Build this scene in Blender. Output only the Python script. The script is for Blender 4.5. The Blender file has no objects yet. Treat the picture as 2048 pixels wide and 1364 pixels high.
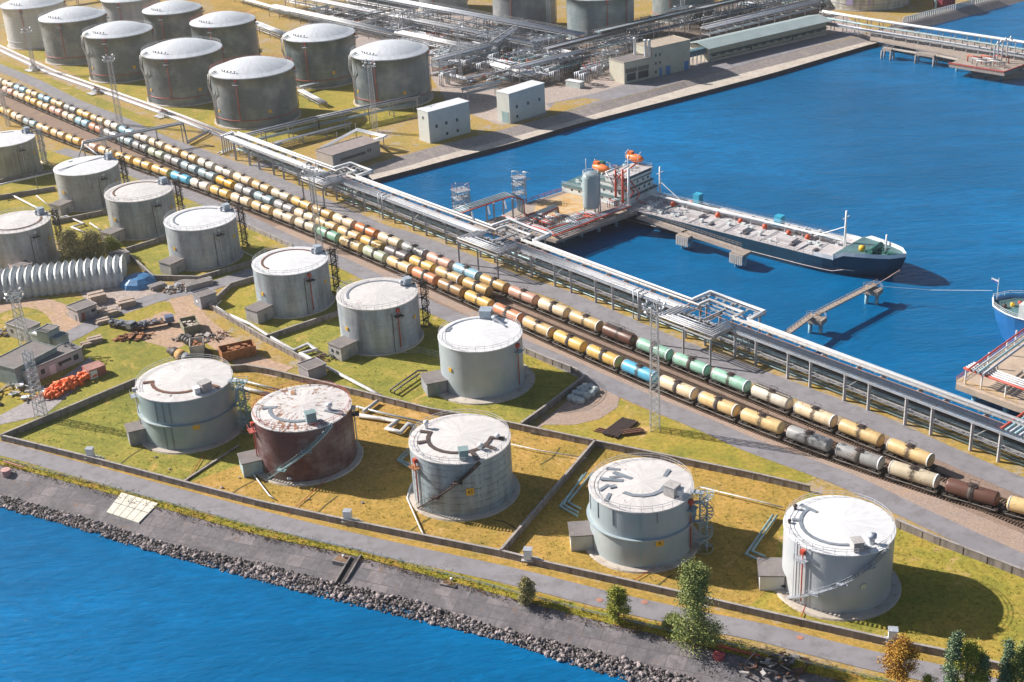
import bpy, math, random
from mathutils import Vector, Matrix
R = math.radians
random.seed(7)
scn = bpy.context.scene
C = scn.collection

# ---------------------------------------------------------------- camera
CAMH = 143.2; FPX = 2750.0; PITCH = R(25.46); ROLL = R(-3.2237)
FW = Vector((0, math.cos(PITCH), -math.sin(PITCH)))
_r = Vector((1, 0, 0)); _u = _r.cross(FW)
RT = _r*math.cos(ROLL) + _u*math.sin(ROLL)
UP = -_r*math.sin(ROLL) + _u*math.cos(ROLL)
cd = bpy.data.cameras.new('camera'); cam = bpy.data.objects.new('camera', cd); C.objects.link(cam)
cam.matrix_world = Matrix(((RT.x, UP.x, -FW.x, 0), (RT.y, UP.y, -FW.y, 0), (RT.z, UP.z, -FW.z, CAMH), (0, 0, 0, 1)))
cd.sensor_width = 36; cd.lens = FPX/2048*36; cd.clip_start = 1; cd.clip_end = 12000
scn.camera = cam

# ---------------------------------------------------------------- world, sun, exposure
SUN_AZ = R(25); SUN_EL = R(33.0)
w = bpy.data.worlds.new('World'); scn.world = w; w.use_nodes = True
nt = w.node_tree; bg = nt.nodes['Background']
sky = nt.nodes.new('ShaderNodeTexSky'); sky.sky_type = 'NISHITA'; sky.sun_disc = False
sky.sun_elevation = SUN_EL; sky.sun_rotation = math.atan2(-math.cos(SUN_AZ), math.sin(SUN_AZ))
sky.air_density = 1.0; sky.dust_density = 0.6
nt.links.new(sky.outputs[0], bg.inputs[0]); bg.inputs[1].default_value = 0.05
sd = bpy.data.lights.new('sun', 'SUN'); sd.energy = 5.0; sd.angle = R(0.5); sd.color = (1.0, 0.94, 0.86)
sun = bpy.data.objects.new('sun', sd); C.objects.link(sun)
SDIR = Vector((-math.cos(SUN_AZ)*math.cos(SUN_EL), math.sin(SUN_AZ)*math.cos(SUN_EL), math.sin(SUN_EL)))
sun.rotation_euler = SDIR.to_track_quat('Z', 'Y').to_euler()
sun.location = SDIR*800
vs = scn.view_settings; vs.view_transform = 'Standard'; vs.look = 'None'; vs.gamma = 1; vs.use_curve_mapping = False
vs.exposure = 0.84

# ---------------------------------------------------------------- helpers
def G(u, v, z=0.0):
    """map point seen at (u, v) of the survey photograph at height z"""
    d = FW + RT*((u-1024)/FPX) - UP*((v-682)/FPX)
    t = (z-CAMH)/d.z
    return Vector((d.x*t, d.y*t, z))
def GL(pts, z=0.0): return [G(u, v, z) for u, v in pts]

def tag(o, label=None, cat=None, group=None, kind=None):
    if label: o['label'] = label
    if cat: o['category'] = cat
    if group: o['group'] = group
    if kind: o['kind'] = kind
    return o
def thing(name, loc, label, cat, group=None, rz=0.0, kind=None):
    o = bpy.data.objects.new(name, None); C.objects.link(o); o.location = Vector(loc); o.rotation_euler.z = rz
    o.empty_display_size = 0.5
    return tag(o, label, cat, group, kind)

class MB:
    def __init__(s): s.v = []; s.f = []; s.sm = []
    def add(s, vs_, fs, smooth=False):
        b = len(s.v); s.v += [tuple(x) for x in vs_]
        for f in fs: s.f.append([i+b for i in f]); s.sm.append(smooth)
        return s
    def box(s, c, sz, rz=0.0, M=None):
        hx, hy, hz = sz[0]/2, sz[1]/2, sz[2]/2
        pts = [Vector((x, y, z)) for x in (-hx, hx) for y in (-hy, hy) for z in (-hz, hz)]
        m = M if M is not None else Matrix.Rotation(rz, 3, 'Z')
        c = Vector(c)
        return s.add([m @ p + c for p in pts], [(0, 1, 3, 2), (4, 6, 7, 5), (0, 4, 5, 1), (2, 3, 7, 6), (0, 2, 6, 4), (1, 5, 7, 3)])
    def beam(s, p, q, w, h=None):
        p = Vector(p); q = Vector(q); h = w if h is None else h
        d = q-p; L = d.length
        if L < 1e-6: return s
        d.normalize(); up = Vector((0, 0, 1)) if abs(d.z) < 0.95 else Vector((0, 1, 0))
        x = d.cross(up).normalized(); y = x.cross(d)
        pts = []
        for e in (p, q):
            for a, b in ((-1, -1), (1, -1), (1, 1), (-1, 1)): pts.append(e + x*(a*w/2) + y*(b*h/2))
        return s.add(pts, [(0, 3, 2, 1), (4, 5, 6, 7), (0, 1, 5, 4), (1, 2, 6, 5), (2, 3, 7, 6), (3, 0, 4, 7)])
    def path(s, pts, r, n=8, closed=False, cap=True, r2=None):
        pts = [Vector(p) for p in pts]; m = len(pts); rings = []
        for i, p in enumerate(pts):
            if closed: a = pts[i-1]; b = pts[(i+1) % m]
            else: a = pts[max(0, i-1)]; b = pts[min(m-1, i+1)]
            d1 = (p-a); d2 = (b-p)
            if d1.length < 1e-9: d1 = d2
            if d2.length < 1e-9: d2 = d1
            d1.normalize(); d2.normalize(); d = (d1+d2)
            if d.length < 1e-6: d = d1
            d.normalize(); k = 1/max(0.35, d.dot(d1))
            up = Vector((0, 0, 1)) if abs(d.z) < 0.9 else Vector((0, 1, 0))
            x = d.cross(up).normalized(); y = x.cross(d)
            rr = r if r2 is None else r + (r2-r)*i/(m-1)
            bend = (d2-d1)
            ring = []
            for j in range(n):
                t = 2*math.pi*j/n + math.pi/n
                o = x*math.cos(t)*rr + y*math.sin(t)*rr
                if bend.length > 1e-4:
                    bn = bend.normalized(); o = o + bn*(o.dot(bn)*(k-1))
                ring.append(p+o)
            rings.append(ring)
        vs_ = [q for ring in rings for q in ring]; fs = []
        for i in range(m if closed else m-1):
            i2 = (i+1) % m
            for j in range(n):
                j2 = (j+1) % n
                fs.append((i*n+j, i*n+j2, i2*n+j2, i2*n+j))
        s.add(vs_, fs, n > 5)
        if cap and not closed:
            b = len(s.v)-len(vs_)
            s.f.append([b+j for j in range(n)][::-1]); s.sm.append(False)
            s.f.append([b+(m-1)*n+j for j in range(n)]); s.sm.append(False)
        return s
    def tube(s, p, q, r, n=8, r2=None): return s.path([p, q], r, n, r2=r2)
    def lathe(s, prof, c=(0, 0, 0), n=48, cap_top=False, cap_bot=False, smooth=True, a0=0.0, a1=2*math.pi):
        c = Vector(c); full = abs(a1-a0-2*math.pi) < 1e-6; m = n if full else n+1
        vs_ = []
        for r, z in prof:
            for j in range(m):
                t = a0+(a1-a0)*j/n
                vs_.append((c.x+r*math.cos(t), c.y+r*math.sin(t), c.z+z))
        fs = []
        for i in range(len(prof)-1):
            for j in range(n):
                j2 = (j+1) % m
                fs.append((i*m+j, i*m+j2, (i+1)*m+j2, (i+1)*m+j))
        s.add(vs_, fs, smooth)
        b = len(s.v)-len(vs_)
        if cap_top: s.f.append([b+(len(prof)-1)*m+j for j in range(m)]); s.sm.append(False)
        if cap_bot: s.f.append([b+j for j in range(m)][::-1]); s.sm.append(False)
        return s
    def prism(s, poly, z0, z1):
        n = len(poly); vs_ = [(p[0], p[1], z0) for p in poly] + [(p[0], p[1], z1) for p in poly]
        fs = [list(range(n))[::-1], [n+i for i in range(n)]]
        for i in range(n): fs.append((i, (i+1) % n, n+(i+1) % n, n+i))
        return s.add(vs_, fs)
    def strip(s, A, B):
        n = len(A); return s.add(list(A)+list(B), [(i, n+i, n+i+1, i+1) for i in range(n-1)])
    def poly(s, pts): return s.add(pts, [list(range(len(pts)))])
    def build(s, name, mat, parent=None, color=None, base=None):
        me = bpy.data.meshes.new(name)
        if parent is not None:
            o = bpy.data.objects.new(name, me); root = parent
            while root.parent: root = root.parent
            org = Vector(root.location) if base is None else Vector(base)
        else:
            xs = [p[0] for p in s.v]; ys = [p[1] for p in s.v]; zs = [p[2] for p in s.v]
            org = Vector(((min(xs)+max(xs))/2, (min(ys)+max(ys))/2, min(zs)))
            o = bpy.data.objects.new(name, me); o.location = org
        me.from_pydata([(p[0]-org.x, p[1]-org.y, p[2]-org.z) for p in s.v], [], s.f)
        me.polygons.foreach_set('use_smooth', s.sm)
        if mat: me.materials.append(mat)
        me.update(); C.objects.link(o)
        if parent is not None: o.parent = parent
        if color: o.color = (*color, 1)
        return o

def copy_tree(o, parent=None):
    c = o.copy(); C.objects.link(c); c.parent = parent
    for ch in list(o.children): copy_tree(ch, c)
    return c

# ---------------------------------------------------------------- materials
def newmat(name):
    m = bpy.data.materials.new(name); m.use_nodes = True
    n = m.node_tree.nodes; l = m.node_tree.links
    return m, n, l, n['Principled BSDF']
def noise(n, l, vec, scale, detail=3, rough=0.6, dist=0.0):
    t = n.new('ShaderNodeTexNoise'); t.inputs['Scale'].default_value = scale; t.inputs['Detail'].default_value = detail
    t.inputs['Roughness'].default_value = rough; t.inputs['Distortion'].default_value = dist
    if vec is not None: l.new(vec, t.inputs['Vector'])
    return t.outputs['Fac']
def ramp(n, l, fac, stops):
    t = n.new('ShaderNodeValToRGB'); e = t.color_ramp.elements
    while len(e) < len(stops): e.new(0.5)
    for k, (p, c) in enumerate(stops):
        e[k].position = p; e[k].color = (c, c, c, 1) if isinstance(c, (int, float)) else (*c, 1)
    l.new(fac, t.inputs[0]); return t.outputs[0]
def mix(n, l, fac, a, b, mode='MIX'):
    t = n.new('ShaderNodeMix'); t.data_type = 'RGBA'; t.blend_type = mode
    for sock, x in ((t.inputs[0], fac), (t.inputs[6], a), (t.inputs[7], b)):
        if isinstance(x, (int, float)): sock.default_value = x
        elif isinstance(x, tuple): sock.default_value = (*x, 1)
        else: l.new(x, sock)
    return t.outputs[2]
def mth(n, l, op, a, b=None, c=None):
    t = n.new('ShaderNodeMath'); t.operation = op
    for i, x in enumerate((a, b, c)):
        if x is None: continue
        if isinstance(x, (int, float)): t.inputs[i].default_value = x
        else: l.new(x, t.inputs[i])
    return t.outputs[0]
def vmap(n, l, vec, scale):
    t = n.new('ShaderNodeMapping'); t.inputs['Scale'].default_value = scale; l.new(vec, t.inputs['Vector']); return t.outputs[0]
def bump(n, l, p, h, strength, dist):
    b = n.new('ShaderNodeBump'); b.inputs['Strength'].default_value = strength; b.inputs['Distance'].default_value = dist
    l.new(h, b.inputs['Height']); l.new(b.outputs[0], p.inputs['Normal'])

_mc = {}
def M(name, rgb, rough=0.6, metal=0.0, var=0.25, scale=0.6, dirt=None, dirt_amt=0.3, bmp=0.0, streak=False):
    if name in _mc: return _mc[name]
    m, n, l, p = newmat(name)
    g = n.new('ShaderNodeNewGeometry').outputs['Position']
    v = vmap(n, l, g, (1, 1, 0.12)) if streak else g
    f = noise(n, l, v, scale, 5)
    lo = tuple(c*(1-var) for c in rgb); hi = tuple(min(1, c*(1+var*0.6)) for c in rgb)
    col = mix(n, l, ramp(n, l, f, [(0.3, 0.0), (0.7, 1.0)]), lo, hi)
    if dirt:
        f2 = noise(n, l, v, scale*3.1, 6, 0.7)
        col = mix(n, l, ramp(n, l, f2, [(0.62-dirt_amt*0.5, 0.0), (0.72-dirt_amt*0.3, 1.0)]), col, dirt)
    l.new(col, p.inputs['Base Color']); p.inputs['Roughness'].default_value = rough; p.inputs['Metallic'].default_value = metal
    if bmp: bump(n, l, p, noise(n, l, g, scale*6, 4), 0.6, bmp)
    _mc[name] = m; return m

def paint(name, rust=0.3, rough=0.5, streakz=0.1, seams=0.0, dark=(0.05, 0.045, 0.045), rustc=(0.19, 0.075, 0.03), scale=0.5, grime=0.5):
    """painted steel taking its colour from the object, with weathering of its own"""
    m, n, l, p = newmat(name)
    oi = n.new('ShaderNodeObjectInfo'); tc = n.new('ShaderNodeTexCoord').outputs['Object']
    sh = n.new('ShaderNodeVectorMath'); sh.operation = 'ADD'; l.new(tc, sh.inputs[0])
    sc = n.new('ShaderNodeVectorMath'); sc.operation = 'SCALE'; sc.inputs[0].default_value = (37, 53, 11); l.new(oi.outputs['Random'], sc.inputs['Scale'])
    l.new(sc.outputs[0], sh.inputs[1]); base = sh.outputs[0]
    vz = vmap(n, l, base, (1, 1, streakz))
    f1 = noise(n, l, vz, scale, 5, 0.65); f2 = noise(n, l, vz, scale*2.7, 6, 0.7); f3 = noise(n, l, base, scale*0.35, 4)
    col = mix(n, l, ramp(n, l, f1, [(0.35, 0.0), (0.72, grime)]), oi.outputs['Color'], mix(n, l, 0.7, oi.outputs['Color'], dark))
    col = mix(n, l, ramp(n, l, f3, [(0.45, 0.0), (0.75, 0.35)]), col, (0.75, 0.72, 0.68))
    col = mix(n, l, ramp(n, l, f2, [(0.70-rust*0.28, 0.0), (0.80-rust*0.22, min(1, rust*1.8))]), col, rustc)
    if seams:
        sep = n.new('ShaderNodeSeparateXYZ'); l.new(tc, sep.inputs[0])
        fr = mth(n, l, 'FRACT', mth(n, l, 'DIVIDE', sep.outputs[2], 1.49))
        line = mth(n, l, 'LESS_THAN', fr, 0.11)
        wob = mth(n, l, 'MULTIPLY', line, ramp(n, l, noise(n, l, base, 0.6), [(0.4, 0.1), (0.65, 1.0)]))
        drip = mth(n, l, 'MULTIPLY', ramp(n, l, fr, [(0.45, 0.0), (1.0, 0.8)]), ramp(n, l, noise(n, l, vmap(n, l, base, (1.6, 1.6, 0.05)), 0.9, 4, 0.7), [(0.5, 0.0), (0.66, 1.0)]))
        col = mix(n, l, mth(n, l, 'MULTIPLY', drip, seams*0.8), col, dark)
        col = mix(n, l, mth(n, l, 'MULTIPLY', wob, seams*0.85), col, dark)
    l.new(col, p.inputs['Base Color']); p.inputs['Roughness'].default_value = rough
    return m

def roofmat(name, rust=0.3, rustc=(0.36, 0.15, 0.05), base=(0.66, 0.63, 0.62), k=7.0, r=10.0):
    m, n, l, p = newmat(name)
    tc = n.new('ShaderNodeTexCoord').outputs['Object']; sep = n.new('ShaderNodeSeparateXYZ'); l.new(tc, sep.inputs[0])
    oi = n.new('ShaderNodeObjectInfo')
    ang = mth(n, l, 'ARCTAN2', sep.outputs[1], sep.outputs[0])
    rad = mth(n, l, 'SQRT', mth(n, l, 'ADD', mth(n, l, 'POWER', sep.outputs[0], 2.0), mth(n, l, 'POWER', sep.outputs[1], 2.0)))
    cb = n.new('ShaderNodeCombineXYZ')
    l.new(mth(n, l, 'MULTIPLY', mth(n, l, 'COSINE', ang), k), cb.inputs[0]); l.new(mth(n, l, 'MULTIPLY', mth(n, l, 'SINE', ang), k), cb.inputs[1])
    l.new(mth(n, l, 'ADD', mth(n, l, 'MULTIPLY', rad, 0.35), mth(n, l, 'MULTIPLY', oi.outputs['Random'], 30.0)), cb.inputs[2])
    f = noise(n, l, cb.outputs[0], 1.6, 5, 0.7)
    f0 = noise(n, l, cb.outputs[0], 0.9, 3)
    big = noise(n, l, tc, 0.16, 3)
    col = mix(n, l, ramp(n, l, f0, [(0.35, 0.0), (0.65, 1.0)]), tuple(c*0.82 for c in base), base)
    thr = mth(n, l, 'ADD', f, mth(n, l, 'MULTIPLY', mth(n, l, 'SUBTRACT', big, 0.5), 0.6))
    mask = ramp(n, l, thr, [(0.74-rust*0.22, 0.0), (0.78-rust*0.2, 1.0)])
    rc = mix(n, l, ramp(n, l, noise(n, l, tc, 1.3, 2), [(0.4, 0.0), (0.6, 1.0)]), rustc, (0.12, 0.10, 0.10))
    col = mix(n, l, mask, col, rc)
    l.new(col, p.inputs['Base Color']); p.inputs['Roughness'].default_value = 0.55
    return m

PAINT_TANK = paint('weathered_tank_paint', 0.22, 0.5, 0.08, 0.0, scale=0.45)
PAINT_SEAM = paint('old_seamed_tank_paint', 0.16, 0.55, 0.14, 1.0, scale=0.5, grime=0.95)
PAINT_OLD = paint('stained_old_tank_paint', 0.42, 0.6, 0.16, 0.3, dark=(0.07, 0.065, 0.075), rustc=(0.20, 0.13, 0.12), scale=0.5, grime=1.0)
PAINT_CLEAN = paint('clean_tank_paint', 0.0, 0.4, 0.12, 0.0, dark=(0.3, 0.32, 0.34), scale=0.3)
PAINT_RUST = paint('rusted_tank_paint', 0.5, 0.65, 0.12, 0.9, dark=(0.03, 0.012, 0.015), rustc=(0.16, 0.055, 0.02), scale=0.35)
PAINT_DARK = paint('dull_metal_tank_paint', 0.08, 0.42, 0.10, 0.35, dark=(0.06, 0.07, 0.075), rustc=(0.3, 0.32, 0.33), scale=0.35)
PAINT_CAR = paint('wagon_paint', 0.30, 0.45, 0.35, 0.0, dark=(0.07, 0.05, 0.04), rustc=(0.16, 0.08, 0.035), scale=0.9)
PAINT_PLAIN = paint('plain_equipment_paint', 0.12, 0.5, 0.4, 0.0, scale=1.2)
ROOF_CLEAN = roofmat('clean_roof_plates', 0.05, base=(0.74, 0.74, 0.76))
ROOF_LIGHT = roofmat('lightly_rusted_roof_plates', 0.35)
ROOF_HEAVY = roofmat('heavily_rusted_roof_plates', 0.85)
ROOF_DOME = roofmat('dusty_dome_plates', 0.0, base=(0.66, 0.69, 0.74), k=12)
GALV = M('galvanised_steel', (0.40, 0.43, 0.48), 0.42, 0.15, 0.2, 0.5)
PIPE = M('grey_pipe_cladding', (0.44, 0.47, 0.53), 0.4, 0.15, 0.15, 0.3, (0.34, 0.32, 0.32), 0.12)
PIPEW = M('white_pipe_wrapping', (0.58, 0.57, 0.57), 0.5, 0.0, 0.15, 0.4, (0.36, 0.24, 0.18), 0.18)
PIPET = M('teal_grey_pipe_paint', (0.30, 0.44, 0.47), 0.45, 0.1, 0.2, 0.5)
PIPER = M('red_pipe_paint', (0.50, 0.075, 0.045), 0.45, 0.0, 0.2, 0.5)
PIPED = M('dark_pipe_paint', (0.09, 0.085, 0.09), 0.5, 0.2, 0.3, 0.7)
RAILING = M('railing_paint', (0.55, 0.55, 0.57), 0.5, 0.2, 0.1, 0.5)
RAILRED = M('red_railing_paint', (0.50, 0.12, 0.10), 0.5, 0.0, 0.1, 0.5)
YELLOW = M('yellow_paint', (0.75, 0.42, 0.03), 0.5, 0.0, 0.1, 0.5)
WHITE = M('white_paint', (0.74, 0.75, 0.77), 0.45, 0.0, 0.08, 0.4)
RUSTY = M('rusted_steel', (0.22, 0.10, 0.055), 0.75, 0.1, 0.4, 1.2, (0.08, 0.05, 0.045), 0.35)
RUSTO = M('orange_rust', (0.42, 0.17, 0.06), 0.75, 0.0, 0.35, 0.8, (0.16, 0.07, 0.04), 0.3)
BLACK = M('black_steel', (0.045, 0.04, 0.042), 0.6, 0.2, 0.4, 1.0)
DARKST = M('dark_brown_steel', (0.085, 0.06, 0.055), 0.7, 0.1, 0.4, 1.0)
CONC = M('weathered_concrete', (0.36, 0.33, 0.32), 0.85, 0.0, 0.2, 0.25, (0.20, 0.17, 0.16), 0.22, 0.02)
CONCD = M('stained_wall_concrete', (0.27, 0.235, 0.225), 0.85, 0.0, 0.25, 0.3, (0.14, 0.12, 0.12), 0.3, 0.02, True)
CONCL = M('pale_concrete', (0.52, 0.46, 0.40), 0.85, 0.0, 0.15, 0.2, (0.34, 0.27, 0.22), 0.2, 0.02)
ASPH = M('grey_asphalt', (0.25, 0.238, 0.258), 0.85, 0.0, 0.16, 0.12, (0.19, 0.175, 0.185), 0.3, 0.01)
ROOFING = M('grey_roofing_felt', (0.19, 0.17, 0.17), 0.85, 0.0, 0.2, 0.3, (0.25, 0.21, 0.18), 0.2)
WALLW = M('white_wall_panels', (0.58, 0.60, 0.58), 0.6, 0.0, 0.08, 0.3, (0.45, 0.44, 0.40), 0.1)
WALLG = M('grey_plaster_wall', (0.44, 0.42, 0.42), 0.8, 0.0, 0.15, 0.5, (0.30, 0.27, 0.26), 0.25)
WALLB = M('beige_plaster_wall', (0.48, 0.46, 0.38), 0.75, 0.0, 0.1, 0.3, (0.36, 0.34, 0.28), 0.15)
WIN = M('dark_window_glass', (0.05, 0.07, 0.09), 0.15, 0.0, 0.2, 1.0)
DOORB = M('blue_door_paint', (0.05, 0.20, 0.48), 0.5, 0.0, 0.1, 0.5)
TEALD = M('teal_door_paint', (0.22, 0.31, 0.32), 0.5, 0.0, 0.1, 0.5)
ORANGE = M('orange_fabric', (0.85, 0.16, 0.03), 0.6, 0.0, 0.25, 1.0)
GLASSL = M('floodlight_glass', (0.75, 0.78, 0.82), 0.25, 0.3, 0.05, 1.0)

# ---------------------------------------------------------------- setting: water, land, roads, tracks
def structure(name, mb, mat): return tag(mb.build(name, mat), kind='structure')
def V2(p): return Vector((p[0], p[1], 0))

def groundmat(name, cols, scale=0.05, fine=1.2, bmp=0.05, spots=None, spot_amt=0.3, dist=0.6, rough=0.95):
    m, n, l, p = newmat(name)
    g = n.new('ShaderNodeNewGeometry').outputs['Position']
    f1 = noise(n, l, g, scale, 6, 0.65, dist); f2 = noise(n, l, g, fine, 5, 0.75); f3 = noise(n, l, g, scale*5, 5, 0.7)
    k = len(cols); lo, hi = 0.34, 0.66
    c1 = ramp(n, l, f1, [(lo+(hi-lo)*i/(k-1), c) for i, c in enumerate(cols)])
    c2 = ramp(n, l, f3, [(lo+(hi-lo)*i/(k-1), c) for i, c in enumerate(cols)])
    col = mix(n, l, 0.45, c1, c2)
    col = mix(n, l, 0.55, col, mix(n, l, ramp(n, l, f2, [(0.32, 0.55), (0.68, 1.25)]), (0, 0, 0), col), 'MIX')
    col = mix(n, l, 1.0, col, ramp(n, l, f2, [(0.25, 0.75), (0.75, 1.2)]), 'MULTIPLY')
    if spots:
        f4 = noise(n, l, g, scale*2.3, 6, 0.75, 1.0)
        col = mix(n, l, ramp(n, l, f4, [(0.66-spot_amt*0.3, 0.0), (0.74-spot_amt*0.25, 1.0)]), col, spots)
    l.new(col, p.inputs['Base Color']); p.inputs['Roughness'].default_value = rough
    p.inputs['Specular IOR Level'].default_value = 0.15
    if bmp: bump(n, l, p, f2, 0.8, bmp)
    return m
GR_GREEN = groundmat('green_grass', [(0.15, 0.17, 0.04), (0.28, 0.265, 0.05), (0.42, 0.32, 0.08)], 0.06, 1.4, 0.12, (0.48, 0.32, 0.10), 0.3)
GR_GOLD = groundmat('golden_dry_grass', [(0.25, 0.20, 0.05), (0.42, 0.27, 0.065), (0.56, 0.33, 0.11)], 0.05, 1.2, 0.12, (0.56, 0.35, 0.14), 0.25)
GR_MIX = groundmat('green_and_gold_grass', [(0.19, 0.20, 0.04), (0.33, 0.28, 0.05), (0.48, 0.31, 0.075)], 0.045, 1.1, 0.12, (0.52, 0.34, 0.15), 0.3)
GR_LAND = groundmat('dry_orange_ground', [(0.30, 0.26, 0.06), (0.43, 0.28, 0.08), (0.36, 0.30, 0.24)], 0.05, 0.9, 0.06, (0.36, 0.31, 0.28), 0.4)
GR_VERGE = groundmat('weedy_verge', [(0.16, 0.20, 0.02), (0.34, 0.28, 0.04), (0.40, 0.20, 0.05)], 0.22, 1.8, 0.15, (0.20, 0.09, 0.04), 0.35)
DIRT = groundmat('sandy_dirt', [(0.42, 0.30, 0.22), (0.50, 0.34, 0.25), (0.38, 0.27, 0.20)], 0.10, 1.0, 0.05, (0.38, 0.29, 0.09), 0.35)
BALLAST = groundmat('brown_ballast', [(0.25, 0.18, 0.14), (0.32, 0.23, 0.185), (0.20, 0.15, 0.125)], 0.08, 2.2, 0.08, (0.40, 0.27, 0.15), 0.15)
GRAVEL = groundmat('pinkish_gravel', [(0.36, 0.27, 0.225), (0.42, 0.31, 0.25), (0.34, 0.28, 0.25)], 0.10, 2.5, 0.08, (0.44, 0.28, 0.16), 0.25)
PAVE = groundmat('dusty_concrete_yard', [(0.40, 0.34, 0.30), (0.45, 0.37, 0.33), (0.36, 0.31, 0.30)], 0.06, 0.8, 0.02, (0.34, 0.25, 0.20), 0.2)

def slabmat(name, c0, c1, sx, sy, ang, stain, moss=None):
    """concrete slabs with joints, laid in world axes turned by ang"""
    m, n, l, p = newmat(name)
    g = n.new('ShaderNodeNewGeometry').outputs['Position']
    mp = n.new('ShaderNodeMapping'); mp.inputs['Rotation'].default_value = (0, 0, ang); l.new(g, mp.inputs['Vector'])
    b = n.new('ShaderNodeTexBrick'); l.new(mp.outputs[0], b.inputs['Vector']); b.offset = 0.5
    b.inputs['Scale'].default_value = 1; b.inputs['Brick Width'].default_value = sx; b.inputs['Row Height'].default_value = sy
    b.inputs['Mortar Size'].default_value = 0.07; b.inputs['Mortar Smooth'].default_value = 0.4; b.inputs['Bias'].default_value = 0
    b.inputs['Color1'].default_value = (*c0, 1); b.inputs['Color2'].default_value = (*c1, 1); b.inputs['Mortar'].default_value = (*[c*0.55 for c in c0], 1)
    f = noise(n, l, g, 0.12, 6, 0.7, 0.8); f2 = noise(n, l, g, 1.1, 5, 0.7)
    col = mix(n, l, ramp(n, l, f, [(0.42, 0.0), (0.62, 0.85)]), b.outputs['Color'], stain)
    col = mix(n, l, 1.0, col, ramp(n, l, f2, [(0.3, 0.7), (0.7, 1.25)]), 'MULTIPLY')
    if moss: col = mix(n, l, ramp(n, l, noise(n, l, g, 0.28, 6, 0.75, 1.5), [(0.60, 0.0), (0.66, 1.0)]), col, moss)
    l.new(col, p.inputs['Base Color']); p.inputs['Roughness'].default_value = 0.9
    bump(n, l, p, f2, 0.6, 0.05)
    return m
SLABS = slabmat('grey_revetment_slabs', (0.15, 0.14, 0.152), (0.235, 0.205, 0.212), 3.4, 2.6, R(24), (0.105, 0.097, 0.107), (0.20, 0.12, 0.07))
SLABQ = slabmat('quay_slope_slabs', (0.30, 0.26, 0.25), (0.40, 0.34, 0.31), 1.6, 3.4, R(-37), (0.30, 0.26, 0.26))
SLABY = slabmat('yard_slabs', (0.34, 0.31, 0.31), (0.37, 0.34, 0.34), 6, 3, R(-38), (0.30, 0.27, 0.28))

# water
def watermat(name, deep, scale):
    m, n, l, p = newmat(name)
    g = n.new('ShaderNodeNewGeometry').outputs['Position']
    mp = n.new('ShaderNodeMapping'); mp.inputs['Rotation'].default_value = (0, 0, R(12)); mp.inputs['Scale'].default_value = (0.35, 1.0, 1); l.new(g, mp.inputs['Vector'])
    a = noise(n, l, mp.outputs[0], scale, 6, 0.62, 0.4); b = noise(n, l, mp.outputs[0], scale*0.16, 4, 0.6, 0.6); c = noise(n, l, g, 0.006, 4, 0.5)
    sep = n.new('ShaderNodeSeparateXYZ'); l.new(g, sep.inputs[0])
    col = mix(n, l, ramp(n, l, c, [(0.35, 0.0), (0.65, 1.0)]), tuple(x*0.62 for x in deep), tuple(x*1.4 for x in deep))
    col = mix(n, l, ramp(n, l, b, [(0.35, 0.0), (0.7, 0.7)]), col, tuple(x*0.6 for x in deep))
    col = mix(n, l, ramp(n, l, a, [(0.4, 0.0), (0.62, 0.45)]), col, tuple(x*0.6 for x in deep))
    l.new(col, p.inputs['Base Color']); p.inputs['Roughness'].default_value = 0.10; p.inputs['IOR'].default_value = 1.33
    p.inputs['Specular IOR Level'].default_value = 0.28
    h = mth(n, l, 'ADD', mth(n, l, 'MULTIPLY', a, 0.5), mth(n, l, 'MULTIPLY', b, 1.0))
    bump(n, l, p, h, 0.9, 0.75)
    return m
WATER = watermat('blue_sea_water', (0.0, 0.155, 0.385), 0.8)
WZ = -2.8
structure('water', MB().poly([(-6000, -1500, WZ), (6000, -1500, WZ), (6000, 9000, WZ), (-6000, 9000, WZ)]), WATER)

# rack line: the pipe rack beside the north road
RD = Vector((0.6365, -0.7711, 0)).normalized(); RN = Vector((0.7711, 0.6365, 0)).normalized(); RF = Vector((-90.4, 457.0, 0))
def RK(s, off=0.0, z=0.0): return RF + RD*s + RN*off + Vector((0, 0, z))

T_px = [(-400, 820), (-160, 885), (0, 926), (231, 988), (520, 1070), (718, 1109), (1020, 1196), (1204, 1243), (1374, 1281), (1600, 1342), (2048, 1445), (2600, 1560)]
S_px = [(-400, 885), (-160, 950), (0, 990), (180, 1039), (315, 1083), (520, 1126), (680, 1168), (808, 1194), (1000, 1257), (1204, 1305), (1391, 1359), (1600, 1420), (2100, 1560), (2700, 1720)]
W_px = [(-400, 905), (-160, 972), (0, 1013), (128, 1047), (308, 1103), (520, 1160), (641, 1192), (1000, 1279), (1136, 1325), (1272, 1364), (1500, 1440), (2100, 1620), (2800, 1800)]
QT = GL([(722, 337), (797, 313), (869, 293), (1020, 255), (1113, 229.6), (1318, 177), (1456, 138.5), (1520, 121), (1703, 76), (1742, 66)])
QI = GL([(736, 351), (812, 333), (880, 312), (1025, 274), (1143.7, 241), (1385, 172), (1500, 143), (1560, 128), (1715, 88), (1748, 80)], -1.3)
QO = GL([(745, 359.5), (820, 340), (890, 321), (1030, 284.5), (1154, 247.6), (1390, 187), (1520, 153), (1570, 139), (1725, 93), (1756, 85)], -1.3)
RT2 = GL([(1760, 58), (1808, 43.6), (1980, 0), (2300, -82)])
RB2 = GL([(1800, 66), (1884, 47), (2048, 3), (2400, -95)], WZ-0.1)
land = GL(T_px) + [RK(520, 11), RK(30, 10.5)] + QT + RT2 + [Vector((900, 1600, 0)), Vector((-1300, 1600, 0)), Vector((-700, 300, 0))]
LAND = MB().prism([(p.x, p.y) for p in land], -3.2, 0.0)
structure('ground', LAND, GR_LAND)
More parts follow.
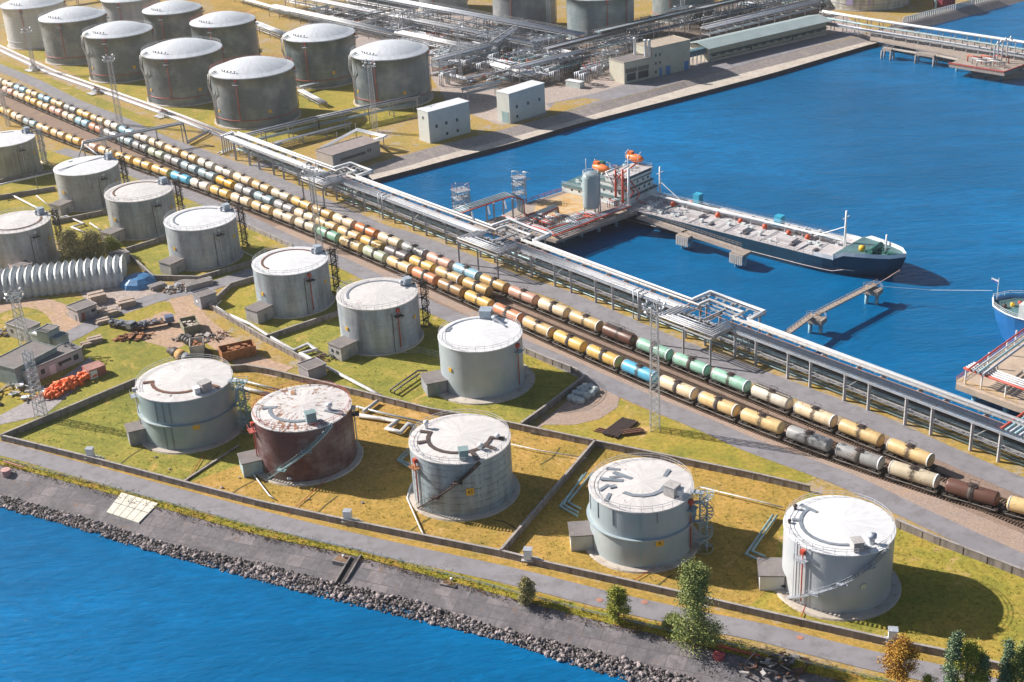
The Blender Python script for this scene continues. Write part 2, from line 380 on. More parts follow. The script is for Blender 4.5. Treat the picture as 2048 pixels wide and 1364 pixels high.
def interp(line, k):
    pts = []; tot = [0]
    for a, b in zip(line, line[1:]): tot.append(tot[-1]+(b-a).length)
    for i in range(k):
        d = tot[-1]*i/(k-1); j = 0
        while j < len(tot)-2 and tot[j+1] < d: j += 1
        f = (d-tot[j])/(tot[j+1]-tot[j]); pts.append(line[j].lerp(line[j+1], f))
    return pts
def across(A, B, k):
    """strip between two lines with matched stations"""
    A = interp(A, k); B = interp(B, k); return MB().strip(A, B)
SLOPE_T = [p+Vector((0, 0, 0.03)) for p in GL(T_px)]
SLOPE_S = GL(S_px, -1.9); SLOPE_W = GL(W_px, WZ-0.6)
structure('revetment', across(SLOPE_T, SLOPE_S, 60), SLABS)
structure('shore_bank', across(SLOPE_S, SLOPE_W, 60), M('wet_shore_gravel', (0.13, 0.115, 0.11), 0.9, 0, 0.3, 1.2))
structure('quay_slope', across([p+Vector((0, 0, .03)) for p in QT], QI, 30), SLABQ)
structure('quay_walkway', MB().strip(interp(QI, 30), interp(QO, 30)), CONCL)
QW = [p+Vector((0, 0, -3)) for p in QO]
structure('quay_wall', MB().strip(interp(QO, 30), interp(QW, 30)), M('dark_wet_quay_wall', (0.05, 0.052, 0.06), 0.7, 0, 0.3, 0.6))
structure('east_slope', MB().strip([RK(s, 10.4, 0.02) for s in range(26, 520, 12)], [RK(s, 14.0, -3) for s in range(26, 520, 12)]), SLABQ)
structure('far_revetment', across([p+Vector((0, 0, .03)) for p in RT2], RB2, 12), SLABQ)

def patch(name, px, z, mat, kind='structure'): return tag(MB().poly([(p.x, p.y, z) for p in GL(px)]).build(name, mat), kind=kind)
def ribbon(name, pts, width, z, mat, px=True, sm=6):
    P = [V2(p) for p in (GL(pts) if px else pts)]
    Q = []
    for i in range(len(P)-1):                       # Catmull-Rom through the stations
        p0 = P[max(0, i-1)]; p1 = P[i]; p2 = P[i+1]; p3 = P[min(len(P)-1, i+2)]
        for k in range(sm):
            t = k/sm; Q.append(0.5*((2*p1)+(p2-p0)*t+(2*p0-5*p1+4*p2-p3)*t*t+(3*p1-p0-3*p2+p3)*t*t*t))
    Q.append(P[-1]); A = []; B = []
    for i, q in enumerate(Q):
        d = (Q[min(len(Q)-1, i+1)]-Q[max(0, i-1)]).normalized(); nn = Vector((-d.y, d.x, 0))
        A.append(q+nn*width/2+Vector((0, 0, z))); B.append(q-nn*width/2+Vector((0, 0, z)))
    return structure(name, MB().strip(A, B), mat)

patch('grass', [(12, 878), (274, 768), (464, 742), (510, 830), (548, 905), (368, 969), (180, 923)], 0.04, GR_GREEN)
patch('grass', [(464, 742), (540, 749), (602, 764), (697, 787), (859, 828), (1016, 855), (1190, 893), (1003, 1112), (705, 1052), (520, 1012), (368, 969), (548, 905), (510, 830)], 0.04, GR_GOLD)
patch('grass', [(1190, 893), (1500, 957), (1618, 983), (1560, 1060), (1540, 1180), (1480, 1226), (1374, 1199), (1102, 1138), (1003, 1112)], 0.04, GR_GOLD)
patch('grass', [(1618, 983), (1792, 1055), (1870, 1088), (2048, 1155), (2400, 1300), (2400, 1440), (2048, 1352), (1873, 1310), (1764, 1288), (1480, 1226), (1540, 1180), (1560, 1060)], 0.04, GR_MIX)
patch('grass', [(-260, 330), (-60, 305), (100, 300), (240, 330), (355, 385), (497, 458), (590, 497), (700, 545), (870, 625), (1049, 704), (1154, 748), (1168, 762), (1044, 856), (859, 826), (697, 786), (628, 735), (520, 680), (420, 617), (462, 576), (508, 563), (508, 530), (398, 562), (308, 560), (252, 509), (140, 480), (-200, 480)], 0.04, GR_MIX)
patch('grass', [(213, 470), (254, 505), (331, 481), (500, 470), (560, 520), (520, 560), (398, 562), (308, 560), (260, 520)], 0.06, GR_GREEN)
patch('grass', [(560, 600), (700, 560), (820, 640), (1000, 720), (1154, 748), (1168, 762), (1044, 856), (859, 826), (697, 786), (628, 735), (530, 680)], 0.06, GR_GREEN)
patch('grass', [(-60, 640), (60, 590), (250, 600), (372, 606), (436, 690), (520, 740), (464, 742), (274, 768), (12, 878), (-120, 935), (-200, 800)], 0.04, GR_MIX)
patch('grass', [(150, 690), (330, 640), (400, 690), (440, 742), (274, 768), (150, 815), (90, 830)], 0.06, GR_GREEN)
patch('grass', [(1060, 868), (1168, 800), (1240, 800), (1420, 868), (1640, 955), (1590, 972), (1500, 955), (1190, 891)], 0.04, GR_MIX)
patch('grass', [(160, 150), (700, 150), (860, 190), (900, 210), (720, 270), (480, 288), (300, 225), (160, 165)], 0.04, GR_MIX)
patch('grass', [(0, 95), (110, 130), (220, 180), (380, 235), (480, 275), (470, 215), (300, 150), (120, 90)], 0.06, GR_MIX)
patch('grass', [(-40, 122), (60, 158), (160, 200), (240, 235), (330, 270), (300, 238), (200, 196), (60, 140), (-40, 108)], 0.05, GR_MIX)
patch('grass', [(420, 0), (500, -10), (560, 5), (520, 25), (430, 22)], 0.05, GR_GOLD)
# narrow strips each side of the shore road
ribbon('verge', [(-300, 822), (0, 889), (180, 934), (385, 988), (520, 1023), (705, 1066), (1003, 1127), (1102, 1152), (1374, 1216), (1500, 1245), (1764, 1303), (1873, 1326), (2048, 1369), (2300, 1430)], 2.6, 0.05, GR_GOLD)
ribbon('verge', [(-300, 853), (0, 920), (231, 980), (520, 1060), (718, 1103), (1020, 1184), (1204, 1232), (1374, 1272), (1600, 1330), (2048, 1432), (2400, 1510)], 3.0, 0.06, GR_VERGE)
ribbon('road', [(-300, 830), (0, 897), (150, 937), (520, 1037), (760, 1095), (1020, 1152), (1204, 1198), (1374, 1236), (1520, 1265), (1640, 1296), (1764, 1326), (1873, 1348), (2048, 1392), (2300, 1456)], 4.9, 0.09, ASPH)
# rail corridor
ribbon('ballast_bed', [(-60, 180), (40, 213), (130, 250), (250, 300), (410, 363), (560, 420), (700, 476), (900, 568), (1050, 632), (1200, 700), (1400, 790), (1560, 858), (1750, 925), (2000, 1000), (2300, 1090)], 21, 0.03, BALLAST)
ribbon('gravel_strip', [(560, 450), (700, 506), (800, 552), (950, 620), (1100, 690), (1250, 760), (1400, 822), (1560, 892), (1750, 962), (1900, 1030), (2060, 1096), (2300, 1200)], 6.5, 0.06, GRAVEL)
ribbon('road', [(120, 300), (250, 340), (400, 398), (495, 441), (576, 480), (697, 532), (856, 612), (1051, 694), (1128, 727), (1205, 763), (1297, 804), (1410, 850), (1500, 890), (1634, 939), (1714, 971), (1842, 1033), (2048, 1128), (2300, 1240)], 5.4, 0.08, ASPH)
ribbon('road', [(-80, 100), (0, 136), (66, 163), (145, 203), (237, 239), (329, 281), (460, 329), (523, 351), (594, 383), (690, 427), (760, 458), (803, 470), (909, 510), (1032, 561), (1115, 588), (1205, 627), (1333, 683), (1462, 732), (1527, 757), (1660, 808), (1768, 851), (1901, 912), (2048, 975), (2300, 1080)], 6.2, 0.08, ASPH)
ribbon('road', [(500, 335), (560, 330), (640, 355), (700, 350)], 6, 0.085, ASPH)
# yard
ribbon('road', [(100, 692), (150, 668), (235, 622), (330, 592), (420, 573), (510, 541)], 6.0, 0.09, ASPH)
patch('paved_yard', [(160, 585), (300, 560), (330, 600), (250, 628), (190, 622)], 0.07, PAVE)
ribbon('dirt_track', [(360, 590), (385, 634), (436, 678), (500, 722), (570, 745)], 6.5, 0.07, DIRT)
ribbon('dirt_track', [(-60, 640), (40, 606), (110, 618), (140, 660), (150, 668)], 6.5, 0.07, DIRT)
patch('paved_yard', [(150, 738), (180, 715), (200, 740), (90, 830), (0, 850), (-60, 862), (60, 800)], 0.10, SLABY)
patch('dirt_patch', [(255, 652), (330, 622), (385, 640), (410, 670), (350, 700), (280, 680)], 0.065, DIRT)
patch('gravel_pad', [(1150, 790), (1190, 768), (1225, 772), (1240, 790), (1235, 815), (1200, 838), (1150, 850), (1090, 850), (1062, 862)], 0.075, GRAVEL)
# north side paving
patch('paved_yard', [(560, 70), (740, -10), (1000, 30), (1290, 60), (1640, -5), (1735, 62), (1450, 137), (1318, 174), (1113, 226), (1000, 250), (900, 214), (860, 150)], 0.03, PAVE)
patch('gap_shade_yard', [(610, 30), (700, 5), (900, 50), (1010, 60), (1130, 84), (1225, 60), (1640, -35), (1650, 28), (1400, 90), (1300, 110), (1215, 140), (1180, 165), (1040, 182), (930, 172), (866, 150), (860, 90), (760, 74)], 0.05, groundmat('gap_shade_brown', [(0.13, 0.11, 0.10), (0.20, 0.16, 0.14), (0.25, 0.19, 0.13)], 0.1, 1.2, 0.03, (0.34, 0.24, 0.06), 0.12))  # ground colour darkened to paint in the shaded gaps between pipes
patch('quay_road', [(1092, 208), (1200, 184), (1250, 168), (1480, 105), (1690, 62), (1735, 66), (1456, 138), (1318, 176), (1225, 200), (1113, 228)], 0.06, ASPH)
patch('dirt_patch', [(1092, 226), (1110, 205), (1170, 196), (1205, 200), (1150, 216), (1100, 231)], 0.07, GR_LAND)
patch('grass', [(1100, 40), (1160, 30), (1180, 62), (1110, 60)], 0.06, GR_GOLD)
patch('grass', [(900, 8), (1000, 12), (985, 30), (900, 25)], 0.06, GR_GOLD)
patch('grass', [(1650, 20), (1850, 20), (1800, 45), (1750, 52)], 0.06, GR_LAND)
ribbon('pipe_track_slab', [(-80, 60), (0, 98), (103, 146), (231, 191), (359, 237), (482, 286)], 5.0, 0.10, PAVE)

for i, l in enumerate([[(237, 932), (262, 912), (290, 895)], [(385, 952), (412, 930), (440, 903)], [(463, 988), (488, 972), (512, 960)], [(632, 1031), (650, 1012), (676, 992)], [(812, 1071), (835, 1052), (862, 1036)], [(1080, 930), (1105, 915), (1120, 895)], [(1310, 1178), (1330, 1160), (1345, 1150)], [(1035, 1060), (1010, 1045), (985, 1040)]]):
    ribbon('drain_line', l, 0.35, 0.07, M('dark_drain_line', (.10, .08, .02), .9))  # thin lines across the grass in one dark tone
# railway: three tracks fitted through the wagons standing on them
TD = Vector((0.68, -0.733, 0)); TN = Vector((0.733, 0.68, 0))
TRK = {'A': [3.7927, 12.238, -5.1974, 211.8311], 'B': [1.4521, -12.8832, 206.1376], 'C': [62.4946, 272.5803, 410.2033, 237.209, 253.4073]}
def track(k, t):
    s = 0.0
    for a in TRK[k]: s = s*(t/300)+a
    return TD*t + TN*s
def track_obj(k, t0, t1):
    rails = MB(); slp = MB()
    for side in (-0.76, 0.76):
        prev = None; pts = []
        t = t0
        while t <= t1:
            p = track(k, t); d = (track(k, t+1)-track(k, t-1)).normalized(); nn = Vector((-d.y, d.x, 0))
            pts.append(p+nn*side+Vector((0, 0, 0.33))); t += 9
        for a, b in zip(pts, pts[1:]): rails.beam(a, b, 0.12, 0.16)
    t = max(t0, -420)
    while t <= t1:
        p = track(k, t); d = (track(k, t+1)-track(k, t-1)).normalized()
        slp.box((p.x, p.y, 0.17), (0.28, 2.7, 0.18), math.atan2(d.y, d.x)); t += 0.62
    r = thing('railway_track', track(k, (t0+t1)/2), None, None, kind='structure')
    rails.build('rail', M('dark_rail', (0.14, 0.10, 0.085), 0.4, 0.6, 0.2, 1.0), r)
    tag(slp.build('sleeper', M('brown_sleeper', (0.17, 0.115, 0.085), 0.9, 0, 0.3, 1.3), r), kind='stuff')
track_obj('A', -640, -40); track_obj('B', -640, -60); track_obj('C', -560, -40)

# ---------------------------------------------------------------- storage tanks
def P3(c, r, a, z): return Vector((c[0]+r*math.cos(a), c[1]+r*math.sin(a), z))
def near_ang(x, y): return math.atan2(-y, -x)      # the side of a tank that faces the camera
def ring_pts(c, r, z, a0=0.0, a1=2*math.pi, n=64): return [P3(c, r, a0+(a1-a0)*i/n, z) for i in range(n+1)]
def railing(mb, c, r, z, a0, a1, h=1.1, step=1.9, t=0.045, rings=2):
    n = max(2, int(abs(a1-a0)*r/step))
    for k in range(rings):
        mb.path(ring_pts(c, r, z+h*(1-k*0.45), a0, a1, n), t, 4, cap=False)
    for i in range(n+1):
        a = a0+(a1-a0)*i/n; mb.tube(P3(c, r, a, z), P3(c, r, a, z+h), t, 4)
def spiral_stair(parent, c, R_, H, a0, a1, mat, name='spiral_stair', landings=(0.5,)):
    mb = MB(); n = 46; prev = None; z0 = 0.4
    for i in range(n+1):
        f = i/n; a = a0+(a1-a0)*f; z = z0+(H-z0)*f
        A = P3(c, R_+0.12, a, z); B = P3(c, R_+1.0, a, z)
        mb.beam(A, B, 0.30, 0.06)
        if prev:
            for q, w_ in ((A, 0.06), (B, 0.12)): pass
            mb.beam(prev[0], A, 0.06, 0.22); mb.beam(prev[1], B, 0.07, 0.24)
            mb.beam(prev[1]+Vector((0, 0, 1.05)), B+Vector((0, 0, 1.05)), 0.06, 0.06)
            mb.beam(prev[1]+Vector((0, 0, .55)), B+Vector((0, 0, .55)), 0.04, 0.04)
        if i % 4 == 0: mb.tube(B, B+Vector((0, 0, 1.05)), 0.035, 4)
        prev = (A, B)
    for f in landings:
        a = a0+(a1-a0)*f; z = z0+(H-z0)*f
        pts = [P3(c, R_+0.1, a-0.09, 0), P3(c, R_+0.1, a+0.09, 0), P3(c, R_+1.2, a+0.09, 0), P3(c, R_+1.2, a-0.09, 0)]
        mb.prism([(p.x, p.y) for p in pts], z-0.08, z+0.02)
        for q in pts[2:]: mb.tube((q.x, q.y, z), (q.x, q.y, z+1.1), 0.04, 4)
    return mb.build(name, mat, parent)
def arc_walk(parent, c, r, z, a0, a1, w_, mat, name='roof_walkway', spurs=()):
    mb = MB(); n = max(4, int(abs(a1-a0)*r/1.6))
    A = ring_pts(c, r-w_/2, 0, a0, a1, n); B = ring_pts(c, r+w_/2, 0, a0, a1, n)
    for i in range(n):
        q = [A[i], B[i], B[i+1], A[i+1]]
        if a1 < a0: q = q[::-1]
        mb.prism([(p.x, p.y) for p in q][::-1], z, z+0.14)
    for a, r0, r1 in spurs: MB().beam(P3(c, r0, a, z+0.10), P3(c, r1, a, z+0.10), w_*1.1, 0.16).build('walkway_spur', mat, parent)
    return mb.build(name, mat, parent)
def text_part(parent, txt, loc, size, ax, ay, mat, name='number'):
    cu = bpy.data.curves.new(name, 'FONT'); cu.body = txt; cu.size = size; cu.align_x = 'CENTER'; cu.align_y = 'CENTER'; cu.extrude = 0.01
    to = bpy.data.objects.new('t', cu); C.objects.link(to)
    bpy.context.view_layer.update()
    me = bpy.data.meshes.new_from_object(to.evaluated_get(bpy.context.evaluated_depsgraph_get()))
    bpy.data.objects.remove(to)
    ax = Vector(ax).normalized(); ay = Vector(ay).normalized(); az = ax.cross(ay)
    root = parent
    while root.parent: root = root.parent
    o = Vector(loc)-Vector(root.location)
    me.transform(Matrix(((ax.x, ay.x, az.x, o.x), (ax.y, ay.y, az.y, o.y), (ax.z, ay.z, az.z, o.z), (0, 0, 0, 1))))
    me.materials.append(mat); ob = bpy.data.objects.new(name, me); C.objects.link(ob); ob.parent = parent
    return ob
def plate(parent, c, R_, ang, z, w_=1.5, mat=None, txt=None, tmat=None):
    """flat number plate fixed to the shell"""
    d = Vector((math.cos(ang), math.sin(ang), 0)); x = Vector((-d.y, d.x, 0)); p = P3(c, R_+0.12, ang, z)
    Mx = Matrix(((d.x, x.x, 0), (d.y, x.y, 0), (0, 0, 1)))
    s = MB().box(p, (0.10, w_, w_), M=Mx).build('number_plate', mat or YELLOW, parent)
    if txt: text_part(s, txt, p+d*0.07, w_*0.72, x, (0, 0, 1), tmat or BLACK)
    return s
def foam_box(parent, c, R_, ang, z, down=1.2, red=True, pmat=None):
    """small platform with a foam chamber and its riser pipe"""
    d = Vector((math.cos(ang), math.sin(ang), 0)); x = Vector((-d.y, d.x, 0)); mb = MB()
    a = P3(c, R_, ang, z-2.0)
    Mx = Matrix(((d.x, x.x, 0), (d.y, x.y, 0), (0, 0, 1)))
    mb.box(a+d*0.7, (1.4, 2.2, 0.08), M=Mx)
    for sx in (-1.05, 0, 1.05):
        mb.tube(a+d*1.35+x*sx, a+d*1.35+x*sx+Vector((0, 0, 1.05)), 0.04, 4)
    mb.beam(a+d*1.35-x*1.05+Vector((0, 0, 1.05)), a+d*1.35+x*1.05+Vector((0, 0, 1.05)), 0.06)
    for sx in (-1, 1): mb.beam(a+d*1.3+x*sx, a+x*sx-Vector((0, 0, 1.3)), 0.07)
    pl = mb.build('service_platform', pmat or GALV, parent)
    m2 = MB(); q = P3(c, R_+0.35, ang, z-0.6)
    m2.box(q, (0.8, 0.8, 0.8), M=Mx); m2.tube(q-Vector((0, 0, 0.3)), P3(c, R_+0.35, ang, down), 0.13, 6)
    m2.build('foam_pipe', PIPER if red else PIPEW, parent)
def roof_box(parent, c, r, ang, z, sz=(1.7, 2.0, 1.6), mat=None, name='roof_cabin'):
    p = P3(c, r, ang, z+sz[2]/2+0.1)
    mb = MB().box(p, sz, ang); mb.box(p+Vector((0, 0, sz[2]/2+0.05)), (sz[0]+0.25, sz[1]+0.25, 0.10), ang)
    return mb.build(name, mat or WALLG, parent)
def vent(parent, c, r, ang, z, h=1.3, rr=0.4, mat=None, name='vent'):
    p = P3(c, r, ang, z); mb = MB()
    mb.lathe([(rr*0.7, 0), (rr*0.7, h*0.6), (rr*1.1, h*0.62), (rr*1.1, h*0.9), (rr*0.2, h)], p, 10)
    return mb.build(name, mat or WHITE, parent)

def tank(name, x, y, R_, H, label, cat, color, shell_mat, roof_mat, rise=0.055, group=None, foundation=1.2, girder=None, curb=True, rail=RAILING, rail_arc=(0, 2*math.pi), n=72, fcol=None):
    c = (x, y); root = thing(name, (x, y, 0), label, cat, group)
    if foundation:
        MB().lathe([(R_+foundation+0.2, 0), (R_+foundation, 0.35), (R_-0.2, 0.38)], (x, y, 0), n, smooth=False).build('foundation_ring', fcol or CONCL, root)
    sh = MB().lathe([(R_, 0.3), (R_, H*0.25), (R_, H*0.5), (R_, H*0.75), (R_, H)], (x, y, 0), n).build('shell', shell_mat, root, color=color)
    rf = MB().lathe([(R_+0.12, H-0.15), (R_+0.12, H+0.06), (R_-0.25, H+0.10), (R_*0.66, H+0.10+R_*0.34*rise), (R_*0.33, H+0.10+R_*0.67*rise), (0.02, H+0.12+R_*rise)], (x, y, 0), n, smooth=False).build('roof', roof_mat, root)
    if rail is not None:
        mb = MB(); railing(mb, c, R_-0.15, H+0.1, rail_arc[0], rail_arc[1]); mb.build('roof_railing', rail, root)
    if girder:
        MB().lathe([(R_, girder-0.25), (R_+0.55, girder-0.2), (R_+0.6, girder+0.08), (R_, girder+0.12)], (x, y, 0), n, smooth=False).build('wind_girder', shell_mat, root, color=color)
    return root

def lattice(mb, p, h, w0, w1, seg, r=0.07, rb=0.035, n=4):
    p = Vector(p)
    def corner(k, z):
        ww = w0+(w1-w0)*z/h; a = math.pi/4+2*math.pi*k/n
        return p+Vector((ww/math.sqrt(2)*math.cos(a), ww/math.sqrt(2)*math.sin(a), z))
    for k in range(n): mb.tube(corner(k, 0), corner(k, h), r, 4)
    zs = [h*i/seg for i in range(seg+1)]
    for i in range(seg):
        for k in range(n):
            a, b = k, (k+1) % n
            mb.beam(corner(a, zs[i]), corner(b, zs[i+1]), rb*1.6); mb.beam(corner(b, zs[i]), corner(a, zs[i+1]), rb*1.6)
            mb.beam(corner(a, zs[i+1]), corner(b, zs[i+1]), rb*1.6)

def stair_tower(parent, p, h, r, mat, turns=5, name='stair_tower', r_col=0.14):
    """open helical stair on a lattice column"""
    mb = MB(); lattice(mb, p, h, 1.3, 1.3, int(h/1.6), 0.09, 0.05)
    p = Vector(p); n = int(turns*14); prev = None
    for i in range(n+1):
        a = 2*math.pi*turns*i/n; z = h*i/n
        q = p+Vector((r*math.cos(a), r*math.sin(a), z)); q0 = p+Vector((0.5*math.cos(a), 0.5*math.sin(a), z))
        mb.beam(q0, q, 0.34, 0.05)
        if prev: mb.beam(prev, q, 0.06, 0.2); mb.beam(prev+Vector((0, 0, 1)), q+Vector((0, 0, 1)), 0.05)
        if i % 3 == 0: mb.tube(q, q+Vector((0, 0, 1)), 0.03, 4)
        prev = q
    for z in (0.2, h*0.33, h*0.66, h): mb.path(ring_pts((p.x, p.y), r, p.z+z, 0, 2*math.pi, 16), 0.05, 4, cap=False)
    return mb.build(name, mat, parent)

TC = {'E': (53.7, 196.0, 9.24), 'D': (21.8, 212.5, 9.40), 'C': (-11.2, 233.2, 9.84), 'A': (-71.0, 265.7, 10.26), 'B': (-43.8, 249.7, 10.13), 'W': (-7.1, 280.5, 9.46),
      'M6': (-32.0, 306.8, 9.84), 'M5': (-56.2, 331.5, 9.73), 'M4': (-86.1, 368.0, 10.0), 'M3': (-109.5, 395.3, 10.05), 'M2': (-132.7, 423.7, 9.99), 'M1': (-169.6, 459.5, 9.84), 'L1': (-139.8, 373.4, 9.4)}
HT = 11.9
def na(k): return near_ang(*TC[k][:2])
def rise_z(R_, r, H=HT, rise=0.055): return H+0.1+(R_-r)*rise

# A: pale green tank at the left of the near row
x, y, r = TC['A']; c = (x, y); n0 = na('A')
t = tank('storage_tank', x, y, r, HT, 'pale green storage tank with a dark curved roof walkway, nearest to the orange boom pile', 'storage tank', (0.266, 0.35, 0.371), PAINT_CLEAN, ROOF_LIGHT, group='storage tanks', girder=6.2, rail_arc=(0.2, 3.6))
arc_walk(t, c, r*0.66, rise_z(r, r*0.66), n0-1.75, n0+0.75, 0.75, RUSTY, spurs=((n0+0.75, r*0.45, r*0.97), (n0-1.7, r*0.62, r*0.85)))
roof_box(t, c, r*0.80, n0+0.50, rise_z(r, r*0.8), (2.0, 2.3, 1.8)); roof_box(t, c, r*0.80, n0+0.26, rise_z(r, r*0.8), (1.4, 1.2, 1.2), mat=WHITE)
plate(t, c, r, n0+0.08, 5.6); foam_box(t, c, r, n0-1.50, HT+0.6, red=False)
for f in (-0.72, -0.55, -0.40): MB().box(P3(c, r+0.05, n0+f, HT-2.6), (0.12, 0.28, 4.8), n0+f).build('stiffener', M('rusty_stiffener', (0.20, 0.24, 0.26), 0.6), t)
for f in (-0.60, -0.44): MB().box(P3(c, r+0.05, n0+f, 3.0), (0.12, 0.28, 5.2), n0+f).build('stiffener', M('rusty_stiffener', (0.20, 0.24, 0.26), 0.6), t)
stair_tower(t, P3(c, r+2.2, n0+1.12, 0), HT+0.3, 1.9, PIPET, 3)
MB().beam(P3(c, r-0.3, n0+1.12, HT+0.15), P3(c, r+2.2, n0+1.12, HT+0.15), 1.3, 0.12).build('foot_bridge', GALV, t)
# B: rust brown tank
x, y, r = TC['B']; c = (x, y); n0 = na('B')
t = tank('storage_tank', x, y, r, HT, 'dark red-brown rusted storage tank with a flaking white roof', 'storage tank', (0.115, 0.038, 0.045), PAINT_RUST, ROOF_HEAVY, group='storage tanks', rail=RAILRED)
spiral_stair(t, c, r, HT, n0-0.90, n0+0.52, PIPET, landings=(0.25, 0.62))
arc_walk(t, c, r*0.64, rise_z(r, r*0.64), n0-1.75, n0+0.10, 0.8, M('grey_walkway', (0.20, 0.23, 0.27), 0.7), spurs=((n0-1.75, r*0.5, r*0.8), (n0+0.95, r*0.55, r*0.97), (n0+0.42, r*0.75, r*0.99)))
roof_box(t, c, r*0.74, n0+0.20, rise_z(r, r*0.74), (1.6, 2.0, 2.2), mat=TEALD); vent(t, c, r*0.62, n0+1.05, rise_z(r, r*0.62), 1.5, 0.7)
MB().lathe([(0.05, 0), (0.55, 0), (0.55, 0.25), (0.05, 0.3)], P3(c, r+0.2, n0-0.42, 1.1), 14).build('manhole', PIPE, t)
foam_box(t, c, r, n0-1.35, HT-0.4, red=True, pmat=RAILRED); foam_box(t, c, r, n0+1.45, HT-0.4, red=False, pmat=DARKST)
# C: stained grey tank, plate 43
x, y, r = TC['C']; c = (x, y); n0 = na('C')
t = tank('storage_tank', x, y, r, HT, 'stained blue-grey riveted-looking storage tank with a yellow plate numbered 43', 'storage tank', (0.34, 0.42, 0.47), PAINT_SEAM, ROOF_LIGHT, group='storage tanks')
spiral_stair(t, c, r, HT, n0-1.02, n0+0.33, DARKST, landings=(0.35, 0.68))
arc_walk(t, c, r*0.63, rise_z(r, r*0.63), n0-2.0, n0+1.35, 0.8, DARKST, spurs=((n0-1.45, r*0.6, r*0.84), (n0+1.35, r*0.6, r*0.9), (n0+0.32, r*0.65, r*1.0), (n0+0.85, r*0.6, r*0.9), (n0-2.0, r*0.6, r*0.85)))
roof_box(t, c, r*0.82, n0+0.06, rise_z(r, r*0.82), (1.7, 1.7, 1.9), mat=TEALD)
vent(t, c, r*0.80, n0-2.2, rise_z(r, r*0.8), 1.8, 0.5); vent(t, c, r*0.66, n0+0.62, rise_z(r, r*0.66), 1.2, 0.55); vent(t, c, r*0.75, n0+1.35, rise_z(r, r*0.75), 0.9, 0.5)
plate(t, c, r, n0+0.12, 5.7, 1.5, YELLOW, '43'); foam_box(t, c, r, n0-1.05, HT-0.6, red=True, pmat=RUSTO)
for f in (-1.2, -1.08): MB().tube(P3(c, r+0.25, n0+f, 0.3), P3(c, r+0.25, n0+f, HT-2), 0.07, 5).build('ladder_rail', WHITE, t)
# D: cool grey-white tank with mid girder and helical tower
x, y, r = TC['D']; c = (x, y); n0 = na('D')
t = tank('storage_tank', x, y, r, HT, 'grey-white storage tank with a mid-height ring girder and open stair tower at its right', 'storage tank', (0.336, 0.406, 0.441), PAINT_CLEAN, ROOF_LIGHT, group='storage tanks', girder=6.3)
arc_walk(t, c, r*0.48, rise_z(r, r*0.48), n0-0.75, n0+1.3, 0.8, M('grey_walkway', (0.20, 0.23, 0.27), 0.7), spurs=((n0-2.2, r*0.2, r*0.65), (n0-1.75, r*0.35, r*0.8), (n0-1.3, r*0.5, r*0.62)))
for a_, rr in ((-2.35, 0.75), (-2.0, 0.52), (-1.35, 0.72), (2.2, 0.62), (-0.9, 0.8)):
    MB().box(P3(c, r*rr, n0+a_, rise_z(r, r*rr)+0.08), (2.6, 0.7, 0.12), n0+a_+0.6).build('loose_roof_plate', M('grey_walkway', (0.20, 0.23, 0.27), 0.7), t)
roof_box(t, c, r*0.70, n0+0.98, rise_z(r, r*0.7), (2.2, 2.2, 1.9)); roof_box(t, c, r*0.82, n0+1.05, rise_z(r, r*0.82), (1.3, 1.2, 1.2), mat=WHITE)
for f in (-1.30, -0.95, -0.56, -0.02, 0.30): MB().box(P3(c, r+0.05, n0+f, HT-(1.8 if f < .1 else 1.2)), (0.12, 0.2, 3.4 if f < .1 else 2.2), n0+f).build('stiffener', M('rusty_stiffener', (0.20, 0.24, 0.26), 0.6), t)
MB().box(P3(c, r+0.06, n0-0.02, 3.4), (0.14, 0.3, 5.0), n0-0.02).build('stiffener', PIPET, t)
MB().box(P3(c, r+0.06, n0-0.02, 9.2), (0.14, 0.3, 5.2), n0-0.02).build('stiffener', PIPET, t)
plate(t, c, r, n0+0.34, 5.4, 1.4, YELLOW, '6'); foam_box(t, c, r, n0+1.12, HT-0.4, red=True, pmat=PIPET)
stair_tower(t, P3(c, r+2.1, n0+1.30, 0), HT+0.3, 1.8, M('pale_stair_steel', (0.42, 0.50, 0.52), 0.5, 0.2), 3)
MB().beam(P3(c, r-0.3, n0+1.30, HT+0.15), P3(c, r+2.1, n0+1.30, HT+0.15), 1.3, 0.12).build('foot_bridge', GALV, t)
# E: clean white tank at the right end
x, y, r = TC['E']; c = (x, y); n0 = na('E')
t = tank('storage_tank', x, y, r, HT, 'bright white storage tank with a zigzag stair, nearest to the camera at the right', 'storage tank', (0.462, 0.49, 0.525), PAINT_CLEAN, ROOF_CLEAN, group='storage tanks', foundation=1.6)
spiral_stair(t, c, r, HT, n0-0.90, n0+0.92, GALV, landings=(0.3, 0.55, 0.8))
arc_walk(t, c, r*0.70, rise_z(r, r*0.70), n0-2.2, n0+0.28, 0.6, M('grey_walkway', (0.20, 0.23, 0.27), 0.7), spurs=((n0-1.55, r*0.7, r*0.85), (n0+0.62, r*0.6, r*0.95), (n0-2.2, r*0.5, r*0.9)))
roof_box(t, c, r*0.84, n0+0.40, rise_z(r, r*0.84), (1.8, 1.7, 1.7)); vent(t, c, r*0.80, n0+0.82, rise_z(r, r*0.8), 2.0, 0.7, PIPE)
MB().prism([(p.x, p.y) for p in (P3(c, r*0.9, n0+0.55, 0), P3(c, r*1.08, n0+0.62, 0), P3(c, r*1.08, n0+0.95, 0), P3(c, r*0.9, n0+0.95, 0))], HT+0.2, HT+0.34).build('stair_platform', WHITE, t)
foam_box(t, c, r, n0-0.62, HT-0.3, red=True)
for f in (-0.82, -0.76, -0.55): MB().tube(P3(c, r+0.3, n0+f, 0.4), P3(c, r+0.3, n0+f, HT+0.6), 0.06, 5).build('ladder_rail', PIPE, t)
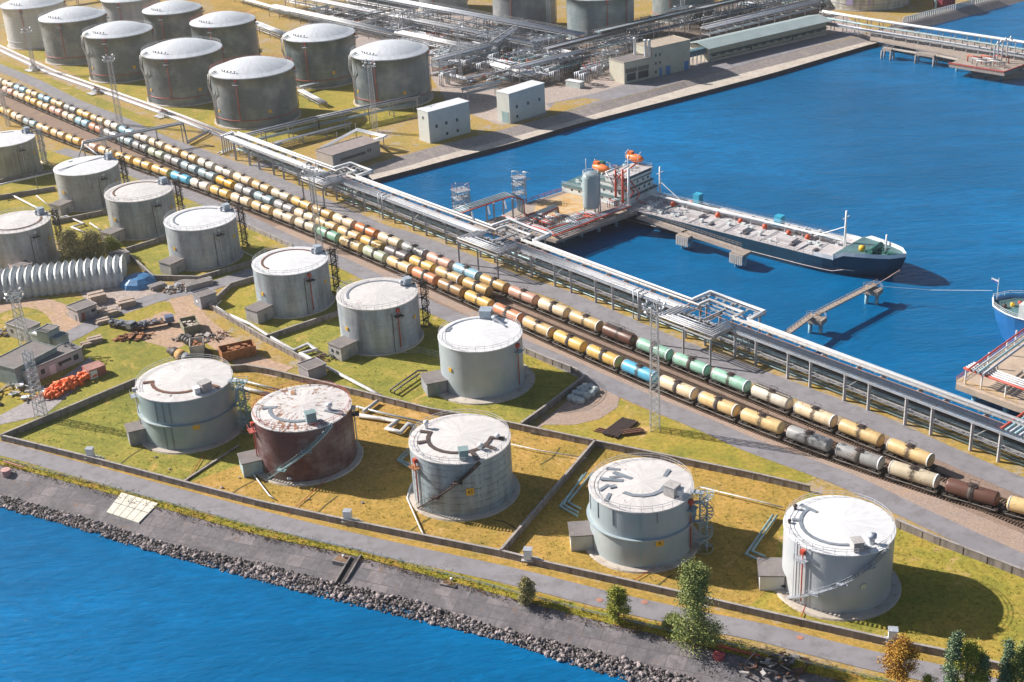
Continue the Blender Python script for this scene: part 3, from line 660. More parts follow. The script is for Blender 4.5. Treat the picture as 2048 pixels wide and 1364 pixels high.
plate(t, c, r, n0+0.50, 5.6, 0.9, M('faded_plate', (0.6, 0.62, 0.5), 0.6)); MB().lathe([(0.05, 0), (0.45, 0), (0.45, 0.2), (0.05, 0.22)], P3(c, r+0.2, n0-1.15, 1.0), 14).build('manhole', BLACK, t)
vent(t, c, r*0.9, n0-2.0, rise_z(r, r*.9), 1.0, 0.35, DARKST); vent(t, c, r*0.9, n0-1.45, rise_z(r, r*.9), 0.7, 0.3, DARKST)
# W: white tank behind
x, y, r = TC['W']; c = (x, y); n0 = na('W')
t = tank('storage_tank', x, y, r, HT, 'white storage tank on a wide round concrete base beside the gravel pad', 'storage tank', (0.385, 0.448, 0.49), PAINT_CLEAN, ROOF_CLEAN, group='storage tanks', foundation=2.3)
arc_walk(t, c, r*0.85, rise_z(r, r*0.85), n0+2.5, n0+4.4, 0.3, GALV)
roof_box(t, c, r*0.92, n0+2.95, rise_z(r, r*0.92), (2.6, 2.6, 1.9), mat=M('blue_grey_cabin', (0.34, 0.40, 0.47), 0.5)); vent(t, c, r*0.70, n0+2.55, rise_z(r, r*0.7), 1.5, 0.8, PIPE)
m_ = MB(); m_.beam(P3(c, r*0.62, n0+2.5, HT+1.5), P3(c, r*0.66, n0+1.9, HT+0.5), 0.5, 0.2); m_.build('gauge_arm', PIPE, t)
plate(t, c, r, n0-0.85, 6.5, 0.9, YELLOW); foam_box(t, c, r, n0+0.98, HT-0.3, red=True, pmat=PIPET)
arc_walk(t, c, r*0.80, rise_z(r, r*0.8), n0-2.1, n0-1.8, 1.0, M('grey_walkway', (0.20, 0.23, 0.27), 0.7))
# M row: older grey tanks, each with a black stair column at its right and a hut at its left
oldl = {'M6': ('grey streaked storage tank with a pale base band, in front of the front wagon row', (0.42, 0.48, 0.55)),
        'M5': ('pale grey storage tank with rust streaks, third from the white tank along the rear row', (0.40, 0.46, 0.51)),
        'M4': ('mottled grey storage tank beside the stacked concrete beams', (0.40, 0.45, 0.48)),
        'M3': ('grey stained tank with a brown arc walkway, behind the leafy tree clump', (0.39, 0.43, 0.45)),
        'M2': ('grey stained storage tank under the overhead pipe gantry', (0.38, 0.40, 0.42)),
        'M1': ('beige-grey storage tank cut off by the left edge beside the tracks', (0.36, 0.37, 0.31)),
        'L1': ('mottled grey storage tank behind the folded white hangar', (0.36, 0.38, 0.39))}
hut_lab = {'M6': 'grey hut with two windows at the foot of the streaked tank', 'M5': 'grey flat-roofed hut beside the rust-streaked tank', 'M4': 'grey flat-roofed hut left of the mottled tank', 'M3': 'grey hut left of the tank with the brown walkway', 'M2': 'grey hut at the foot of the tank by the gantry'}
for k, (lab, col) in oldl.items():
    x, y, r = TC[k]; c = (x, y); n0 = na(k)
    t = tank('storage_tank', x, y, r, HT, lab, 'storage tank', col, PAINT_OLD, ROOF_LIGHT if k in ('M6', 'M3', 'L1') else ROOF_CLEAN, group='storage tanks', foundation=0.5, rise=0.05, rail=None if k in ('M2', 'M1') else RAILING)
    a0, a1 = {'M6': (-1.3, -4.6), 'M5': (-0.9, -4.2), 'M4': (-1.0, -3.9), 'M3': (-1.2, -4.0), 'M2': (-2.4, -2.6), 'M1': (-3, -3.6), 'L1': (-1.0, 1.6)}[k]
    arc_walk(t, c, r*0.74, rise_z(r, r*0.74, rise=.05), n0+a1, n0+a0, 0.55, RUSTY if k in ('M5', 'M3', 'L1') else M('grey_walkway', (0.20, 0.23, 0.27), 0.7))
    if k == 'M2': MB().beam(P3(c, r*0.9, n0-1.3, HT+0.5), P3(c, r*0.9, n0+2.3, HT+0.5), 0.35, 0.2).build('roof_beam', PIPE, t)
    roof_box(t, c, r*0.84, n0+2.0, rise_z(r, r*0.84), (1.7, 1.7, 1.6), mat=M('blue_grey_cabin', (0.34, 0.40, 0.47), 0.5)); vent(t, c, r*0.68, n0+2.0, rise_z(r, r*0.68), 1.3, 0.5, PIPE)
    plate(t, c, r, n0-0.95, 6.0, 0.9, YELLOW); plate(t, c, r, n0+1.0, 7.2, 0.9, YELLOW)
    foam_box(t, c, r, n0+0.45, HT-0.3, red=(k in ('M6', 'M5')), pmat=DARKST)
    MB().tube(P3(c, r+0.2, n0+0.3, 0.3), P3(c, r+0.2, n0+0.3, HT-1.5), 0.08, 5).build('ladder_rail', DARKST, t)
    stair_tower(t, P3(c, r+2.4, n0+1.95, 0), HT+0.4, 1.3, BLACK if k != 'M1' else GALV, 4)
    MB().beam(P3(c, r-0.3, n0+1.95, HT+0.2), P3(c, r+2.4, n0+1.95, HT+0.2), 0.9, 0.12).build('foot_bridge', DARKST, t)
TANK_XY = dict(TC)

def hut(px, wu, dv, h, label, wall=None, roof=None, ang=None, door=True, windows=0, z=0, cat='hut', name='pump_hut', group=None, flip=False, over=0.25):
    """small flat-roofed building, front corner at the given ground point"""
    g = G(*px, z); a = R(-38) if ang is None else ang
    X = Vector((math.cos(a), math.sin(a), 0)); Y = Vector((-X.y, X.x, 0))
    cc = g+X*wu/2+Y*dv/2
    root = thing(name, cc, label, cat, group)
    MB().box(cc+Vector((0, 0, h/2)), (wu, dv, h), a).build('wall', wall or WALLG, root)
    MB().box(cc+Vector((0, 0, h+0.12)), (wu+2*over, dv+2*over, 0.24), a).build('roof', roof or ROOFING, root)
    f = -Y if not flip else -X; L = wu if not flip else dv; S_ = X if not flip else Y; D_ = dv if not flip else wu
    fa = a if not flip else a+math.pi/2
    if door: MB().box(cc+f*(D_/2+0.03)+S_*(-L*0.28)+Vector((0, 0, 1.05)), (1.0, 0.08, 2.1), fa).build('door', door if not isinstance(door, bool) else M('grey_door', (0.25, 0.27, 0.28), 0.5), root)
    for i in range(windows):
        MB().box(cc+f*(D_/2+0.03)+S_*(L*(i+1.0)/(windows+1.0)-L*0.35)+Vector((0, 0, h*0.58)), (0.9, 0.08, 0.9), fa).build('window', WIN, root)
    return root
def hut_at(k, ang_off, w_, d_, h, lab, **kw):
    x, y, r = TC[k]; a = na(k)+ang_off; cc = P3((x, y), r+w_*0.45, a, 0)
    root = thing('pump_hut', cc, lab, 'hut', 'huts at the tank feet')
    MB().box(cc+Vector((0, 0, h/2)), (w_, d_, h), a).build('wall', kw.get('wall', WALLG), root)
    MB().box(cc+Vector((0, 0, h+0.12)), (w_+0.4, d_+0.4, 0.22), a).build('roof', ROOFING, root)
    X = Vector((math.cos(a), math.sin(a), 0)); Y = Vector((-X.y, X.x, 0))
    for q in kw.get('win', ()): MB().box(cc+X*(w_/2+0.03)+Y*q*d_+Vector((0, 0, h*0.6)), (0.08, 0.8, 0.8), a).build('window', WIN, root)
    if kw.get('door'): MB().box(cc+Y*(d_/2+0.03)+Vector((0, 0, 1.1)), (0.9, 0.08, 2.0), a).build('door', kw['door'], root)
    return root
for k in ('M6', 'M5', 'M4', 'M3', 'M2'):
    hut_at(k, -0.88, 5.2, 4.6, 3.4, hut_lab[k], win=(-0.2, 0.2) if k == 'M6' else (), door=M('grey_door', (0.25, 0.27, 0.28), 0.5))
hut_at('W', -1.30, 4.6, 5.5, 3.2, 'grey hut with a teal door against the white tank', wall=M('blue_grey_hut', (0.28, 0.29, 0.33), 0.7), door=TEALD)
hut_at('D', -1.45, 4.0, 4.5, 3.2, 'small white hut with a window left of the tank with the ring girder', wall=WALLW, win=(0.1,))
hut_at('E', -1.42, 4.2, 5.2, 3.0, 'white flat-roofed hut against the left side of the bright white tank', wall=WHITE)
hut_at('A', -1.45, 3.6, 4.0, 3.4, 'grey hut half hidden at the left of the pale green tank', wall=M('blue_grey_hut', (0.28, 0.29, 0.33), 0.7))
hut_at('B', -1.40, 4.0, 4.6, 3.2, 'pale teal hut squeezed between the green tank and the brown tank', wall=M('pale_teal_wall', (0.36, 0.48, 0.52), 0.6))

# ---- large dome-roofed tanks beyond the railway
NT = [('N1', -218, 663, 14.36, 'white dome-roofed tank, leftmost at the top edge', (0.66, 0.66, 0.66)),
      ('N2', -189.7, 627.4, 14.5, 'warm grey dome-roofed tank right of the leftmost white one', (0.19, 0.21, 0.215)),
      ('N3', -160.4, 589.9, 14.31, 'warm grey dome-roofed tank third from the left in the front diagonal', (0.17, 0.195, 0.205)),
      ('N4', -125.0, 548.1, 15.72, 'grey dome-roofed tank with a pale blue roof, fourth in the front diagonal', (0.155, 0.18, 0.195)),
      ('N5', -91.5, 510.5, 15.52, 'large grey dome-roofed tank nearest to the railway pipe gantry', (0.15, 0.18, 0.20)),
      ('N6', -172.2, 664.5, 13.34, 'white shelled tank behind the front diagonal of grey tanks', (0.60, 0.60, 0.62)),
      ('N8', -145.3, 630.7, 13.0, 'grey-green tank in the second diagonal, left one', (0.17, 0.195, 0.205)),
      ('N9', -117.1, 599.1, 13.8, 'grey-green tank in the second diagonal, right one', (0.15, 0.18, 0.19)),
      ('N10', -71.7, 562.3, 14.42, 'green-grey dome tank with red fittings left of the pipe maze', (0.115, 0.155, 0.17)),
      ('N7', -40.8, 525.8, 14.79, 'blue-grey dome tank with a lattice mast in front of it', (0.15, 0.19, 0.215)),
      ('N11', 14.2, 635.0, 14.48, 'grey tank cut by the top edge, behind the pipe maze', (0.22, 0.235, 0.25)),
      ('N12', 47.2, 611.0, 14.9, 'blue-green tank at the top edge behind the plant building', (0.20, 0.26, 0.28)),
      ('N13', 88.1, 640.6, 14.35, 'blue-green tank at the top edge right of the plant building', (0.18, 0.23, 0.25)),
      ('N14', -24.6, 688.0, 12.0, 'shaded grey tank barely showing at the top edge', (0.30, 0.33, 0.34)),
      ('N17', -62, 715, 12.0, 'shaded dark tank at the top edge left of the paler one', (0.12, 0.16, 0.18))]
HN = 19.6
for k, x, y, r, lab, col in NT:
    c = (x, y); n0 = near_ang(x, y); TANK_XY[k] = (x, y, r)
    t = thing('storage_tank', (x, y, 0), lab, 'storage tank', 'dome-roofed storage tanks')
    MB().lathe([(r+0.9, 0), (r+0.8, 0.5), (r-0.2, 0.55)], (x, y, 0), 72, smooth=False).build('foundation_ring', CONCL, t)
    MB().lathe([(r, 0.4), (r, HN*.25), (r, HN*.5), (r, HN*.75), (r, HN-1.0), (r+0.15, HN-1.0), (r+0.15, HN-0.6)], (x, y, 0), 72).build('shell', PAINT_DARK, t, color=col)
    MB().lathe([(r+0.35, HN-0.7), (r+0.3, HN-0.4), (r*0.86, HN+0.35)], (x, y, 0), 72, smooth=False).build('roof_rim', ROOF_DOME, t)
    pr = [(r*0.86*math.sin(q)/math.sin(0.42), HN+0.3+(math.cos(q)-math.cos(0.42))*r*0.86/math.sin(0.42)) for q in [0.42*(1-i/9) for i in range(10)]]
    pr[-1] = (0.02, pr[-1][1])
    MB().lathe(pr, (x, y, 0), 72).build('roof_dome', ROOF_DOME, t)
    if k not in ('N11', 'N13', 'N14', 'N17'):
        mb = MB(); railing(mb, c, r+0.1, HN-0.4, n0+1.7, n0+4.6, 1.2, 2.2, 0.05); mb.build('roof_railing', RAILRED if k in ('N5', 'N9', 'N8') else RAILING, t)
        for i in range(5):
            p = P3(c, r*0.80, n0-1.05+i*0.13, HN+0.5); mb = MB(); mb.tube(p, p+Vector((0, 0, 0.7)), 0.12, 6); mb.tube(p+Vector((0, 0, 0.7)), p+Vector((0, 0, 1.0)), 0.27, 6); mb.build('breather_valve', DARKST, t)
    if k not in ('N1', 'N6', 'N17', 'N14'):
        MB().path(ring_pts(c, r+0.25, 3.4), 0.13, 6, cap=False).build('cooling_ring', PIPER, t)
    else: MB().path(ring_pts(c, r+0.2, 3.4), 0.12, 6, cap=False).build('cooling_ring', PIPEW, t)
    foam_box(t, c, r, n0-0.42 if k not in ('N12',) else n0+0.2, HN-0.6, 3.4); foam_box(t, c, r, n0+(1.42 if k not in ('N12',) else 0.85), HN-0.8, 3.4)
    if k in ('N5', 'N7', 'N4', 'N10', 'N3'):
        plate(t, c, r, n0+0.30, 6.0, 1.2); plate(t, c, r, n0-1.1, 6.0, 1.0)
        m_ = MB()
        for o in (0, 0.10): m_.path([P3(c, r*0.9, n0-1.15-o, HN+0.9), P3(c, r+1.2, n0-1.2-o, HN-0.4), P3(c, r+1.7, n0-1.2-o, HN-5), P3(c, r+0.4, n0-1.25-o, HN-9), P3(c, r+0.3, n0-1.25-o, 0.5)], 0.22, 6)
        m_.build('vapour_pipe', PIPEW, t)
# wide low white tank at top right
x, y, r = 175.2, 650.1, 19.85
t = thing('storage_tank', (x, y, 0), 'wide low cream tank with lilac stains at the top edge by the far jetty', 'storage tank', 'dome-roofed storage tanks')
MB().lathe([(r+0.8, 0), (r+0.7, 0.4), (r-0.2, 0.45)], (x, y, 0), 72, smooth=False).build('foundation_ring', CONC, t)
MB().lathe([(r, 0.3), (r, 3), (r, 6), (r, 9), (r, 12)], (x, y, 0), 72).build('shell', PAINT_SEAM, t, color=(0.62, 0.62, 0.54))
MB().lathe([(r+0.2, 12), (r+0.1, 12.2), (0.02, 14)], (x, y, 0), 72).build('roof', ROOF_DOME, t)
for z in (3, 6, 9): MB().path(ring_pts((x, y), r+0.1, z), 0.09, 5, cap=False).build('weld_band', M('lilac_band', (0.35, 0.30, 0.48), 0.6), t)
for a_ in (-0.35, 0.1): MB().box(P3((x, y), r+0.03, near_ang(x, y)+a_, 7), (0.14, 3.2 if a_ < 0 else 0.8, 9), near_ang(x, y)+a_).build('painted_patch', M('lilac_paint', (0.42, 0.36, 0.60), 0.6, 0, 0.3, 0.6), t)

# ---------------------------------------------------------------- tank wagons
def wagon_paint():
    m, n, l, p = newmat('wagon_shell_paint')
    oi = n.new('ShaderNodeObjectInfo'); tc = n.new('ShaderNodeTexCoord').outputs['Object']
    add = n.new('ShaderNodeVectorMath'); add.operation = 'ADD'; l.new(tc, add.inputs[0])
    sc = n.new('ShaderNodeVectorMath'); sc.operation = 'SCALE'; sc.inputs[0].default_value = (91, 53, 17); l.new(oi.outputs['Random'], sc.inputs['Scale']); l.new(sc.outputs[0], add.inputs[1])
    v = add.outputs[0]; sep = n.new('ShaderNodeSeparateXYZ'); l.new(tc, sep.inputs[0])
    f1 = noise(n, l, vmap(n, l, v, (1, 0.35, 0.35)), 0.9, 6, 0.7); f2 = noise(n, l, v, 2.4, 6, 0.75); f3 = noise(n, l, v, 0.22, 3)
    ax = mth(n, l, 'ABSOLUTE', sep.outputs[0])
    near = mth(n, l, 'SUBTRACT', 1.0, mth(n, l, 'MULTIPLY', ax, 0.55))          # spill marks round the filling dome
    col = mix(n, l, ramp(n, l, f1, [(0.45, 0.0), (0.8, 0.55)]), oi.outputs['Color'], mix(n, l, 0.6, oi.outputs['Color'], (0.16, 0.09, 0.05)))
    sp = mth(n, l, 'ADD', mth(n, l, 'MULTIPLY', near, 0.35), mth(n, l, 'MULTIPLY', f2, 0.85))
    col = mix(n, l, ramp(n, l, sp, [(0.66, 0.0), (0.74, 0.8)]), col, (0.06, 0.04, 0.03))
    col = mix(n, l, ramp(n, l, mth(n, l, 'MULTIPLY', f2, mth(n, l, 'ADD', f3, 0.55)), [(0.60, 0.0), (0.72, 0.75)]), col, (0.20, 0.09, 0.035))
    low = ramp(n, l, sep.outputs[2], [(0.0, 0.0), (1.0, 1.0)])
    l.new(col, p.inputs['Base Color']); p.inputs['Roughness'].default_value = 0.42
    return m
WPAINT = wagon_paint()
UFR = M('sooty_underframe', (0.065, 0.055, 0.05), 0.7, 0.1, 0.4, 1.5); WHEEL = M('wheel_steel', (0.10, 0.075, 0.06), 0.5, 0.4, 0.3, 1.0)
BANDM = M('grimy_saddle_band', (0.10, 0.085, 0.08), 0.75, 0, 0.4, 1.6)
def xl(mb, prof, cx, cy, cz, n=24):
    """lathe round the x axis; prof = (radius, x)"""
    vs_ = []
    for r, x in prof:
        for j in range(n):
            t = 2*math.pi*j/n; vs_.append((cx+x, cy+r*math.cos(t), cz+r*math.sin(t)))
    fs = [(i*n+j, (i+1)*n+j, (i+1)*n+(j+1) % n, i*n+(j+1) % n) for i in range(len(prof)-1) for j in range(n)]
    mb.add(vs_, fs, True); return mb
def make_wagon(band, rims, top_walk):
    root = thing('tank_wagon', (0, 0, 0), 'tank wagon', 'tank wagon')
    L2, r, zc = 5.05, 1.42, 2.78
    mb = xl(MB(), [(0.01, -L2), (0.7, -L2+0.06), (1.15, -L2+0.2), (r-0.03, -L2+0.42), (r, -L2+0.55), (r, -2), (r, 2), (r, L2-0.55), (r-0.03, L2-0.42), (1.15, L2-0.2), (0.7, L2-0.06), (0.01, L2)], 0, 0, zc)
    mb.build('tank_shell', WPAINT, root)
    if rims:
        for s in (-1, 1): xl(MB(), [(r+0.005, s*(L2-0.62)), (r+0.04, s*(L2-0.6)), (r+0.02, s*(L2-0.40))], 0, 0, zc).build('end_rim', WHITE, root)
    if band:
        xl(MB(), [(r, -0.55), (r+0.035, -0.52), (r+0.035, 0.52), (r, 0.55)], 0, 0, zc).build('saddle_band', BANDM, root)
    m2 = MB(); m2.lathe([(0.48, 0), (0.48, 0.35), (0.1, 0.42)], (0, 0, zc+r-0.06), 12, smooth=False)
    m2.box((0, 0, zc+r+0.08), (1.7, 1.5, 0.05)); 
    for x in (-0.85, 0.85):
        for y in (-0.75, 0.75): m2.tube((x, y, zc+r+0.08), (x, y, zc+r+0.72), 0.03, 4)
    for y in (-0.75, 0.75): m2.beam((-0.85, y, zc+r+0.72), (0.85, y, zc+r+0.72), 0.05)
    for x in (-0.85, 0.85): m2.beam((x, -0.75, zc+r+0.72), (x, 0.75, zc+r+0.72), 0.05)
    m2.build('filling_hatch', DARKST, root)
    for s in (-1, 1):
        m3 = MB(); pts = []
        for i in range(9):
            a = math.pi/2 - s*(0.25+i*0.22); pts.append(Vector((0, (r+0.12)*math.cos(a), zc+(r+0.12)*math.sin(a))))
        pts.append(Vector((0, s*(r+0.12), 1.2)))
        for x in (-0.22, 0.22): m3.path([p+Vector((x+.1, 0, 0)) for p in pts], 0.03, 4)
        for p in pts: m3.beam(p+Vector((-0.12, 0, 0)), p+Vector((0.32, 0, 0)), 0.04)
        m3.build('ladder', DARKST if band else BANDM, root)
    if top_walk:
        m4 = MB()
        for y in (-0.42, 0.42):
            m4.beam((-4.6, y, zc+r+0.12), (4.6, y, zc+r+0.12), 0.28, 0.06)
            for i in range(9): m4.tube((-4.4+i*1.1, y*1.5, zc+r), (-4.4+i*1.1, y*1.5, zc+r+0.6), 0.025, 4)
            m4.beam((-4.4, y*1.5, zc+r+0.6), (4.4, y*1.5, zc+r+0.6), 0.04)
        m4.build('top_walkway', BANDM, root)
    m5 = MB(); m5.box((0, 0, 1.18), (10.6, 0.5, 0.34))
    for x in (-3.6, 3.6): m5.box((x, 0, 1.38), (1.1, 2.3, 0.28))
    for s in (-1, 1):
        m5.box((s*5.25, 0, 1.2), (0.22, 2.7, 0.3)); m5.tube((s*5.3, 0, 1.1), (s*5.72, 0, 1.1), 0.13, 6)
        m5.box((s*4.95, 0, 1.38), (0.75, 2.5, 0.06))
        for y in (-1, 1): m5.beam((s*5.2, y*1.3, 1.2), (s*5.2, y*1.3, 0.7), 0.1)
    m5.box((0.9, 0.0, 0.95), (1.2, 0.8, 0.5))
    m5.build('underframe', UFR, root)
    m7 = MB()
    for y in (-1.45, 1.45):
        m7.beam((-5.0, y, 1.22), (5.0, y, 1.22), 0.09, 0.14)
        for x in (-5, -2.5, 0, 2.5, 5): m7.beam((x, y, 1.22), (x, 0, 1.22), 0.06)
    m7.build('side_rail', M('side_rail_paint', (0.30, 0.27, 0.25), 0.6, 0.2, 0.2, 1.0), root)
    for s in (-1, 1):
        m6 = MB()
        for y in (-1, 1):
            m6.box((s*3.7, y*1.0, 0.85), (2.5, 0.16, 0.28)); m6.box((s*3.7, y*1.0, 0.68), (0.8, 0.2, 0.3))
        m6.box((s*3.7, 0, 0.85), (0.5, 2.1, 0.3)); m6.build('bogie', UFR, root)
        for dx in (-0.88, 0.88):
            m8 = MB()
            for y in (-1, 1): m8.path([(s*3.7+dx, y*0.68, 0.84), (s*3.7+dx, y*0.82, 0.84)], 0.44, 12)
            m8.path([(s*3.7+dx, -0.7, 0.84), (s*3.7+dx, 0.7, 0.84)], 0.09, 6); m8.build('wheelset', WHEEL, root)
    return root
WPROTO = {'p': make_wagon(False, False, False), 'b': make_wagon(True, False, False), 'r': make_wagon(False, True, False), 'rb': make_wagon(True, True, False), 't': make_wagon(False, False, True)}
WC = {'cream': (0.66, 0.46, 0.22), 'pale cream': (0.72, 0.57, 0.38), 'off-white': (0.72, 0.65, 0.54), 'tan': (0.56, 0.36, 0.14), 'yellow-cream': (0.70, 0.45, 0.13), 'yellow': (0.80, 0.43, 0.035),
      'beige': (0.55, 0.47, 0.34), 'grey': (0.34, 0.34, 0.34), 'blue-grey': (0.30, 0.40, 0.44), 'dark grey': (0.16, 0.14, 0.15), 'sea green': (0.30, 0.54, 0.42), 'pale green': (0.48, 0.53, 0.38), 'mid green': (0.22, 0.44, 0.30),
      'bright blue': (0.10, 0.46, 0.68), 'pale blue': (0.28, 0.50, 0.62), 'dark brown': (0.13, 0.06, 0.045), 'rusty orange': (0.52, 0.19, 0.06), 'pink': (0.62, 0.36, 0.27), 'salmon': (0.64, 0.27, 0.14), 'brown': (0.34, 0.20, 0.09)}
K = {'c': 'cream', 'C': 'pale cream', 'w': 'off-white', 't': 'tan', 'Y': 'yellow-cream', 'y': 'yellow', 'e': 'beige', 'g': 'grey', 'G': 'blue-grey', 'd': 'dark grey', 's': 'sea green', 'p': 'pale green', 'm': 'mid green',
     'B': 'bright blue', 'b': 'pale blue', 'n': 'dark brown', 'o': 'rusty orange', 'k': 'pink', 'S': 'salmon', 'N': 'brown'}
ROWS = [('A', -118.8, -572, 'the train nearest the water', 'c:r c:p C:r w:t s:r s:rb s:rb n:t c:r C:b k:p t:b b:r k:p g:r C:p o:b C:p t:b Y:r e:p c:b C:p w:t w:b c:b c:p C:p w:p b:p w:b c:b Y:p g:b c:p b:b c:b b:b C:p w:p c:p C:p'),
        ('B', -246.6, -560, 'the middle train', 't:b c:r Y:b d:b Y:b c:b c:p C:b g:b G:p g:b y:p G:p G:b g:b p:b g:b G:b g:p S:b b:b C:b k:b c:b Y:b C:p k:b w:b C:p'),
        ('C', -91.0, -548, 'the train nearest the storage tanks', 'c:r n:b e:r g:rb g:p c:p c:rb C:rb B:r Y:rb Y:b c:r S:rb Y:p N:b S:b c:r p:b c:b m:b e:b C:p c:b C:b Y:b w:b B:p Y:p Y:b Y:p c:b k:b Y:b c:b c:p G:b C:b Y:p w:p c:p')]
ORD = 'first second third fourth fifth sixth seventh eighth ninth tenth eleventh twelfth thirteenth fourteenth fifteenth sixteenth seventeenth eighteenth nineteenth twentieth'.split()
ORD += ['twenty-'+o for o in ORD[:9]]+['thirtieth']+['thirty-'+o for o in ORD[:9]]+['fortieth']+['forty-'+o for o in ORD[:9]]
for k, t0, t1, nm, spec in ROWS:
    spec = spec.split(); t = t0; i = 0
    while t > t1:
        cc, pr = spec[i % len(spec)].split(':'); p = track(k, t); d = (track(k, t+2)-track(k, t-2)).normalized()
        o = copy_tree(WPROTO[pr]); o.location = (p.x, p.y, 0.0); o.rotation_euler.z = math.atan2(d.y, d.x)
        o['label'] = '%s tank wagon, %s from the near end of %s' % (K[cc], ORD[min(i, len(ORD)-1)], nm); o['group'] = 'tank wagons on the railway'
        q = WC[K[cc]]; f = random.uniform(0.9, 1.08)
        for ch in o.children:
            if ch.name.startswith('tank_shell'): ch.color = (q[0]*f, q[1]*f, q[2]*f, 1)
        t -= 11.45 if t > -330 else 11.7; i += 1
for o in WPROTO.values():
    for ch in list(o.children): bpy.data.objects.remove(ch)
    bpy.data.objects.remove(o)

# ---------------------------------------------------------------- main pipe rack along the north road
RW, RH = 5.2, 6.7
root = thing('pipe_rack', RK(150, 2.6), 'long silver pipe rack on concrete legs between the railway road and the harbour basin', 'pipe rack')
LEG = M('rack_leg_concrete', (0.42, 0.41, 0.42), 0.7, 0, 0.15, 0.5)
s = 0.0
PORT = [(52, 12), (130, 17), (205, 17), (283, 22)]           # expansion loops: start and length along the rack
def in_portal(s):
    return any(a-1 <= s <= a+b+1 for a, b in PORT)
i = 0; s = -2
while s < 345:
    mb = MB()
    for o in (0, RW):
        mb.beam(RK(s, o, -0.1), RK(s, o, RH), 0.58)
    mb.beam(RK(s, -0.6, RH-0.25), RK(s, RW+0.9, RH-0.25), 0.35, 0.45); mb.beam(RK(s, 0, 3.0), RK(s, RW, 3.0), 0.22, 0.28)
    if i % 4 == 1: mb.beam(RK(s, 0, 3.1), RK(s+3.4, 0, RH-0.4), 0.14); mb.beam(RK(s, RW, 3.1), RK(s+3.4, RW, RH-0.4), 0.14)
    mb.build('support_frame', LEG, root)
    s += 9.2 if i % 2 == 0 else 6.2; i += 1
for o in (-0.45, RW+0.4):
    MB().beam(RK(-4, o, RH+0.02), RK(345, o, RH+0.02), 0.28, 0.5).build('edge_girder', GALV, root)
# lower cable bridge: a light truss on the near side
mb = MB(); ss = -4
for o, z in ((-0.2, 3.2), (-0.2, 4.0), (1.1, 3.2), (1.1, 4.0)): mb.beam(RK(26, o, z), RK(345, o, z), 0.10)
ss = 26
while ss < 344:
    mb.beam(RK(ss, -0.2, 3.2), RK(ss+1.5, -0.2, 4.0), 0.06); mb.beam(RK(ss+1.5, -0.2, 4.0), RK(ss+3.0, -0.2, 3.2), 0.06); ss += 3
mb.build('cable_truss', GALV, root)
mb = MB(); mb.beam(RK(26, 0.45, 3.35), RK(345, 0.45, 3.35), 0.8, 0.2); mb.build('cable_tray', M('dusty_cable_tray', (0.33, 0.30, 0.29), 0.7, 0.1), root)
# lower tier pipes
for o, r_, z in ((1.8, 0.16, 3.35), (2.5, 0.22, 3.4), (3.3, 0.16, 3.35), (4.1, 0.24, 3.4), (4.8, 0.14, 3.3)):
    MB().path([RK(-4, o, z), RK(345, o, z)], r_, 8).build('pipe', PIPED if o > 3 else PIPET, root)
for o, r_, z in ((1.2, 0.15, 0.6), (2.2, 0.2, 0.65), (6.2, 0.2, 0.6), (7.3, 0.26, 0.7), (8.3, 0.18, 0.6)):
    MB().path([RK(60, o, z), RK(345, o, z)], r_, 6).build('ground_pipe', PIPET if o < 3 else PIPE, root)
# top tier: pipes that turn out into loops; side -1 near, +1 sea side
def loop_pipe(o, z, r_, side, k, mat, upto=345, portals=PORT, reach=7.5, gap=0.8, lift=0.5):
    pts = [RK(-8, o, z)]
    for a, b in portals:
        d = k*gap; a0, a1 = a+d, a+b-d; oo = o+side*(reach-d) if side > 0 else -(reach-d)
        zz = z+lift
        pts += [RK(a0, o, z), RK(a0, o+side*0.01, zz), RK(a0, oo, zz), RK(a1, oo, zz), RK(a1, o+side*0.01, zz), RK(a1, o, z)]
    pts.append(RK(upto, o, z)); Q = []
    for p in pts:
        if not Q or (p-Q[-1]).length > 0.3: Q.append(p)
    return MB().path(Q, r_, 8).build('pipe', mat, root)
P3_ = PORT[:3]
loop_pipe(-0.1, RH+0.50, 0.2, -1, 0, PIPEW, portals=P3_, reach=7.2); loop_pipe(0.42, RH+0.50, 0.2, -1, 1, PIPE, portals=P3_, reach=7.2)
loop_pipe(0.94, RH+0.50, 0.2, -1, 2, PIPEW, portals=P3_, reach=7.2); loop_pipe(1.46, RH+0.50, 0.2, -1, 3, PIPE, portals=P3_, reach=7.2)
loop_pipe(1.98, RH+0.55, 0.13, -1, 4.2, PIPE, portals=P3_, reach=7.2, lift=0.6)
loop_pipe(4.05, RH+0.68, 0.38, 1, 4, PIPEW, portals=P3_, reach=6.6, lift=0.4); 
loop_pipe(5.35, RH+0.75, 0.38, 1, 0, WHITE, portals=P3_, reach=6.0, lift=0.3)
MB().beam(RK(60, 2.75, RH+0.30), RK(345, 2.75, RH+0.30), 0.22, 0.06).build('rusty_deck', M('rust_speckled_deck', (0.34, 0.30, 0.29), 0.8, 0, 0.2, 1.0, (0.45, 0.16, 0.07), 0.4), root)
mb = MB(); ss = -2
while ss < 342:
    mb.box(RK(ss, 0.8, RH+0.28), (0.14, 2.6, 0.12), math.atan2(RD.y, RD.x)); mb.box(RK(ss, 4.7, RH+0.28), (0.16, 2.2, 0.14), math.atan2(RD.y, RD.x)); ss += 3.1
tag(mb.build('pipe_support', GALV, root), kind='stuff')
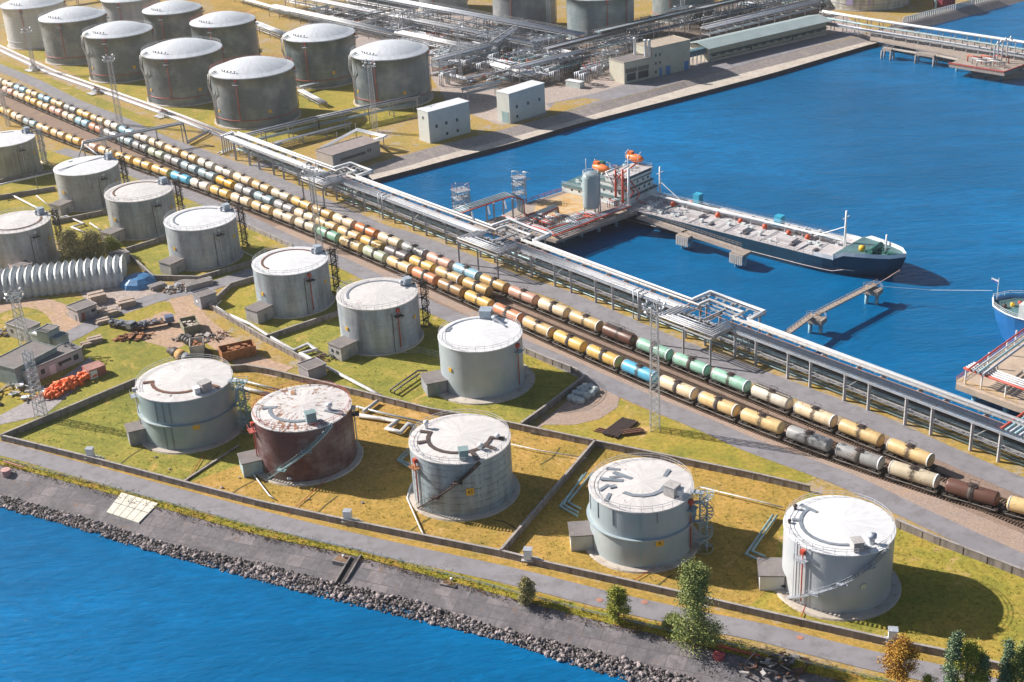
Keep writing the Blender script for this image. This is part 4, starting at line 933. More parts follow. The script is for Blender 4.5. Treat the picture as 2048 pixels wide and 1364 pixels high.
# the platforms that carry the loops
for a, b in PORT[:3]:
    mb = MB()
    for q in (a+0.2, a+b/2, a+b-0.2):
        mb.beam(RK(q, -7.4, -0.1), RK(q, -7.4, RH+0.2), 0.42); mb.beam(RK(q, -7.8, RH+0.3), RK(q, RW+6.6, RH+0.3), 0.28, 0.4)
        mb.beam(RK(q, RW+4.6, -2.0), RK(q, RW+4.6, RH+0.2), 0.42)
    for o in (-7.6, -4.6, 6.9, RW+6.2): mb.beam(RK(a-0.2, o, RH+0.28), RK(a+b+0.2, o, RH+0.28), 0.22, 0.36)
    for o in (-4.6, -1.6): mb.beam(RK(a, o, RH+0.6), RK(a+b, o, RH+0.6), 0.12)
    mb.build('loop_platform', LEG, root)
    mb = MB(); q = a+1.2
    while q < a+b-1:
        for o in (-3.4, -1.4, 7.6, 9.6): mb.box(RK(q, o, RH+0.75), (0.5, 0.9, 0.35), math.atan2(RD.y, RD.x))
        q += 2.4
    mb.build('pipe_shoe', GALV, root)
# vertical drop loops beside the rack
for s0, o0 in ((191, -1.1), (192.6, -1.1), (300, -1.8), (303, -1.8), (84, -1.0), (86, -1.0)):
    MB().path([RK(s0, 1.0, RH+1.3), RK(s0, o0, RH+1.3), RK(s0, o0, 0.6), RK(s0, o0+0.1, 0.4)], 0.16, 8).build('drop_pipe', PIPE, root)
# the end of the rack: pipes dive to the ground at its north-west end
for k in range(6):
    o = k*1.0; MB().path([RK(-8, o, RH+0.5), RK(-10.5-k*0.3, o, RH+0.5), RK(-10.5-k*0.3, o, 0.8), RK(-12.5-k*0.2, o, 0.8), RK(-12.5-k*.2, o-1.5, 0.5)], 0.24, 8).build('riser_pipe', PIPE, root)
# bent crossing pipe gantry over the three trains
g = thing('pipe_gantry', G(230, 290), 'grey overhead pipe gantry crossing the three trains on thin posts', 'pipe gantry')
z_ = 7.2
def GP(u, v, z=z_): return G(u, v, z)
A_, B_ = GP(166, 286), GP(361, 247)
for k, (dz, r_) in enumerate(((0, 0.30), (0.7, 0.22))):
    dd = Vector((0.45*k, -0.45*k, dz))
    MB().path([G(152, 330, 0.6)+dd if k else GP(205, 317, z_-2.5), A_+dd, B_+dd, Vector((B_.x+1.5, B_.y-2.2, z_+dz)), Vector((B_.x+2.2, B_.y-3.2, 0.7+dz)), G(418, 263, 0.7)+dd], r_, 8).build('pipe', PIPE, g)
MB().beam(A_-Vector((0, 0, .3)), B_-Vector((0, 0, .3)), 0.3, 0.4).build('girder', GALV, g)
for f in (0.0, 0.36, 0.74, 1.0):
    p = A_.lerp(B_, f); MB().beam((p.x, p.y, 0), (p.x, p.y, z_-0.4), 0.34).build('post', GALV, g)
for q in ((205, 317), (183, 330)):
    p = GP(*q, 3.6); MB().beam((p.x, p.y, 0), (p.x, p.y, 4.5), 0.25).build('post', GALV, g)

# ---------------------------------------------------------------- containment walls
def wall(px, h, label, t=0.32, mat=None, cap=True, step=3.0):
    P = [V2(p) for p in GL(px)]; root = thing('containment_wall', P[0], label, 'wall', 'concrete containment walls')
    mb = MB(); mc = MB(); mp = MB()
    for i, (a, b) in enumerate(zip(P, P[1:])):
        d = (b-a).normalized(); a2 = a-d*(t/2-0.003*i); b2 = b+d*(t/2)
        mb.beam(a2+Vector((0, 0, h/2)), b2+Vector((0, 0, h/2)), t, h)
        mc.beam(a2+Vector((0, 0, h+0.05)), b2+Vector((0, 0, h+0.05)), t+0.14, 0.10+0.004*(i % 2))
        L = (b-a).length; k = 0.8
        while k < L-0.5: q = a+d*k; mp.box(q+Vector((0, 0, h/2-0.02)), (0.22, t+0.16, h), math.atan2(d.y, d.x)); k += step
    mb.build('panel', mat or CONCD, root)
    if cap: mc.build('coping', CONC, root)
    if mp.v: tag(mp.build('pilaster', CONCD, root), kind='stuff')
    return root
wall([(5, 881), (180, 924), (385, 978), (520, 1013), (705, 1053), (1003, 1113)], 1.35, 'long low concrete wall along the shore road, in front of the green and brown tanks')
wall([(1003, 1113), (1102, 1138), (1374, 1199), (1520, 1233), (1764, 1288), (1873, 1310), (2048, 1352), (2300, 1412)], 1.35, 'low concrete wall along the shore road in front of the white tanks')
wall([(5, 881), (274, 768)], 1.5, 'concrete wall running from the road corner to the pale green tank')
wall([(455, 743), (493, 741), (540, 749), (602, 764), (697, 787), (859, 828), (1017, 856), (1190, 893)], 1.5, 'long concrete wall behind the near row of tanks')
wall([(1190, 893), (1500, 957), (1618, 984)], 1.5, 'concrete wall behind the tank with the ring girder')
wall([(1792, 1054), (1870, 1087), (2048, 1156), (2300, 1256)], 1.6, 'rust-stained concrete wall beside the rail road at the right edge', step=4.5)
wall([(1190, 893), (1003, 1112)], 1.5, 'straight cross wall between the numbered tank and the ring girder tank')
wall([(1049, 706), (1100, 728), (1154, 749), (1168, 764), (1102, 815), (1044, 857)], 1.5, 'angled concrete wall round the white tank with the wide base')
wall([(252, 509), (308, 560), (398, 562), (508, 530)], 1.4, 'bent concrete wall behind the folded hangar and beam stacks')
wall([(254, 505), (331, 481)], 1.4, 'short concrete wall left of the mottled tank')
wall([(106, 449), (213, 428)], 1.4, 'short concrete wall between the two stained left tanks')
wall([(-20, 402), (111, 381)], 1.4, 'short concrete wall at the left edge below the cut-off tank')
wall([(-20, 370), (111, 345)], 1.2, 'low brown wall at the left edge under the raised pipe')
wall([(508, 562), (462, 576), (420, 617), (520, 678), (628, 736)], 1.4, 'long bent concrete wall below the rust-streaked tank')
wall([(533, 681), (677, 632)], 1.4, 'cross wall between the two tanks nearest the white one')
wall([(497, 457), (586, 497)], 1.3, 'sloping concrete wall beside the rail road at the mottled tank', mat=CONC)
wall([(365, 967), (477, 894)], 0.35, 'thin low curb dividing green and golden grass', t=0.25, step=99)

# ---------------------------------------------------------------- ground pipes
def gpipe(px, r_, label, mat=PIPEW, z=0.75, posts=True, group='ground pipelines', zs=None, step=6.0, flange=True):
    P = [G(u, v, (zs[i] if zs else z)) for i, (u, v) in enumerate(px)]
    root = thing('pipeline', (P[0].x, P[0].y, 0), label, 'pipeline', group)
    MB().path(P, r_, 10).build('pipe', mat, root)
    if posts:
        mb = MB(); n = 0
        for a, b in zip(P, P[1:]):
            L = (b-a).length; k = min(1.0, L/2)
            while k < L: q = a.lerp(b, k/L); mb.beam((q.x, q.y, 0), (q.x, q.y, q.z-r_*0.6), 0.22 if r_ > .2 else .1); n += 1; k += step
        if n: tag(mb.build('pipe_support', CONC if r_ > .2 else GALV, root), kind='stuff')
    return root
gpipe([(459, 630), (500, 648), (544, 676), (587, 701), (615, 688), (633, 699), (602, 707), (736, 778), (769, 796)], 0.42, 'thick white wrapped pipeline with a square jog below the streaked tank')
gpipe([(468, 757), (568, 782)], 0.22, 'thin grey pipeline from the green tank to the brown tank', PIPE)
gpipe([(473, 773), (541, 789)], 0.42, 'thick rust-spotted pipeline from the green tank to the brown tank')
gpipe([(713, 813), (760, 825), (853, 846)], 0.24, 'thin grey pipeline right of the brown tank', PIPE)
gpipe([(714, 830), (760, 837), (794, 842), (774, 857), (801, 865), (816, 848), (831, 853)], 0.46, 'thick white pipeline with a Z bend between the brown tank and the numbered tank')
gpipe([(726, 824), (755, 802)], 0.42, 'short thick white pipe stub by the wall behind the brown tank')
for i, (a, b, c_) in enumerate(((0, 0, 0), (10, 4, 3))):
    gpipe([(1173+a*1.0, 946+a*.1), (1120+a*1.6, 1012-b*2.0), (1155+a*.6, 1032-c_*5)], 0.2, ['outer teal pipe of the bent group left of the ring girder tank', 'inner teal pipe of the bent group left of the ring girder tank'][i], PIPET)
gpipe([(1166, 950), (1127, 1009), (1157, 1025)], 0.2, 'middle teal pipe of the bent group left of the ring girder tank', PIPET)
gpipe([(1546, 1030), (1492, 1108), (1524, 1122)], 0.22, 'left of two white-teal pipes bent beside the bright white tank', PIPET)
gpipe([(1554, 1031), (1504, 1102), (1530, 1113)], 0.22, 'right of two white-teal pipes bent beside the bright white tank', PIPET)
gpipe([(855, 741), (836, 741), (781, 779), (781, 783)], 0.2, 'upper of two dark pipes bent away from the teal-door hut', PIPED, zs=[1.2, 1.2, 1.2, .2])
gpipe([(855, 748), (838, 748), (789, 782), (789, 786)], 0.2, 'lower of two dark pipes bent away from the teal-door hut', PIPED, zs=[1.2, 1.2, 1.2, .2])
gpipe([(504, 925), (508, 950), (538, 990), (549, 997)], 0.13, 'thin white bent pipe at the foot of the brown tank', WHITE, 0.5)
gpipe([(823, 967), (814, 996), (842, 1060), (848, 1070)], 0.13, 'thin white bent pipe at the foot of the numbered tank', WHITE, 0.5)
gpipe([(817, 897), (795, 920), (824, 938)], 0.2, 'teal pipe elbow behind the numbered tank', PIPET)
gpipe([(819, 904), (801, 920), (826, 932)], 0.2, 'inner teal pipe elbow behind the numbered tank', PIPET)
gpipe([(1021, 888), (1080, 901), (1172, 916)], 0.12, 'thin rusty pipe on posts right of the numbered tank', PIPEW, 0.7)
gpipe([(1400, 974), (1520, 1003), (1566, 1015)], 0.14, 'thin pale pipe on posts between the two white tanks', PIPEW, 0.7)
gpipe([(26, 391), (115, 437), (133, 432), (168, 447), (144, 454), (172, 466)], 0.32, 'white zigzag pipeline between the stained left tanks')
gpipe([(73, 391), (99, 412)], 0.2, 'short pale pipe left of the gantry tank')
gpipe([(180, 446), (204, 462)], 0.25, 'short white pipe by the hut of the arc-walkway tank')
gpipe([(-20, 374), (105, 345)], 0.3, 'raised grey pipe on tall posts at the left edge', PIPE, z=4.2, step=14)
gpipe([(405, 470), (462, 490), (520, 520)], 0.12, 'thin white pipe behind the mottled tank', WHITE, 0.5)
gpipe([(610, 528), (700, 570)], 0.12, 'thin white pipe behind the rust-streaked tank', WHITE, 0.5)
gpipe([(74, 320), (150, 355), (230, 350)], 0.15, 'thin pale pipe behind the gantry tank', WHITE, 0.5)
gpipe([(443, 600), (432, 612), (459, 629)], 0.1, 'thin white conduit inside the bent wall', WHITE, 1.2)
# red foam lines crossing from the road wall to each tank
for a, b, lab in (((575, 1028), (715, 905), 'thin red fire line rising to the brown tank'), ((370, 968), (410, 906), 'thin red fire line rising to the green tank'),
                  ((1255, 1168), (1310, 1135), 'thin red fire line at the ring girder tank'), ((1596, 1250), (1612, 1208), 'thin red fire line at the foot of the bright white tank')):
    gpipe([a, b], 0.07, lab, PIPER, 0.35, step=5)
# handrail walkway by the streaked tank
A_, B_, C_ = G(633, 716), G(838, 708), G(880, 718)
t = thing('railed_walkway', A_, 'thin grey handrail walkway between the streaked tank and the white tank', 'walkway')
mb = MB()
for a, b in ((A_, B_), (B_, C_)):
    for z in (0.6, 1.2, 1.8): mb.beam(a+Vector((0, 0, z)), b+Vector((0, 0, z)), 0.07)
    n = max(2, int((b-a).length/3))
    for i in range(n+1): q = a.lerp(b, i/n); mb.beam(q, q+Vector((0, 0, 1.8)), 0.07)
mb.build('handrail', PIPE, t)

# ---------------------------------------------------------------- buildings and clutter in the yard
YA = R(38)   # direction along the yard (to the upper right in the photograph)
def blk(px_corner, w_, d_, h, lab, a=YA, cat='building', name='yard_building', wallm=None, roofm=None, z=0, parts=(), par=None, over=0.2, group=None):
    """box building whose lowest visible corner stands at px_corner; w_ along a, d_ to the upper left"""
    g = G(*px_corner); X = Vector((math.cos(a), math.sin(a), 0)); Y = Vector((-X.y, X.x, 0)); cc = g+X*w_/2+Y*d_/2
    root = thing(name, (cc.x, cc.y, z), lab, cat, group)
    MB().box(cc+Vector((0, 0, z+h/2)), (w_, d_, h), a).build('wall', wallm or WALLG, root)
    mb = MB().box(cc+Vector((0, 0, z+h+0.1)), (w_+2*over, d_+2*over, 0.2), a); mb.build('roof', roofm or ROOFING, root)
    mp = MB()
    for s_ in (-1, 1):
        mp.box(cc+Y*s_*(d_/2+over-0.08)+Vector((0, 0, z+h+0.29)), (w_+2*over, 0.16, 0.18), a); mp.box(cc+X*s_*(w_/2+over-0.08)+Vector((0, 0, z+h+0.287)), (0.16, d_+2*over-0.33, 0.17), a)
    mp.build('parapet', wallm or WALLG, root)
    for kind, face, u, zz, pw, ph, m_ in parts:      # face: 'f' front right, 'l' left front
        if face == 'f': p = g+X*u*w_-Y*0.04; ang = a
        else: p = g+Y*u*d_-X*0.04; ang = a+math.pi/2
        MB().box(p+Vector((0, 0, z+zz+ph/2)), (pw, 0.12, ph), ang).build(kind, m_, root)
    return root
GD = M('grey_door', (0.25, 0.27, 0.28), 0.5)
def blk3(c0, cr, cl, top, lab, z=0.0, cat='building', name='yard_building', wallm=None, roofm=None, parts=(), over=0.15, h=None, group=None, parapet=True):
    """box building from three ground corners (nearest, right, left) and the row where its nearest roof corner shows"""
    g = G(*c0, z); gr = G(*cr, z); gl = G(*cl, z)
    if h is None:
        lo, hi = 0.5, 40
        for _ in range(30):
            m_ = (lo+hi)/2; q = g+Vector((0, 0, m_))-Vector((0, 0, CAMH)); v = 682-FPX*q.dot(UP)/q.dot(FW)
            if v > top: lo = m_
            else: hi = m_
        h = m_
    X = (gr-g); w_ = X.length; X.normalize(); Y = Vector((-X.y, X.x, 0)); d_ = max(1.5, abs((gl-g).dot(Y))); a = math.atan2(X.y, X.x)
    cc = g+X*w_/2+Y*d_/2; root = thing(name, (cc.x, cc.y, z), lab, cat, group)
    MB().box(cc+Vector((0, 0, h/2)), (w_, d_, h), a).build('wall', wallm or WALLG, root)
    MB().box(cc+Vector((0, 0, h+0.1)), (w_+2*over, d_+2*over, 0.2), a).build('roof', roofm or ROOFING, root)
    if parapet:
        mp = MB()
        for s_ in (-1, 1):
            mp.box(cc+Y*s_*(d_/2+over-0.08)+Vector((0, 0, h+0.29)), (w_+2*over, 0.16, 0.18), a); mp.box(cc+X*s_*(w_/2+over-0.08)+Vector((0, 0, h+0.287)), (0.16, d_+2*over-0.33, 0.17), a)
        mp.build('parapet', wallm or WALLG, root)
    for kind, face, u, zz, pw, ph, m_ in parts:
        if face == 'f': p = g+X*u*w_-Y*0.03; ang = a
        else: p = g+Y*u*d_-X*0.03; ang = a+math.pi/2
        if zz < 0: zz = h+zz
        MB().box(p+Vector((0, 0, zz+ph/2)), (pw, 0.12, ph), ang).build(kind, m_, root)
    root['_h'] = h; root['_w'] = w_; root['_d'] = d_
    del root['_h'], root['_w'], root['_d']
    return root
GD = M('grey_door', (0.25, 0.27, 0.28), 0.5)
PGG = M('pale_grey_green_wall', (0.38, 0.42, 0.40), 0.8); DGW = M('dim_green_wall', (0.24, 0.30, 0.30), 0.8); TFELT = M('teal_felt', (0.16, 0.24, 0.26), 0.8)
blk3((55, 771), (168, 722), (34, 756), 0, 'long low grey building with a white door beside the paved strip', h=3.4, parts=[('door', 'f', 0.46, 0.05, 1.6, 2.4, WHITE), ('window', 'f', 0.68, 1.7, 3.6, 0.7, WIN), ('window', 'f', 0.88, 1.2, 1.3, 1.3, WIN), ('window', 'f', 0.29, 1.2, 1.0, 1.2, WIN), ('window', 'f', 0.60, 1.2, 0.5, 1.0, WIN), ('door', 'l', 0.5, 0.05, 1.2, 2.2, GD)], wallm=M('pale_blue_grey_wall', (0.42, 0.45, 0.45), 0.8, 0, 0.1, 0.5))
g4 = [(29, 740), (111, 697), (-12, 724)]
def drop(px, z): p = G(px[0], px[1], z); return p
def gpx(p): q = Vector((p[0], p[1], 0-CAMH)); zz = q.dot(FW); return (1024+FPX*q.dot(RT)/zz, 682-FPX*q.dot(UP)/zz)
def blk4(c0, cr, cl, h, lab, **kw): return blk3(gpx(G(*c0, h)), gpx(G(*cr, h)), gpx(G(*cl, h)), 0, lab, h=h-0.003, **kw)
blk4((29, 740), (113, 696), (-12, 722), 4.6, 'wide flat-roofed grey building behind the long low one', parts=[('vent_hood', 'f', 0.3, 3, 0.6, 0.6, BLACK)], wallm=DGW)
blk4((113, 680), (136, 669), (95, 672), 3.8, 'small annex with a teal roof by the yard road', wallm=PGG, roofm=TFELT)
blk4((95, 667), (118, 654), (77, 660), 5.4, 'tall grey block with a brown roof above the teal-roofed annex', wallm=PGG, parts=[('door', 'l', 0.4, 1.0, 0.9, 2.0, GD)])
blk4((77, 672), (97, 662), (60, 667), 3.2, 'low grey link between the two roofed blocks at the left', wallm=PGG, roofm=WHITE)
blk4((51, 661), (80, 648), (6, 650), 3.4, 'grey building with a brown flat roof at the left edge under the light mast', parts=[('door', 'l', 0.3, 0.05, 1.0, 2.1, GD), ('window', 'l', 0.75, 1.4, 0.8, 1.0, WIN)])
blk3((159, 645), (196, 631), (143, 634), 623, 'pale workshop with a red-brown door and brown roof in the middle of the yard', wallm=M('pale_lilac_wall', (0.46, 0.42, 0.42), 0.8, 0, .15, .6, (.3, .24, .22), .25), over=0.3, parts=[('door', 'f', 0.25, 0.05, 1.0, 2.2, M('red_brown_door', (0.28, 0.09, 0.07), 0.6)), ('door', 'f', 0.5, 0.05, 1.1, 2.2, GD), ('door', 'l', 0.3, 0.05, 0.7, 1.8, GD), ('window', 'f', 0.82, 1.5, 1.2, 0.8, WIN)])
blk((404, 619), 4.6, 4.2, 3.2, 'small grey shed by the bent wall near the yard road', wallm=M('blue_grey_hut', (0.28, 0.29, 0.33), 0.7), parts=[('window', 'l', 0.5, 1.4, 1.2, 0.5, WHITE)])
blk((619, 764), 4.8, 4.6, 2.8, 'small grey shed with a dark roof at the end of the bent wall', wallm=M('lilac_grey_wall', (0.36, 0.33, 0.35), 0.8))
blk((232, 534), 4.5, 3.5, 3.0, 'small lilac-grey shed between the tree clump and the hangar')
blk((35, 566), 5, 4, 4.2, 'pinkish small shed at the foot of the left mottled tank', wallm=M('pinkish_wall', (0.48, 0.38, 0.38), 0.8))
blk3((181, 760), (214, 748), (165, 751), 743, 'rusty red shipping container with white doors beside the orange pile', cat='container', name='container', over=0.02, parapet=False, wallm=M('container_red', (0.33, 0.10, 0.085), 0.6, 0, 0.25, 0.8), roofm=M('faded_red_roof', (0.42, 0.20, 0.17), 0.7, 0, 0.3, 0.5, (0.25, 0.13, 0.1), 0.3), parts=[('door', 'f', 0.24, 0.05, 1.9, 2.0, WHITE), ('door', 'l', 0.5, 0.05, 2.0, 2.0, M('faded_pink_doors', (0.46, 0.36, 0.35), 0.6))])
# folded-plate hangar
e0 = G(249, 574); ax = -(G(249, 574)-G(0, 603)).normalized(); yy = Vector((ax.y, -ax.x, 0))
if yy.y < 0: yy = -yy
root = thing('folded_hangar', e0, 'long white folded-plate hangar with a zigzag arched roof at the left edge', 'hangar')
mb = MB(); nx = 44; W_, H_ = 13.5, 6.4; na_ = 11; rows = []
for i in range(nx+1):
    row = []
    for j in range(na_+1):
        f = j/na_; a = math.pi*f; k = 1.0 if (i % 2 == 0) else 0.84
        wv = 1.0 if ((i//1) % 2 == 0) else 0.86
        px_ = W_/2*(1-math.copysign(abs(math.cos(a))**0.75, math.cos(a))*wv); pz = H_*(abs(math.sin(a))**0.65)*k
        row.append(e0+ax*(i*0.98)+yy*px_+Vector((0, 0, pz+0.02)))
    rows.append(row)
for i in range(nx):
    for j in range(na_): mb.add([rows[i][j], rows[i+1][j], rows[i+1][j+1], rows[i][j+1]], [(0, 1, 2, 3)])
mb.build('folded_roof', M('white_folded_sheet', (0.62, 0.64, 0.64), 0.42, 0.25, 0.15, 0.4, (0.35, 0.37, 0.38), 0.2), root)
MB().poly([p for p in rows[0]]).build('end_wall', M('pale_end_wall', (0.45, 0.47, 0.46), 0.7), root)
# small helpers for clutter
def scrap(px, n, size, lab, mats, spread, h=1.2, cat='scrap pile', name='scrap_pile', seed=1, stuff=True):
    rnd = random.Random(seed); g = G(*px); root = thing(name, g, lab, cat)
    per = [MB() for _ in mats]
    for i in range(n):
        a = rnd.uniform(0, 6.28); rr = rnd.random()**0.6; p = g+Vector((math.cos(a)*spread[0]*rr, math.sin(a)*spread[1]*rr, 0))
        z = h*(1-rr)*rnd.uniform(0.2, 1)+0.2; L = size*rnd.uniform(0.4, 1.3); b = rnd.uniform(0, 6.28); t = rnd.uniform(-0.5, 0.5)
        d = Vector((math.cos(b)*math.cos(t), math.sin(b)*math.cos(t), math.sin(t)))*L/2
        k = rnd.randrange(len(mats))
        if rnd.random() < 0.55: per[k].beam(p+Vector((0, 0, z))-d, p+Vector((0, 0, z))+d, rnd.uniform(0.1, 0.35), rnd.uniform(0.06, 0.3))
        else: per[k].box(p+Vector((0, 0, z)), (L*0.6, L*rnd.uniform(0.2, 0.6), rnd.uniform(0.1, 0.5)), M=Matrix.Rotation(b, 3, 'Z') @ Matrix.Rotation(t, 3, 'X'))
    for m_, q in zip(mats, per):
        if q.v: tag(q.build('debris', m_, root), kind='stuff')
    return root
WOOD = M('greyed_timber', (0.42, 0.33, 0.27), 0.85, 0, 0.3, 1.0)
scrap((355, 579), 80, 1.6, 'tangled scrap heap between the stacks of concrete beams', [RUSTY, WHITE, CONC], (4.2, 3.2), 1.8, seed=3)
scrap((176, 623), 40, 2.6, 'jumble of timber left of the pale workshop', [WOOD, CONC], (5, 3), 1.6, seed=4)
scrap((10, 665), 30, 2.2, 'dark junk beside the left edge building', [BLACK, CONC, WHITE], (5, 3), 1.2, seed=6)
scrap((20, 790), 60, 3.0, 'shadowed clutter of tarps and scrap at the left edge', [BLACK, M('faded_tarp', (0.35, 0.42, 0.45), 0.7), CONC, WHITE], (9, 6), 1.8, seed=8)
scrap((405, 675), 45, 2.4, 'rubble and planks around the open skip', [CONC, WOOD, RUSTY], (7, 3.5), 0.9, seed=9)
scrap((660, 716), 40, 1.4, 'small dark valve scrap in front of the windowed hut', [BLACK, RUSTY], (4.5, 2.2), 1.0, seed=10)
scrap((1552, 1334), 50, 2.4, 'dark rusty boxes and planks at the bottom edge on the shore', [RUSTY, BLACK, CONC], (6, 3), 1.3, seed=12)
scrap((268, 676), 60, 2.2, 'rusty tangle of reinforcing mesh on the grass', [RUSTY, RUSTO], (4.6, 2.4), 1.3, seed=13)
scrap((115, 900), 0, 1, 'x', [], (1, 1)) if False else None
def stack(px, a, L, w_, n, m, lab, mat=CONC, hh=0.35, cat='beam stack', name='beam_stack', gap=0.12, group=None):
    g = G(*px); X = Vector((math.cos(a), math.sin(a), 0)); Y = Vector((-X.y, X.x, 0)); root = thing(name, g, lab, cat, group)
    for k in range(n):
        for j in range(m):
            c_ = g+Y*(j-(m-1)/2)*(w_+gap)+X*random.uniform(-0.3, 0.3)+Vector((0, 0, 0.1+hh*.4+k*(hh*.78+0.06)))
            MB().box(c_, (L*.85, w_*.72, hh), a+random.uniform(-0.01, 0.01)).build('beam', mat, root)
    return root
stack((316, 577), R(40), 5, 0.7, 4, 3, 'square stack of concrete beams left of the scrap heap')
stack((398, 572), R(30), 9, 0.7, 4, 4, 'largest stack of long concrete beams beside the yard road')
stack((370, 566), R(30), 7, 0.7, 2, 3, 'low stack of concrete beams behind the scrap heap')
stack((172, 692), R(25), 2.6, 1.0, 4, 2, 'left stack of dark pallets on the yard grass', WOOD, 0.2, 'pallet stack', 'pallet_stack', 0.2)
stack((190, 684), R(25), 4.0, 1.4, 5, 2, 'right stack of pallets topped with pale sheets on the yard grass', WOOD, 0.22, 'pallet stack', 'pallet_stack', 0.15)
stack((205, 645), R(28), 3.8, 1.4, 3, 2, 'low timber bench frames right of the pale workshop', WOOD, 0.3, 'timber stack', 'timber_stack', 0.3)
stack((222, 630), R(28), 4.4, 1.5, 4, 2, 'middle timber stack right of the pale workshop', WOOD, 0.32, 'timber stack', 'timber_stack', 0.2)
stack((254, 612), R(28), 5.0, 1.8, 5, 2, 'tall timber stack nearest to the yard road', WOOD, 0.34, 'timber stack', 'timber_stack', 0.15)
stack((196, 603), R(28), 5.0, 2.2, 5, 2, 'wooden crate stack behind the workshop roof', WOOD, 0.5, 'crate stack', 'crate_stack', 0.15)
stack((1240, 858), R(52), 9.5, 0.28, 2, 11, 'stack of old rails and sleepers on the grass below the mast', DARKST, 0.25, 'rail stack', 'rail_stack', 0.08)
stack((1210, 864), R(-30), 5, 0.4, 1, 3, 'loose rusty rails left of the rail stack', RUSTY, 0.25, 'rail stack', 'rail_stack', 0.3)
stack((1265, 866), R(10), 5, 0.5, 2, 3, 'short rusty beams right of the rail stack', RUSTY, 0.3, 'rail stack', 'rail_stack', 0.2)
# orange oil booms, each fold of the pile
rnd = random.Random(5); g0, g1 = G(101, 796), G(176, 757)
root = thing('boom_pile', g0, 'long pile of bright orange oil booms on the grass', 'oil booms')
mb = MB()
for i in range(130):
    f = rnd.random(); q = g0.lerp(g1, f)+Vector((rnd.uniform(-1.6, 1.6), rnd.uniform(-1.4, 1.4), 0)); z = rnd.uniform(0.2, 1.7)*(1-abs(f-.5)*.6); r0 = rnd.uniform(0.25, 0.55)
    a = rnd.uniform(0, 3.14); pts = [q+Vector((math.cos(a+k*0.35)*k*0.55, math.sin(a+k*0.35)*k*0.55, z+0.25*math.sin(k*1.3))) for k in range(5)]
    mb.path(pts, r0, 7, r2=r0*0.6)
tag(mb.build('boom_fold', ORANGE, root), kind='stuff')
# open skip, drums and trailers
def skip(px, a, w_, d_, h, lab, mat, fill, cat='skip', name='skip'):
    g = G(*px); X = Vector((math.cos(a), math.sin(a), 0)); Y = Vector((-X.y, X.x, 0)); c_ = g+X*w_/2+Y*d_/2; root = thing(name, c_, lab, cat)
    for s_, nm in ((-1, 'side_panel'), (1, 'side_panel')):
        mb = MB().box(c_+Y*s_*d_/2+Vector((0, 0, h/2+0.1)), (w_, 0.12, h), a)
        for i in range(9): mb.box(c_+Y*s_*(d_/2+0.1)+X*(-w_/2+0.2+i*(w_-0.4)/8)+Vector((0, 0, h/2+0.1)), (0.14, 0.1, h-0.1), a)
        mb.build(nm, mat, root)
    for s_ in (-1, 1): MB().box(c_+X*s_*w_/2+Vector((0, 0, h/2+0.1)), (0.12, d_-0.14, h-0.02), a).build('end_panel', mat, root)
    MB().box(c_+Vector((0, 0, 0.15)), (w_-0.14, d_-0.14, 0.1), a).build('floor_panel', mat, root)
    mb = MB()
    for i in range(16): mb.box(c_+X*random.uniform(-.38, .38)*w_+Y*random.uniform(-.36, .36)*d_+Vector((0, 0, h*0.75+random.uniform(0, .3))), (random.uniform(.5, 1.6), random.uniform(.3, .8), 0.3), a+random.uniform(-1, 1))
    tag(mb.build('load', fill, root), kind='stuff'); return root
skip((371, 673), R(22), 4.0, 6.2, 2.4, 'open skip full of pale rubble beside the dirt track', M('olive_skip', (0.26, 0.25, 0.18), 0.7, 0, .3, .8), CONCL)
skip((447, 726), R(22), 8.2, 4.2, 2.6, 'rusty orange open wagon body on wheels by the dirt track', RUSTO, RUSTO, 'wagon body', 'wagon_body')
skip((410, 714), R(100), 5, 3.2, 3.2, 'white-sided rusty box beside the orange wagon body', M('dirty_white_side', (0.58, 0.52, 0.47), 0.6), RUSTO, 'container', 'container')
def truck(px, a, L, lab, bodym, cabm, seed):
    g = G(*px); X = Vector((math.cos(a), math.sin(a), 0)); Y = Vector((-X.y, X.x, 0)); root = thing('truck', g, lab, 'truck')
    MB().box(g+Vector((0, 0, 0.85)), (L, 1.0, 0.3), a).build('chassis', BLACK, root)
    MB().box(g-X*L*0.12+Vector((0, 0, 1.15)), (L*0.72, 2.3, 0.2), a).build('flatbed', bodym, root)
    mb = MB().box(g+X*L*0.38+Vector((0, 0, 1.7)), (L*0.2, 2.2, 1.5), a); mb.build('cab', cabm, root)
    MB().box(g+X*(L*0.48+0.03)+Vector((0, 0, 2.0)), (0.06, 1.9, 0.7), a).build('windscreen', WIN, root)
    for q in (-0.36, -0.22, 0.36):
        for s_ in (-1, 1): MB().path([g+X*L*q+Y*s_*0.85+Vector((0, 0, .5)), g+X*L*q+Y*s_*1.12+Vector((0, 0, .5))], 0.5, 12).build('wheel', BLACK, root)
    rnd = random.Random(seed); mb = MB()
    for i in range(34):
        b = rnd.uniform(0, 3.1); mb.box(g+X*rnd.uniform(-.45, .22)*L+Y*rnd.uniform(-.9, .9)+Vector((0, 0, 1.4+rnd.random()*0.6)), (rnd.uniform(.4, 1.6), rnd.uniform(.2, .6), rnd.uniform(.1, .5)), b)
    tag(mb.build('load', M('mixed_dark_load', (0.20, 0.22, 0.26), 0.7, 0, 0.6, 1.5), root), kind='stuff'); return root
truck((246, 657), R(-32), 8.5, 'grey flatbed truck loaded with junk left of the rusty mesh', BLACK, M('grey_cab', (0.22, 0.24, 0.27), 0.5), 2)
truck((309, 655), R(20), 10.5, 'long dark flatbed truck piled with scrap right of the rusty mesh', RUSTY, M('blue_cab', (0.10, 0.14, 0.24), 0.5), 5)
